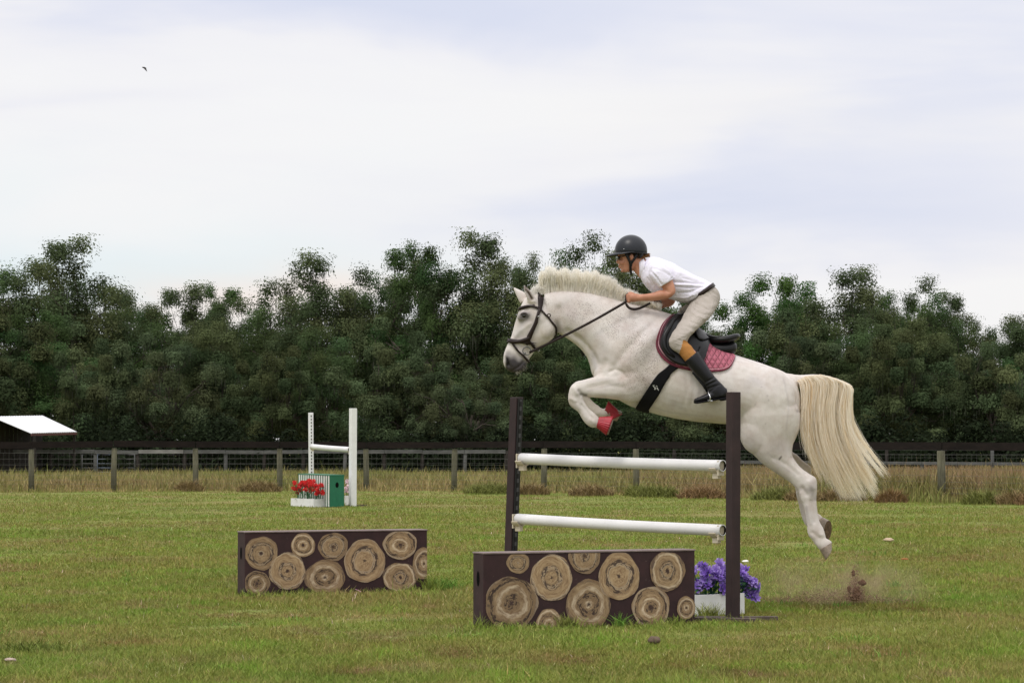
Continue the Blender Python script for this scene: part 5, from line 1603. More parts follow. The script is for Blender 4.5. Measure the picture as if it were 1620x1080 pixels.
    FA = [(1028, 424, 1042, 416, .045, .165), (1034, 436, 1054, 426, .056, .20), (1042, 450, 1062, 440, .050, .215), (1050, 462, 1066, 455, .043, .22), (1056, 470, 1068, 466, .038, .22), (1057, 474, 1068, 478, .038, .215),
          (1055, 471, 1060, 485, .038, .205), (1048, 473, 1051, 486.5, .034, .18), (1042, 474.5, 1043, 486.5, .028, .15), (1039, 475, 1039, 487, .03, .13)]
    loft(mb, FA, 16, 4)
    # hands: palm block, four fingers curled round the rein, thumb on top
    def hand(cx, cy, yo, s, sc_=1.0):
        """fist; wrist at right, knuckles at left; rein passes under the fingers"""
        P = lambda x, y, z: hp(cx + x * sc_, cy + y * sc_, yo + z)
        loft(mb, [(cx + 8, cy - 6.5, cx + 8, cy + 5, .026, yo), (cx + 2, cy - 7.5, cx + 2.5, cy + 6.5, .034, yo), (cx - 4, cy - 7.5, cx - 3.5, cy + 6.5, .033, yo), (cx - 7, cy - 6.0, cx - 6.5, cy + 5, .026, yo)], 16, 4)
        rr = [.0105, .0108, .0103, .0092]; ln = [1.0, 1.06, 1.0, .86]
        for k in range(4):
            y = -4.6 + 3.4 * k; z0 = s * .022; L = ln[k]
            pts = [P(-5.5, y, z0), P(-8.2 - .8 * L, y + .1, z0 * .7), P(-10.2 * L, y + .5, -s * .004), P(-9.2 * L, y + .9, -s * .024), P(-6.2, y + 1.1, -s * .034), P(-3.4, y + 1.1, -s * .032)]
            Q = catmull([tuple(p) for p in pts], 3); r = rr[k]
            mb.tube([Vector(p) for p in Q], list(np.interp(np.linspace(0, 1, len(Q)), [0, .3, .6, 1], [r * 1.1, r * 1.05, r * .95, r * .75])), 10)
        pts = [P(3, -4.5, -s * .02), P(-1.5, -7.2, -s * .03), P(-5.8, -7.6, -s * .028), P(-9.2, -6.4, -s * .02)]
        Q = catmull([tuple(p) for p in pts], 3)
        mb.tube([Vector(p) for p in Q], list(np.linspace(.0145, .0095, len(Q))), 10)
    hand(1001.5, 471.3, -.195, -1)
    hand(1043, 482, .125, 1, .95)
    # legs
    NL = [(1098, 486, 1132, 468, .075, -.085), (1090, 496, 1130, 482, .085, -.15), (1082, 506, 1121, 500, .085, -.22), (1074, 517, 1108, 512, .080, -.285), (1066, 530, 1096, 522, .073, -.33), (1061, 541, 1089, 531, .067, -.355), (1064, 549, 1087, 537, .062, -.365),
          (1073, 557, 1093, 544, .058, -.375), (1082, 567, 1103, 554, .060, -.385), (1092, 580, 1113, 568, .060, -.39), (1102, 592, 1121, 582, .052, -.395), (1111, 602, 1128, 594, .044, -.40), (1118, 612, 1137, 604, .040, -.40), (1121, 620, 1146, 613, .042, -.40)]
    NL = [(a + (c_ - a) * .12, b + (d - b) * .12, c_ - (c_ - a) * .12, d - (d - b) * .12, w * .78, y) for a, b, c_, d, w, y in NL]
    loft(mb, NL, 18, 4)
    def far(S): return [(a, b, c_, d, w, -y) for a, b, c_, d, w, y in S]
    loft(mb, far(NL), 18, 4)
    V, F = remesh(mb, .0062, 3)
    N = vnormals(V, F)
    st = [([(982, 409)], 3.0, -.010), ([(979, 422)], 1.3, -.003), ([(990, 428), (998, 424), (1003, 415)], 3, .003), ([(1062, 463)], 4, .003), ([(1018, 467), (1035, 467)], 3, .002),
          ([(1020, 474), (1045, 472)], 2, -.002), ([(1050, 458), (1056, 466)], 2.0, -.003)]
    V = sculpt(V, N, st, HY)
    body = meshobj('body', V, F, M_skin, root, True)
    # ---- polo shirt
    mb = MB()
    g = lambda S, d, w: [(a + (a - c_) / math.hypot(a - c_, b - e) * d, b + (b - e) / math.hypot(a - c_, b - e) * d, c_ + (c_ - a) / math.hypot(a - c_, b - e) * d, e + (e - b) / math.hypot(a - c_, b - e) * d, ww + w, y) for a, b, c_, e, ww, y in S]
    SH = [(1011, 436, 1022, 409.5, .078, 0), (1013.5, 441, 1030, 406.5, .12, 0), (1017, 447, 1041, 407.3, .168, 0), (1022, 454, 1054, 412, .20, 0), (1031, 462, 1068, 418, .198, 0), (1046, 469, 1084, 427.5, .185, 0), (1062, 473.5, 1099, 435.5, .172, 0), (1077, 478.5, 1112, 441, .168, 0), (1088, 479.5, 1122, 446.5, .172, 0), (1097, 476, 1128, 450.5, .166, 0), (1101, 477, 1130, 455, .15, 0)]
    loft(mb, SH, 32, 4, sup=2.3)
    def sleeve(s):
        S = [(1027, 426, 1038, 412, .055, s * .15), (1028, 436, 1052, 417.5, .073, s * .19), (1034.5, 446, 1061, 427.5, .070, s * .212), (1040.5, 452.5, 1065, 436.5, .066, s * .222), (1043, 455.5, 1066, 441, .064, s * .225)]
        loft(mb, S, 18, 4)
    sleeve(-1); sleeve(1)
    V, F = remesh(mb, .0065, 3)
    N = vnormals(V, F)
    st = [([(1030, 430), (1040, 440), (1046, 450)], 1.6, -.005), ([(1035, 425), (1050, 430), (1060, 436)], 2.0, -.003), ([(1066, 446), (1085, 447), (1115, 449)], 1.8, -.007), ([(1068, 453), (1090, 455), (1112, 454)], 1.6, -.006), ([(1066, 450), (1095, 451)], 1.6, .005),
          ([(1072, 464), (1092, 462), (1105, 456)], 1.8, -.007), ([(1068, 470), (1086, 471), (1098, 466)], 1.8, .006), ([(1024, 440), (1032, 452)], 1.6, -.005), ([(1018, 440), (1026, 455)], 1.6, .004), ([(1064, 440), (1063, 455), (1066, 466)], 2.4, -.008),
          ([(1044, 420), (1058, 430)], 1.8, .003), ([(1036, 432), (1048, 446)], 2, .003), ([(1075, 430), (1100, 441)], 3, .004), ([(1080, 440), (1105, 446)], 1.8, -.003), ([(1088, 474), (1096, 468)], 1.5, -.006), ([(1054, 420), (1066, 436)], 1.7, -.004)]
    V = sculpt(V, N, [(a, b, c_ * 1.7) for a, b, c_ in st], HY)
    V = V + vnormals(V, F) * np.array([noise.noise(Vector(v) * Vector((8, 6, 14))) * .004 for v in V])[:, None]
    shirt = meshobj('polo_shirt', V, F, M_shirt, root, True)
    # collar: folded band standing round the neck
    RG = [((1010.8, 412.5), (1011.2, 437), .074), ((1014, 410.6), (1014, 438.2), .084), ((1017.5, 409.2), (1016.5, 438.8), .094), ((1020.5, 408.2), (1018.5, 438.6), .104)]
    rows = []
    for i in range(37):
        t = 2 * math.pi * i / 36; row = []
        for k, (A, B, w) in enumerate(RG):
            a, b = hp(*A), hp(*B); c0 = (a + b) / 2; u = (a - b) / 2
            out = (u.normalized() * math.cos(t) + Vector((-.4, math.sin(t), 0))).normalized()
            q = c0 + u * math.cos(t) * 1.03 + Vector((0, w * math.sin(t), 0))
            if k == 3: q.x -= .016 * max(0, math.sin(t * 2 + 2.2))
            row.append((q, out))
        rows.append(row)
    sheet('collar', rows, M_shirt, shirt, .004)
    # hem of the near sleeve
    # ---- belt
    rows = []
    c0 = (hp(1095.5, 474.5) + hp(1128.5, 450.5)) / 2; u = (hp(1095.5, 474.5) - hp(1128.5, 450.5)) / 2; ax = Vector((-u.z, 0, u.x)).normalized(); ax = ax if ax.x > 0 else -ax
    for i in range(41):
        t = 2 * math.pi * i / 40; e = .8
        cu = math.copysign(abs(math.cos(t)) ** e, math.cos(t)); su = math.copysign(abs(math.sin(t)) ** e, math.sin(t))
        q = c0 + u * cu * 1.02 + Vector((0, .176 * su, 0)); out = (u.normalized() * math.cos(t) + Vector((0, math.sin(t), 0))).normalized()
        rows.append([(q - ax * .016, out), (q + ax * .018, out)])
    sheet('belt', rows, M_brown, root, .006)
    # ---- breeches
    mb = MB()
    loft(mb, [(1092, 477.5, 1128.5, 451.5, .176, 0), (1096, 485, 1134, 457.5, .185, 0), (1100, 492, 1138.5, 467, .192, 0), (1104, 500, 1138, 479, .186, 0), (1108, 507, 1130, 492, .15, 0)], 30, 4, sup=2.3)
    BL = [(1093, 478, 1132, 462, .095, -.085), (1084, 492, 1136, 479, .110, -.135), (1079, 503, 1126, 499, .105, -.205), (1071.5, 515, 1110, 515, .096, -.275), (1063, 528, 1099.5, 524, .086, -.325), (1058.5, 537, 1092.5, 531, .078, -.35), (1058, 543.5, 1089, 536, .073, -.358), (1062, 551, 1087.5, 541, .068, -.365), (1073, 559, 1094, 547, .064, -.375), (1080, 567, 1100, 556, .063, -.383), (1086.5, 575, 1106, 564, .060, -.387)]
    loft(mb, BL, 22, 4, sup=2.1); FB = far(BL); FB = [(a - d[0], b - d[1], c_ - d[0] * .5, e, w, y) for (a, b, c_, e, w, y), d in zip(FB, [(2, 0), (9, 3), (9, 3), (5, 2)] + [(0, 0)] * 20)]
    loft(mb, FB, 22, 4, sup=2.1)
    V, F = remesh(mb, .0065, 3); N = vnormals(V, F)
    st = [([(1128, 462), (1137, 468)], 1.8, -.005), ([(1097, 490), (1112, 497), (1122, 498)], 1.8, -.006), ([(1094, 494), (1108, 502), (1116, 504)], 1.8, .005), ([(1100, 480), (1118, 488)], 2, -.004), ([(1102, 472), (1096, 486)], 2, -.005), ([(1074, 528), (1088, 530)], 1.6, -.004),
          ([(1080, 534), (1090, 532)], 1.4, -.005), ([(1066, 538), (1075, 535)], 2.0, .004), ([(1082, 515), (1098, 520)], 2.0, -.004), ([(1112, 470), (1122, 478)], 2.5, .004), ([(1090, 508), (1104, 513)], 1.8, -.004), ([(1118, 458), (1124, 466)], 1.3, -.004)]
    V = sculpt(V, N, st, HY); V = V + vnormals(V, F) * np.array([noise.noise(Vector(v) * Vector((12, 10, 24))) * .0045 for v in V])[:, None]
    br = meshobj('breeches', V, F, [M_breech, M_patch], root, True)
    # tan grip patch inside/below the knee, part of the breeches' cloth
    P = proj(V); poly = [(1080.5, 536.5), (1088, 539), (1112, 566), (1094, 582), (1080, 575), (1074, 559), (1077, 549)]
    import itertools
    def inside(x, y):
        c_ = False; j = len(poly) - 1
        for i in range(len(poly)):
            xi, yi = poly[i]; xj, yj = poly[j]
            if (yi > y) != (yj > y) and x < (xj - xi) * (y - yi) / (yj - yi) + xi: c_ = not c_
            j = i
        return c_
    ins = [inside(p[0], p[1]) for p in P]
    mi = [1 if all(ins[k] for k in f) else 0 for f in F]
    br.data.polygons.foreach_set('material_index', mi)
    # ---- boots: shaft, foot, sole
    for s in (-1, 1):
        mb = MB(); sg = lambda y: -y if s > 0 else y
        SF = [(1083, 571.5, 1104, 555, .071, sg(-.384)), (1087, 577, 1109, 562, .072, sg(-.387)), (1093, 584.5, 1116, 573, .070, sg(-.391)), (1101.5, 594, 1122, 583, .062, sg(-.396)), (1109, 602, 1129, 593, .053, sg(-.40)), (1115, 610, 1137, 602, .047, sg(-.40)), (1118, 616, 1144, 609, .046, sg(-.40)), (1120, 623, 1149, 616, .047, sg(-.40)), (1124, 630, 1151, 625, .044, sg(-.40))]
        loft(mb, SF, 20, 4, sup=2.1)
        FT = [(1150, 614, 1151, 628.5, .032, sg(-.40)), (1143, 612, 1144, 630, .040, sg(-.40)), (1132, 615, 1133, 631.5, .042, sg(-.40)), (1121, 620.5, 1122, 633, .044, sg(-.40)), (1112, 625, 1113, 634.5, .046, sg(-.40)), (1104, 628.3, 1104.5, 636, .043, sg(-.40)), (1099, 630.6, 1099.5, 636.5, .032, sg(-.40)), (1097.3, 633, 1097.6, 635.6, .018, sg(-.40))]
        loft(mb, FT, 18, 4, sup=2.3)
        V, F = remesh(mb, .0062, 3); N = vnormals(V, F)
        # creases round the ankle
        st = [([(1112, 607), (1130, 597)], 1.4, -.005), ([(1115, 611), (1134, 602)], 1.4, -.005), ([(1117, 616), (1139, 608)], 1.5, -.005), ([(1113, 609), (1132, 600)], 1.3, .003), ([(1120, 621), (1132, 613)], 1.5, -.003), ([(1105, 597), (1112, 604)], 2, -.003)]
        V = sculpt(V, N, st, HY)
        bt = meshobj('boot', V, F, M_boot, root, True)
        mb = MB()
        SO = [(1150.5, 627.5, 1150.8, 632.5, .033, sg(-.40)), (1141, 629, 1141.4, 634, .040, sg(-.40)), (1137, 629.5, 1137, 632.5, .038, sg(-.40)), (1124, 632, 1124, 635, .042, sg(-.40)), (1112, 634, 1112, 637, .047, sg(-.40)), (1103, 635.2, 1103, 638.4, .042, sg(-.40)), (1097.5, 635, 1098, 637.6, .02, sg(-.40))]
        loft(mb, SO, 16, 3, sup=4); mb.build('sole', M_webb, bt, True)
    # ---- helmet: shell, brim, harness
    mb = MB(); c = hp(998.3, 396.5); r = 4.9
    nu, nv = 40, 16; vs = []; fs = []
    for j in range(nv + 1):
        ph = (math.pi / 2) * (j / nv) * 1.10
        for i in range(nu):
            t = 2 * math.pi * i / nu
            x = -math.cos(t); R_ = math.sin(min(ph, math.pi / 2 * 1.1))
            px = 25.8 * x * R_; zz = 25.2 * math.cos(ph)
            p = c + Vector((px / 192.7, .113 * math.sin(t) * R_, zz / 192.7 + .010 * (1 if ph > 1.4 else 0) * 0))
            p.z += -.020 * max(0, -x) * (R_ ** 3) * 0 + .012 * x * R_ ** 2 * 0
            vs.append(p)
    for j in range(nv):
        for i in range(nu):
            a = j * nu + i; b = j * nu + (i + 1) % nu; fs.append((a, b, b + nu, a + nu))
    k = len(vs); vs += [c + (p - c) * .93 for p in vs]
    fs += [tuple(q + k for q in f[::-1]) for f in fs]
    for i in range(nu):
        a = nv * nu + i; b = nv * nu + (i + 1) % nu; fs.append((a, b, b + k, a + k))
    mb.add(vs, fs); helm = mb.build('helmet', M_helm, root, True)
    # brim, wide and curved, running back along the temples
    rows = []
    for i in range(33):
        t = -1.75 + 3.5 * i / 32
        ca, sa = math.cos(t), math.sin(t)
        inn = c + Vector((-.131 * ca, .110 * sa, -.016 - .006 * ca))
        ext = .062 * max(0, ca) ** .8 + .010
        out = inn + Vector((-ext * (ca * .96 + .1), ext * sa * .55, -.022 * max(0, ca) - .006))
        mid = (inn + out) / 2 + Vector((0, 0, .006 * max(0, ca)))
        rows.append([(inn, Vector((0, 0, 1))), (mid, Vector((0, 0, 1))), (out, Vector((0, 0, 1)))])
    sheet('brim', rows, M_helm, helm, .004)
    mb = MB(); pts = []
    for i in range(41):
        t = 2 * math.pi * i / 40; pts.append(c + Vector((-.1345 * math.cos(t), .1145 * math.sin(t), -.022 + .004 * math.cos(t))))
    mb.tube(pts, .0055, 6, cap=False); mb.build('rim', M_black, helm, True)
    for q in ((987.3, 394.5, -.083), (989, 389, -.075)):
        mb = MB(); ellipsoid(mb, c + Vector((-.061, -.101, .006)) if q[0] < 988 else c + Vector((-.065, .101, .006)), Vector((.004, 0, 0)), Vector((0, .004, 0)), Vector((0, 0, .004)), 8); mb.build('rivet', M_steel, helm, True)
    for s in (-1, 1):
        for path in ([(990, 401, .083), (994, 409, .083), (997, 416, .078), (997.5, 424, .066), (998, 431, .045), (998.5, 434.5, .018)], [(1008, 401, .083), (1004, 409, .084), (999, 416, .079), (998, 421, .072)]):
            mb = MB(); P = catmull([tuple(hp(a, b, s * y)) for a, b, y in path], 4)
            mb.tube([Vector(p) for p in P], .0105, 8, flat=.35, side=(1, 0, .3)); mb.build('chin_strap', M_black, helm, True)
    mb = MB(); loft(mb, [(1004, 398, 1021, 398, .085, 0), (1005, 404, 1019, 405, .082, 0), (1007, 409, 1014, 410, .075, 0)], 20, 4); mb.build('harness', M_black, helm, True)
    # sunglasses
    M_lens = plain('dark_lens', (0.01, 0.01, 0.012), .08, .6)
    mb = MB()
    for s in (-1, 1):
        ellipsoid(mb, hp(978.6, 408.3, s * .036), Vector((.008, s * .012, 0)), Vector((-.004, .028 * s, 0)), Vector((0, 0, .017)), 16)
        mb.tube([hp(980, 406, s * .062), hp(988, 404.5, s * .080), hp(998, 403, s * .086)], .004, 6)
    mb.tube([hp(977.5, 406.5, -.02), hp(977.2, 406, 0), hp(977.5, 406.5, .02)], .003, 6); mb.build('sunglasses', M_lens, root, True)
    # hair: tied bun of strands at the nape
    rng = np.random.default_rng(6); n_ = 900
    t = rng.uniform(0, 1, n_)
    a = np.stack([1006 + 8 * t, 404 + 4 * t], 1) + rng.normal(0, .8, (n_, 2)); y = rng.uniform(-.06, .06, n_)
    b = a + np.stack([rng.uniform(3, 8, n_), rng.uniform(-4, 1, n_)], 1); e = np.stack([rng.uniform(1017, 1029, n_), 402 + rng.uniform(-1.5, 5, n_)], 1); c1 = (b + e) / 2 + np.array([1, -1.2])
    V, C = strands(px3(a, y), px3(b, y), px3(c1, y * .7), px3(e, y * .4), 6, rng.uniform(.003, .006, n_), np.array([0.34, 0.19, 0.09]) * rng.uniform(.55, 1.5, (n_, 1)), rng=rng)
    n2 = 500; t = rng.uniform(0, 1, n2); ss = np.sign(rng.normal(0, 1, n2))
    a = np.stack([988 + 16 * t, 398 + 2 * t], 1); b = a + np.stack([rng.uniform(0, 4, n2), rng.uniform(3, 6, n2)], 1); e = a + np.stack([rng.uniform(4, 12, n2), rng.uniform(5, 11, n2)], 1)
    y = ss * rng.uniform(.078, .084, n2)
    V2, C2 = strands(px3(a, y), px3(a * .5 + b * .5, y), px3(b, y), px3(e, y * .96), 5, rng.uniform(.002, .004, n2), np.array([0.10, 0.055, 0.03]) * rng.uniform(.6, 1.5, (n2, 1)), rng=rng)
    fastmesh('hair', np.concatenate([V, V2]), 4, M_hair, root, col=np.concatenate([C, C2]))
build_rider()
# ================================================================== JUMPS
def paint_mat(name, lo, hi, rough=.55, wear=None, s=9, grain=True):
    n = NT(name); c = n.coord('Object'); col = n.ramp(n.noise(c, s, 5, .6), [(.3, lo), (.7, hi)])
    if wear: col = n.mix(n.ramp(n.noise(c, 34, 5, .75, .5), [(.63, 0.0), (.70, .8)]), col, wear)
    if grain: n.bump(n.noise(n.coord('Object', (1, 1, .12)), 60, 4, .6), .35, .004)
    return n.done(col, rough, .35)
M_maroon = paint_mat('dark_brown_paint', (0.020, 0.010, 0.011), (0.036, 0.018, 0.019), .5)
M_maroon_face = paint_mat('maroon_panel_paint', (0.024, 0.010, 0.011), (0.040, 0.0165, 0.018), .7, (0.10, 0.065, 0.06))
M_maroon_top = paint_mat('pale_panel_edge', (0.16, 0.12, 0.115), (0.26, 0.20, 0.19), .7)  # top edge paler than the panel face
M_pvc = paint_mat('white_pvc', (0.66, 0.65, 0.65), (0.77, 0.76, 0.76), .38, (0.30, 0.22, 0.17), 3, False)
M_cup = paint_mat('cream_plastic', (0.50, 0.43, 0.32), (0.62, 0.55, 0.43), .5)
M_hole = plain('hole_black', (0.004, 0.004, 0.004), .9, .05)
M_track = plain('black_track', (0.012, 0.012, 0.014), .4, .4)
M_white = paint_mat('white_paint', (0.70, 0.70, 0.70), (0.80, 0.80, 0.80), .5, (0.42, 0.40, 0.36))
# hand painted log ends: rings brushed in tan, cream and black
def log_paint():
    n = NT('painted_log_rings')
    uv = n.new('ShaderNodeUVMap'); uv.uv_map = 'disc'
    sx = n.new('ShaderNodeSeparateXYZ'); n.link(uv.outputs[0], sx.inputs[0])
    seed = n.attr('seed', 'Fac'); p = n.pos()
    sc1 = n.noise(p, 7, 3, .6); sc2 = n.noise(p, 26, 3, .6)
    ang = n.math('ARCTAN2', sx.outputs[1], sx.outputs[0])
    r = n.math('SQRT', n.math('ADD', n.math('POWER', sx.outputs[0], 2), n.math('POWER', sx.outputs[1], 2)))
    r = n.math('ADD', r, n.math('MULTIPLY', n.math('SUBTRACT', sc1, .5), .42)); r = n.math('ADD', r, n.math('MULTIPLY', n.math('SUBTRACT', sc2, .5), .035))
    # brush strokes: noise stretched along the angle, tight across the radius
    cb = n.new('ShaderNodeCombineXYZ')
    n.link(n.math('MULTIPLY', n.math('COSINE', ang), 1.1), cb.inputs[0]); n.link(n.math('MULTIPLY', n.math('SINE', ang), 1.1), cb.inputs[1]); n.link(n.math('MULTIPLY_ADD', r, 7.5, n.math('MULTIPLY', seed, 40)), cb.inputs[2])
    st = n.noise(cb.outputs[0], 1.6, 6, .72)
    rings = n.math('SINE', n.math('MULTIPLY_ADD', r, n.math('MULTIPLY_ADD', n.math('FRACT', n.math('MULTIPLY', seed, 7.3)), 8.0, 9.0), n.math('MULTIPLY', seed, 9)))
    tan_ = n.mix(n.ramp(st, [(.35, 0.0), (.62, 1.0)]), (0.21, 0.135, 0.08), (0.42, 0.31, 0.19))
    c = n.mix(n.math('MULTIPLY', n.ramp(rings, [(.45, 0.0), (.9, 1.0)]), n.ramp(st, [(.40, .10), (.60, .75)])), tan_, (0.68, 0.57, 0.43))
    dk = n.math('MULTIPLY', n.ramp(n.math('SINE', n.math('MULTIPLY_ADD', r, 10.0, n.math('MULTIPLY', seed, 31))), [(.0, 0.0), (.7, 1.0)]), n.ramp(st, [(.47, 0.0), (.54, .95)]))
    c = n.mix(dk, c, (0.055, 0.038, 0.035))
    core = n.ramp(n.math('ADD', r, n.math('MULTIPLY', n.math('SUBTRACT', st, .5), .25)), [(.05, .95), (.12, 0.0)])
    c = n.mix(1.0, c, n.ramp(n.math('FRACT', n.math('MULTIPLY', seed, 5.7)), [(0, (.78, .76, .74)), (1, (1.08, 1.05, 1.0))]), 'MULTIPLY')
    c = n.mix(core, c, (0.05, 0.03, 0.028))
    rim = n.ramp(r, [(.90, 0.0), (.97, .7)]); c = n.mix(n.math('MULTIPLY', rim, n.ramp(st, [(.42, 0.0), (.55, 1.0)])), c, (0.16, 0.11, 0.08))
    n.bump(st, .25, .003)
    return n.done(c, .75, .12)
M_log = log_paint()
def log_panel(px0, Y0, px1, Y1, H, D, discs, label):
    """wall element: front face from ground pixel px0 at Y0 to px1 at Y1"""
    a, b = gnd(px0, Y0), gnd(px1, Y1); d = b - a; L = d.length; ux = d / L; uy = Vector((-ux.y, ux.x, 0)); uz = Vector((0, 0, 1))
    root = empty('jump_wall', (a + b) / 2, label, 'jump wall', 'painted jump walls')
    mb = MB(); z0 = -.03
    c = (a + b) / 2 + uy * D / 2 + Vector((0, 0, (H + z0) / 2))
    mb.box(c, ux * L / 2, uy * (D / 2), Vector((0, 0, (H - z0) / 2)), 0, .006); mb.build('panel', M_maroon_face, root)
    mb = MB(); mb.box((a + b) / 2 + uy * D / 2 + Vector((0, 0, H + .004)), ux * (L / 2 + .004), uy * (D / 2 + .006), Vector((0, 0, .006)), 0, .002); mb.build('top_edge', M_maroon_top, root)
    # hand hole in the left end
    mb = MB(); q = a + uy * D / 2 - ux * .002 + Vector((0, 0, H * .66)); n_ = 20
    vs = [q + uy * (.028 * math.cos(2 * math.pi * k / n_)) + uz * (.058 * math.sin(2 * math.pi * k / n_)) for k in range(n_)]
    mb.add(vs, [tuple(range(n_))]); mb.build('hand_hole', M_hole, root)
    vs = []; fs = []; uvs = []; seeds = []; rr = random.Random(len(discs) * 7)
    for k, (cu, cv, ru, rv) in enumerate(discs):
        cx, cz = cu * L, (1 - cv) * H; rx, rz = ru * L, rv * H; base = len(vs); N = 40; K = 3; off = -uy * (.0022 + .0006 * k)
        ph = rr.uniform(0, 6); vs.append(a + ux * cx + uz * min(max(cz, .0), H) + off); uvs.append((0, 0)); seeds.append(k * .137 + .05)
        for q in range(1, K + 1):
            for i in range(N):
                t = 2 * math.pi * i / N; w = 1 + .030 * math.sin(3 * t + ph) + .018 * math.sin(7 * t + ph * 2) + .012 * rr.uniform(-1, 1) * (q == K)
                x = cx + rx * w * q / K * math.cos(t); z = cz + rz * w * q / K * math.sin(t)
                x = min(max(x, .004), L - .004); z = min(max(z, -.02), H - .006)
                vs.append(a + ux * x + uz * z + off); uvs.append(((x - cx) / rx, (z - cz) / rz)); seeds.append(k * .137 + .05)
        for i in range(N): fs.append((base, base + 1 + i, base + 1 + (i + 1) % N))
        for q in range(K - 1):
            for i in range(N):
                o_ = base + 1 + q * N; fs.append((o_ + i, o_ + N + i, o_ + N + (i + 1) % N, o_ + (i + 1) % N))
    o = meshobj('painted_logs', vs, fs, M_log, root)
    ul = o.data.uv_layers.new(name='disc')
    for lp in o.data.loops: ul.data[lp.index].uv = uvs[lp.vertex_index]
    at_ = o.data.attributes.new('seed', 'FLOAT', 'POINT'); at_.data.foreach_set('value', seeds)
    return root
def conv(lst, x0, x1, yt0, yt1, yb0, yb1):
    out = []
    for cx, cy, rx, ry in lst:
        u = (cx - x0) / (x1 - x0); t = yt0 + (yt1 - yt0) * u; b = yb0 + (yb1 - yb0) * u
        out.append((u, (cy - t) / (b - t), rx / (x1 - x0), ry / (b - t)))
    return out
D1 = conv([(258, 768, 47, 42), (230, 930, 107, 107), (395, 826, 86, 94), (385, 1010, 55, 60), (532, 735, 67, 72), (548, 930, 93, 100), (676, 816, 86, 98), (810, 942, 80, 88), (880, 792, 75, 82), (960, 942, 40, 48)], 118, 1000, 735, 705, 1030, 1003)
D2 = conv([(168, 802, 82, 86), (148, 958, 62, 66), (297, 895, 90, 96), (374, 763, 60, 62), (524, 772, 75, 72), (483, 928, 102, 88), (683, 847, 104, 112), (862, 765, 87, 75), (862, 932, 90, 76), (985, 862, 60, 82)], 88, 1002, 697, 692, 1012, 1002)
log_panel(765, 21.55, 1099, 22.25, .56, .21, D1, 'maroon jump wall painted with log ends, in front of the poles under the horse')
log_panel(388, 26.4, 676, 27.1, .57, .23, D2, 'maroon jump wall painted with log ends, standing alone on the grass at left')

def track_mat(name, base, slot):
    n = NT(name); sx = n.new('ShaderNodeSeparateXYZ'); n.link(n.pos(), sx.inputs[0])
    fr = n.math('FRACT', n.math('MULTIPLY', sx.outputs[2], 13.0)); k = n.math('LESS_THAN', n.math('ABSOLUTE', n.math('SUBTRACT', fr, .5)), .27)
    # slots run down the middle of the strip only
    tc = n.new('ShaderNodeTexCoord'); g = n.new('ShaderNodeSeparateXYZ'); n.link(tc.outputs['Generated'], g.inputs[0])
    mid = n.math('LESS_THAN', n.math('ABSOLUTE', n.math('SUBTRACT', n.math('ADD', g.outputs[0], n.math('MULTIPLY', g.outputs[2], 0.0)), .5)), .5)
    return n.done(n.mix(n.math('MULTIPLY', k, mid), base, slot), .5, .4)
def standard(name, base_px, Y, h, lean_px, hw, mat, label, group, feet=True, rot=.9, track=None, holes=True, tmat=None, fdir=None):
    b = gnd(base_px, Y); top = at(base_px + lean_px, 702, Y); top.z = h
    root = empty(name, b, label, 'jump standard', group)
    mb = MB(); ax = Vector((math.cos(rot), math.sin(rot), 0)); ay = Vector((-ax.y, ax.x, 0)); up = Vector((top.x - b.x, 0, h))
    u = up / 2; c = b + u + Vector((0, 0, -.01))
    mb.box(c, ax * hw, ay * hw, u, 0, .004); mb.build('post', mat, root)
    if track:
        strip = MB(); hf = Vector(track).normalized(); hs = Vector((-hf.y, hf.x, 0)); strip.box(c + hf * (hw + .010), hs * (hw * .24), hf * .0025, u * .975); strip.build('slot_strip', M_slotB if tmat is None else M_slotW, root)
        # steel strip with keyhole slots on the side facing the poles
        f = Vector(track).normalized(); side = Vector((-f.y, f.x, 0))
        mb = MB(); mb.box(c + f * (hw + .004), side * (hw * .70), f * .004, u * .985); mb.build('track', tmat or M_track, root)
    return root, b, up, ax, ay
PD = (gnd(812, 24.25) - gnd(1147, 22.6)); PD.normalize()          # direction of the poles, right to left
M_slotB = track_mat('slotted_black', (0.06, 0.06, 0.065), (0.003, 0.003, 0.003)); M_slotW = track_mat('slotted_white', (0.70, 0.70, 0.70), (0.03, 0.03, 0.03))
r1, b1, up1, ax1, ay1 = standard('jump_standard', 1158.5, 22.5, 1.81 - .0, 2, .0425, M_maroon, 'dark brown jump standard nearest the camera, right end of the white poles', 'brown jump standards', rot=-.95)
r2, b2, up2, ax2, ay2 = standard('jump_standard', 805, 24.4, 1.80, 12.5, .042, M_maroon, 'dark brown jump standard with black slotted track, left end of the white poles', 'brown jump standards', rot=-.80, track=(math.cos(-.80), math.sin(-.80), 0))
M_foot = paint_mat('foot_board', (0.050, 0.036, 0.032), (0.12, 0.09, 0.075), .8)
for (root, b, fs_) in ((r1, b1, [((-.30, -.02), (.17, -.16)), ((-.02, .06), (.36, .10)), ((-.28, .12), (.0, .06))]), (r2, b2, [((-.3, .05), (.3, .02)), ((0, -.3), (0, .3))])):
    for p, q in fs_:
        mb = MB(); mb.bar(b + Vector((p[0], p[1], .012)), b + Vector((q[0], q[1], .012)), .045, .016, 0, .003); mb.build('foot', M_foot, root)
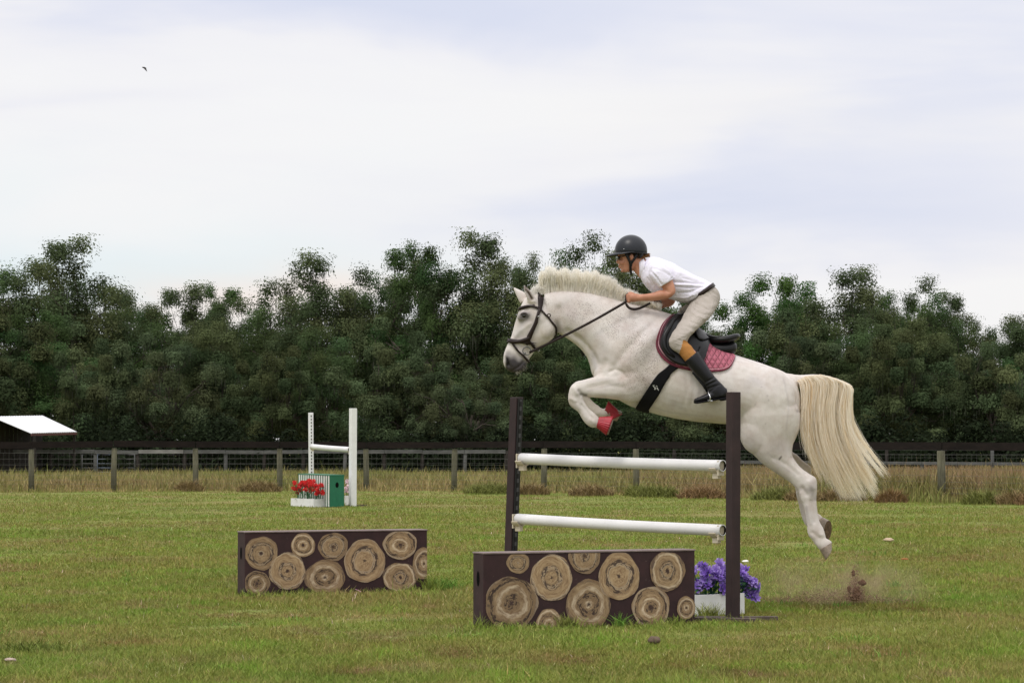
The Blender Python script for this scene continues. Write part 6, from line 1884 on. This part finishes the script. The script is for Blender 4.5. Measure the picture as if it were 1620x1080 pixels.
def cup(root, p, d, mat, s=1.0):
    """pole cup: back plate, cradle and pin"""
    d = Vector(d).normalized(); side = Vector((-d.y, d.x, 0)); mb = MB()
    mb.box(p - d * .012 + Vector((0, 0, -.02)), side * .035 * s, d * .008, Vector((0, 0, .06 * s)), 0, .002)
    rows = []
    for k in range(9):
        t = math.pi * (1.12 + .76 * k / 8)
        rows.append(p + side * (.062 * s * math.cos(t)) + Vector((0, 0, .062 * s * math.sin(t) + .002)))
    for a, b in zip(rows[:-1], rows[1:]):
        mb.bar(a + d * .03, b + d * .03, .035, .004)
    mb.box(p + d * .03 + Vector((0, 0, -.082 * s)), side * .02, d * .03, Vector((0, 0, .022)), 0, .003)
    mb.build('pole_cup', mat, root)
def jump_pole(A, B, r, label, mat=M_pvc, sag=0):
    """hollow pipe from A to B, slightly bowed"""
    A, B = Vector(A), Vector(B); n = 24; K = 14; d = (B - A).normalized(); s1 = d.cross(Vector((0, 0, 1))).normalized(); s2 = s1.cross(d)
    root = empty('jump_pole', (A + B) / 2, label, 'jump pole', 'white jump poles')
    vs = []; fs = []
    ringlist = [(A, r * .86), (A, r)] + [(A.lerp(B, k / K) - Vector((0, 0, sag * math.sin(math.pi * k / K))), r) for k in range(1, K)] + [(B, r), (B, r * .86)]
    inner = [(B - d * .05, r * .86), (B - d * .25, r * .86), (A + d * .25, r * .86), (A + d * .05, r * .86)]
    rl = ringlist + inner
    for c, q in rl:
        for i in range(n):
            t = 2 * math.pi * i / n; vs.append(c + (s1 * math.cos(t) + s2 * math.sin(t)) * q)
    M_ = len(rl)
    for k in range(M_):
        k2 = (k + 1) % M_
        for i in range(n): fs.append((k * n + i, k * n + (i + 1) % n, k2 * n + (i + 1) % n, k2 * n + i))
    # black discs inside the bore stand for its darkness and hide the sky
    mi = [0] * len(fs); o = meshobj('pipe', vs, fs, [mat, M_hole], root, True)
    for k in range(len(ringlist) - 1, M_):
        for i in range(n): mi[k * n + i] = 1  # bore coloured black for the darkness inside the pipe
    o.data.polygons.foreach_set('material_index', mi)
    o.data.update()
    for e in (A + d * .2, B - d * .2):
        mb = MB(); vs = [e + (s1 * math.cos(2 * math.pi * i / n) + s2 * math.sin(2 * math.pi * i / n)) * r * .85 for i in range(n)]; mb.add(vs, [tuple(range(n))]); mb.build('bore_shade', M_hole, root)
    return root
YR, YL = 22.62, 24.20
for (ly, ry, lab) in ((725, 736.5, 'upper white pole of the near jump, just under the horse'), (820.5, 838.5, 'lower white pole of the near jump, above the painted wall')):
    lx = 825 if ly < 800 else 819
    A = at(lx, ly, YL); B = at(1143.5, ry, YR)
    jump_pole(A, B, .046, lab, sag=.006)
    d = (B - A).normalized(); d0 = Vector((d.x, d.y, 0)).normalized()
    cup(r2, A + d * -.015, d0, M_cup); cup(r1, B - d * .035 + Vector((0, 0, 0)), -d0, M_cup)

# ---- far white jump
r3, b3, up3, ax3, ay3 = standard('jump_standard', 558, 64.0, 2.20, .5, .068, M_white, 'plain white jump standard of the far jump, right end, taller one', 'white jump standards', rot=.5)
r4, b4, up4, ax4, ay4 = standard('jump_standard', 493, 66.5, 2.13, -1.5, .052, M_white, 'white jump standard with slotted face behind the red flowers', 'white jump standards', rot=.25, track=(.25, -1, 0), tmat=M_white)
A = at(494, 706.2, 66.2); B = at(554, 711, 64.1)
jump_pole(A, B, .062, 'short white pole of the far jump, hanging above the green box', sag=.006)
d0 = Vector((B.x - A.x, B.y - A.y, 0)).normalized(); cup(r4, A, d0, M_cup); cup(r3, B, -d0, M_cup)
for root, b in ((r3, b3), (r4, b4)):
    mb = MB(); mb.bar(b + Vector((-.1, 0, .012)), b + Vector((.32, .05, .012)), .04, .014); mb.build('foot', M_foot, root)
def birch_box():
    """green box whose long sides are painted with white birch trunks"""
    c0 = gnd(522, 62.9); c1 = gnd(544.5, 63.3); ux = (c1 - c0); W = ux.length; ux.normalize()
    left = gnd(472, 65.6); ul = (left - c0); L = ul.length; ul.normalize(); H = .69
    root = empty('jump_box', c0, 'green jump box with birch trunks painted on its side and a round hole', 'jump box')
    n = NT('birch_paint'); c = n.coord('Object', (1, 1, 1)); uvn = n.new('ShaderNodeUVMap'); uvn.uv_map = 'face'
    mp = n.new('ShaderNodeMapping'); mp.inputs['Scale'].default_value = (1, .22, 1); n.link(uvn.outputs[0], mp.inputs[0])
    v = mp.outputs[0]
    st = n.wave(v, 1.55, 1.6, 3, 'BANDS', 'X', 2.0); nz = n.noise(v, 26, 4, .7)
    st = n.math('ADD', st, n.math('MULTIPLY', n.math('SUBTRACT', nz, .5), .5))
    c2 = n.ramp(st, [(.34, (0.012, 0.10, 0.055)), (.46, (0.70, 0.71, 0.68))])
    mk = n.noise(n.coord('Object', (1, 1, 6)), 10, 3, .8); c2 = n.mix(n.ramp(mk, [(.60, 0.0), (.66, .8)]), c2, (0.05, 0.07, 0.06))
    M_birch = n.done(c2, .6, .3)
    M_green = paint_mat('green_paint', (0.006, 0.125, 0.062), (0.010, 0.155, 0.078), .5, (0.03, 0.10, 0.06))
    z = Vector((0, 0, H)); P = [c0, c1, c1 + ul * L, c0 + ul * L]
    vs = [p for p in P] + [p + z for p in P]
    o = meshobj('box', vs, [(0, 1, 5, 4), (1, 2, 6, 5), (2, 3, 7, 6), (3, 0, 4, 7), (4, 5, 6, 7), (3, 2, 1, 0)], [M_green, M_birch], root)
    o.data.polygons[1].material_index = 1; o.data.polygons[3].material_index = 1
    u = o.data.uv_layers.new(name='face')
    for p in o.data.polygons:
        for li in p.loop_indices:
            q = Vector(vs[o.data.loops[li].vertex_index]); u.data[li].uv = ((q - c0).dot(ul), q.z)
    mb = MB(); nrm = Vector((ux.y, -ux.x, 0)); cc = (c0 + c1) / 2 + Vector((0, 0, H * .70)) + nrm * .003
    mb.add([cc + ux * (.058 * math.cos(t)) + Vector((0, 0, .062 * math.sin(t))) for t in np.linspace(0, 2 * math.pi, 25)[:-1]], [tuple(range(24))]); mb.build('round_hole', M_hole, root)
    mb = MB(); mb.box((P[0] + P[2]) / 2 + Vector((0, 0, H + .01)), ux * (W / 2 + .01), ul * (L / 2 + .01), (0, 0, .009), 0, .002); mb.build('lid', M_green, root)
birch_box()
# ================================================================== FLOWER BOXES AND SMALL THINGS
M_leafg = plain('silk_leaf', (0.020, 0.095, 0.028), .55, .3, var=.4, scale=20)
def flower_mat(name, c0, c1, c2):
    n = NT(name); a = n.attr('tint', 'Fac'); g = n.new('ShaderNodeSeparateColor'); n.link(n.attr('tint'), g.inputs[0])
    nz = n.noise(n.coord('Object'), 40, 3)
    c = n.ramp(g.outputs[0], [(.0, c0), (.55, c1), (1, c2)]); c = n.mix(n.ramp(nz, [(.4, 0.0), (.8, .4)]), c, c0)
    return n.done(c, .65, .2)
def blossom(c, R, nrm, rng, petals=6, layers=2, cup_=.35):
    """ruffled blossom of curved petals: verts, faces, tint value (0 heart .. 1 rim)"""
    nrm = nrm / np.linalg.norm(nrm); t = np.cross(nrm, [0.3, .5, .8]); t /= np.linalg.norm(t); b = np.cross(nrm, t)
    vs = []; fs = []; tv = []
    for L in range(layers):
        for k in range(petals):
            a0 = 2 * math.pi * (k + .5 * L) / petals + rng.uniform(-.15, .15); r = R * (1 - .25 * L) * rng.uniform(.85, 1.12)
            base = len(vs); nr, nw = 4, 5
            for i in range(nr):
                f = i / (nr - 1)
                for j in range(nw):
                    g = (j / (nw - 1) - .5) * 2; wdt = .30 + .55 * math.sin(math.pi * (.12 + .75 * f))
                    ang = a0 + g * wdt * .62
                    rad = r * (f * (1 - .12 * g * g)) + .05 * R
                    hgt = R * (cup_ * f * f + .25 * L + .10 * math.sin(3 * g + 5 * f + k) * f - .25 * f * f * f * (1 - L))
                    p = np.array(c) + (t * math.cos(ang) + b * math.sin(ang)) * rad + nrm * hgt
                    vs.append(p); tv.append(min(1, .2 + f * rng.uniform(.75, 1.0)))
            for i in range(nr - 1):
                for j in range(nw - 1):
                    q = base + i * nw + j; fs.append((q, q + 1, q + nw + 1, q + nw))
    return vs, fs, tv
def flower_box(x0, Y0, x1, Y1, H, D, label, nflow, zr, R, mats, cat_='flower box', n_leaf=60, over=.0, petals=6, spread=None, seed=1):
    rng = np.random.default_rng(seed)
    a, b = gnd(x0, Y0), gnd(x1, Y1); ux = (b - a); L = ux.length; ux.normalize(); uy = Vector((-ux.y, ux.x, 0))
    root = empty('flower_box', (a + b) / 2, label, cat_, None)
    mb = MB(); c = (a + b) / 2 + uy * D / 2; T = .012; z = H / 2
    mb.box(c + Vector((0, 0, z)) - uy * (D / 2), ux * L / 2, uy * T, (0, 0, z + .01), 0, .003); mb.box(c + Vector((0, 0, z)) + uy * (D / 2), ux * L / 2, uy * T, (0, 0, z + .01), 0, .003)
    for s in (-1, 1): mb.box(c + Vector((0, 0, z)) + ux * (s * (L / 2 - T - .002)), ux * T, uy * (D / 2 - T - .002), (0, 0, z + .008), 0, .003)
    mb.box(c + Vector((0, 0, H - .05)), ux * (L / 2 - 2 * T - .003), uy * (D / 2 - T - .003), (0, 0, .01)); mb.build('planter', M_white, root)
    # stems and leaves
    Vs = []; fs = []
    mb = MB(); heads = []
    for k in range(nflow):
        u = rng.uniform(-.5, .5) * (1 + over * 2); v = rng.uniform(-.42, .42)
        h = rng.uniform(*zr) - (abs(u) * 2) ** 2 * .22 * (zr[1] - zr[0])
        hd = c + ux * (u * L) + uy * (v * D * 1.5) + Vector((0, 0, h)); heads.append(hd)
        ft = c + ux * (max(-.47, min(.47, u * .8)) * L) + uy * (v * D * .7) + Vector((0, 0, H - .05))
        mb.tube([ft, ft.lerp(hd, .5) + Vector((0, 0, .03)), hd], .0035, 5)
    for k in range(n_leaf):
        u = rng.uniform(-.48, .48) * (1 + over); v = rng.uniform(-.6, .6); h = rng.uniform(H - .02, zr[0] * .6 + zr[1] * .4)
        p = c + ux * (u * L) + uy * (v * D) + Vector((0, 0, h)); d = Vector((rng.normal(), rng.normal(), rng.uniform(-.2, .8))).normalized(); s = d.cross(Vector((0, 0, 1))).normalized(); ln = R * rng.uniform(1.0, 1.9); w = ln * .26; up = s.cross(d)
        mb.add([p, p + d * ln * .4 + s * w, p + d * ln - up * ln * .2, p + d * ln * .4 - s * w, p + d * ln * .45 + up * ln * .06], [(0, 1, 4), (1, 2, 4), (2, 3, 4), (3, 0, 4)])
    mb.build('foliage', M_leafg, root)
    for k, hd in enumerate(heads):
        nrm = np.array([rng.normal(0, .6), -rng.uniform(.2, 1.2), rng.uniform(.2, 1)])
        vs, ff, tv = blossom(np.array(hd), R * rng.uniform(.8, 1.2), nrm, rng, petals)
        o = meshobj('blossom', vs, ff, mats[int(rng.integers(len(mats)))], root, True)
        ca = o.data.color_attributes.new('tint', 'FLOAT_COLOR', 'POINT'); sh = rng.uniform(.75, 1.0)
        arr = np.ones((len(vs), 4), dtype=np.float32); arr[:, 0] = np.array(tv) * sh; ca.data.foreach_set('color', arr.ravel())
    return root
M_pur = flower_mat('purple_petals', (0.12, 0.06, 0.32), (0.32, 0.20, 0.64), (0.55, 0.42, 0.82))
M_pur2 = flower_mat('deep_purple_petals', (0.05, 0.02, 0.17), (0.17, 0.08, 0.44), (0.32, 0.21, 0.62))
M_red = flower_mat('red_petals', (0.22, 0.004, 0.006), (0.50, 0.012, 0.012), (0.66, 0.03, 0.025))
M_pink = flower_mat('pink_petals', (0.45, 0.22, 0.28), (0.72, 0.52, 0.56), (0.80, 0.70, 0.70))
flower_box(1094, 23.15, 1176, 23.5, .155, .17, 'white planter of purple silk flowers between the painted wall and the brown standard', 84, (.20, .42), .050, [M_pur, M_pur, M_pur2], n_leaf=90, over=.30, seed=3)
flower_box(461, 64.2, 497, 63.2, .16, .25, 'white planter of bright red silk flowers before the far green box', 60, (.33, .57), .055, [M_red], n_leaf=90, over=.14, seed=4)
flower_box(545, 65.0, 554, 65.0, .20, .2, 'small white planter of pale pink flowers half hidden by the far white standard', 9, (.30, .56), .055, [M_pink], n_leaf=18, over=.15, seed=5)

def build_bird():
    c = at(228.5, 108.5, 90)
    root = empty('bird', c, 'small dark bird flying high in the pale sky at upper left', 'bird')
    M = plain('bird_plumage', (0.03, 0.028, 0.026), .8); S = FPX / 90
    mb = MB(); loft(mb, [(225, 107.2, 225, 107.5, .004, 0), (226, 106.7, 226, 108, .014, 0), (228, 106.5, 228, 108.6, .024, 0), (230, 107, 230, 108.2, .015, 0), (231.5, 107.5, 231.5, 107.9, .02, 0)], 10, 3, Y=90)
    for s, tipx, tipy in ((1, 232.5, 113.5), (-1, 224.5, 106.2)):
        a = at(228, 107.2, 90); m = at(229.6 if s > 0 else 226.5, 109 if s > 0 else 106.4, 90 - s * .05); t = at(tipx, tipy, 90 - s * .12)
        f = Vector((.045, 0, 0)); g = Vector((0, 0, .006))
        mb.add([a - f, a + f, m + f * .8, m - f * .8, t + f * .1, t - f * .15, a - f + g, a + f + g, m + f * .8 + g, m - f * .8 + g], [(0, 1, 2, 3), (3, 2, 4, 5), (6, 9, 8, 7), (9, 5, 4, 8), (0, 3, 9, 6), (1, 7, 8, 2)])
    mb.build('body', M, root, True)
build_bird()

def build_weeds():
    """taller weeds grown up against the painted walls and planters"""
    rng = np.random.default_rng(41); Vs = []; Cs = []
    def clump(px, Y, n, h, spread, col):
        b = gnd(px, Y); x = b.x + rng.normal(0, spread, n); y = b.y + rng.normal(0, spread * .6, n)
        tint = np.array(col) * rng.uniform(.6, 1.5, (n, 1)); V, C = blades(x, y, rng.uniform(.3, 1, n) * h, rng.uniform(.004, .009, n), rng.uniform(.2, 1.0, n), tint, rng); Vs.append(V); Cs.append(C)
    G = (0.19, 0.24, 0.045); G2 = (0.24, 0.26, 0.07); G3 = (0.13, 0.25, 0.04)
    for px, n, h, s, col in ((760, 60, .17, .03, G), (790, 70, .10, .06, G2), (830, 70, .09, .08, G), (893, 110, .16, .03, G2), (905, 60, .12, .04, G), (980, 70, .15, .03, G3), (1000, 40, .09, .05, G), (1065, 60, .12, .03, G), (1045, 60, .11, .04, G2), (1085, 40, .07, .03, G), (870, 50, .07, .08, G), (940, 50, .08, .06, G)):
        Y = np.interp(px, [765, 1099], [21.5, 22.2]) - .06; clump(px, Y, n, h, s, col)
    for px, n, h, s in ((395, 60, .10, .05), (430, 50, .08, .08), (480, 70, .10, .08), (560, 60, .08, .1), (600, 60, .09, .08), (650, 70, .11, .06), (684, 120, .22, .05)):
        Y = np.interp(px, [388, 676], [26.4, 27.1]) - .06; clump(px, Y, n, h, s, G)
    for px in (1112, 1122, 1131): clump(px, 22.9, 70, .17, .03, G2)
    for px in (690, 700, 712): clump(px, 27.2, 80, .20, .06, G3)
    clump(30, 19.2, 300, .14, .16, (0.15, 0.19, 0.04)); clump(70, 19.3, 200, .12, .12, (0.15, 0.19, 0.04))
    for k in range(46):
        Y = rng.uniform(17, 40); clump(810 + rng.uniform(-1, 1) * 850, Y, int(rng.uniform(20, 70)), rng.uniform(.06, .12), rng.uniform(.03, .14), G3 if k % 2 else G2)
    o = fastmesh('weeds', np.concatenate(Vs), 4, M_tint, col=np.concatenate(Cs)); put(o, 'taller weeds at the feet of the painted walls and scattered in the turf', 'weeds', kind='stuff')
build_weeds()

def build_dust():
    # kicked up earth: clods in the air, fine grains, and a thin brown veil
    M_earth = plain('earth', (0.115, 0.066, 0.042), .95, .05, var=.35, scale=30)
    rng = np.random.default_rng(51); c = gnd(1352, 25.0)
    def lump(name, px, py, r, lab, sq=(1, 1, 1), seed=0, Y=24.9):
        bm = bmesh.new(); bmesh.ops.create_icosphere(bm, subdivisions=3, radius=1); q = at(px, py, Y)
        for v in bm.verts:
            k = 1 + .42 * noise.noise(v.co * 1.6 + Vector((seed, 0, 0))) + .2 * noise.noise(v.co * 4 + Vector((0, seed, 0)))
            v.co = Vector((v.co.x * sq[0], v.co.y * sq[1], v.co.z * sq[2])) * k * r
        vs = [q + v.co for v in bm.verts]; fs = [tuple(v.index for v in f.verts) for f in bm.faces]; bm.free()
        o = meshobj(name, vs, fs, M_earth, None, True, origin=q)
        return put(o, lab, 'clod of earth', 'clods thrown up by the hind hooves')
    lump('earth_clod', 1350, 906, .016, 'topmost brown clod of earth thrown up behind the horse', (1.0, .8, 1.6), 3)
    lump('earth_clod', 1364, 921, .021, 'pointed brown clod of earth right of the dust plume', (1.5, .8, 1.1), 7)
    lump('earth_clod', 1355, 938, .038, 'largest brown clod of earth at the base of the dust plume', (1.0, .8, 1.5), 12)
    lump('earth_clod', 1343, 931, .020, 'small brown clod of earth left of the dust plume', (.9, .8, 1.3), 17)
    N = 9000; k = rng.uniform(0, 1, N)
    px = np.where(k < .5, 1352 + rng.normal(0, 7, N), 1320 + rng.normal(0, 60, N)); hmax = np.where(k < .5, .26 * np.exp(-((px - 1352) / 16) ** 2) + .02, .12 * np.exp(-((px - 1320) / 65) ** 2) + .01)
    z = np.abs(rng.normal(0, .5, N)) * hmax; Y = 25.0 + rng.normal(0, .16, N)
    P = np.stack([(px - 810) / FPX * Y, Y, z + .02], 1)
    V, C = leafset(P, .0042, np.array([0.22, 0.135, 0.09]) * rng.uniform(.6, 1.3, (N, 1)), rng, aspect=.8)
    o = fastmesh('dust_grains', V, 4, M_tint, col=C); put(o, 'fine brown grains of earth flying low behind the hind hooves', 'dust', kind='stuff')
    # veil of dust as a real volume
    mb = MB(); ellipsoid(mb, gnd(1330, 25.0) + Vector((0, 0, .13)), Vector((.95, 0, 0)), Vector((0, .28, 0)), Vector((0, 0, .36)), 24)
    m = bpy.data.materials.new('dust_volume'); m.use_nodes = True; t = m.node_tree; t.nodes.clear()
    out = t.nodes.new('ShaderNodeOutputMaterial'); pv = t.nodes.new('ShaderNodeVolumePrincipled'); pv.inputs['Color'].default_value = (.80, .55, .41, 1); pv.inputs['Anisotropy'].default_value = .2
    tc = t.nodes.new('ShaderNodeTexCoord'); nz = t.nodes.new('ShaderNodeTexNoise'); nz.inputs['Scale'].default_value = 5; nz.inputs['Detail'].default_value = 3
    t.links.new(tc.outputs['Object'], nz.inputs['Vector'])
    gr = t.nodes.new('ShaderNodeTexGradient'); gr.gradient_type = 'SPHERICAL'; mp = t.nodes.new('ShaderNodeMapping'); mp.inputs['Scale'].default_value = (1 / .95, 1 / .28, 1 / .36)
    t.links.new(tc.outputs['Object'], mp.inputs[0]); t.links.new(mp.outputs[0], gr.inputs[0])
    def M2(op, a, b):
        q = t.nodes.new('ShaderNodeMath'); q.operation = op; q.use_clamp = False
        for i, v in enumerate((a, b)):
            if isinstance(v, (int, float)): q.inputs[i].default_value = v
            else: t.links.new(v, q.inputs[i])
        return q.outputs[0]
    f = M2('MAXIMUM', M2('SUBTRACT', nz.outputs[0], .38), 0.0); f = M2('MULTIPLY', f, gr.outputs[1]); f = M2('MULTIPLY', f, 11.0)
    t.links.new(f, pv.inputs['Density']); t.links.new(pv.outputs[0], out.inputs['Volume'])
    cen = gnd(1330, 25.0) + Vector((0, 0, .13)); o = mb.build('dust_cloud', m, None, True, origin=cen)
    put(o, 'thin brown dust cloud hanging over the grass behind the hind hooves', 'dust cloud', kind='stuff')
build_dust()

def build_litter():
    def lump(name, px, Y, r, sq, mat, lab, cat_, seed):
        q = gnd(px, Y) + Vector((0, 0, r * sq[2] * .6 + .01)); bm = bmesh.new(); bmesh.ops.create_icosphere(bm, subdivisions=3, radius=1)
        for v in bm.verts:
            k = 1 + .3 * noise.noise(v.co * 1.5 + Vector((seed, 1, 0))); v.co = Vector((v.co.x * sq[0], v.co.y * sq[1], v.co.z * sq[2])) * k * r
        vs = [q + v.co for v in bm.verts]; fs = [tuple(v.index for v in f.verts) for f in bm.faces]; bm.free()
        put(meshobj(name, vs, fs, mat, None, True, origin=q), lab, cat_)
    Mst = plain('stone', (0.13, 0.095, 0.07), .9, .1, var=.3, scale=40); Mw = plain('pale_thing', (0.48, 0.36, 0.26), .8, .2); Ml = plain('orange_leaf', (0.40, 0.09, 0.03), .7); Mwh = plain('white_petal', (.75, .75, .7), .7)
    lump('stone', 1035, 19.85, .042, (1, .8, .7), Mst, 'brown clod like stone lying in the grass below the painted wall', 'stone', 2)
    lump('mushroom', 1405, 40.6, .055, (1.3, 1, .5), Mw, 'pale tan mushroom cap in the grass right of the hind hooves', 'mushroom', 4)
    lump('leaf', 1430, 34.2, .030, (1.6, 1.2, .22), Ml, 'orange red dead leaf on the grass right of the dust', 'leaf', 6)
    lump("flower", 1179, 33.4, .030, (1.3, 1, .5), Mwh, 'small white flower in the grass just right of the brown standard', 'flower', 8)
    lump('stone', 18, 18.2, .024, (1.6, .9, .5), plain('pale_stone', (.42, .33, .28), .9), 'pale flat stone in the grass at the lower left corner', 'stone', 9)
    0 and lump('stone', 178, 72.0, .07, (1.2, .8, .6), Mwh, 'white stone at the rough grass edge far left', 'stone', 11)
build_litter()
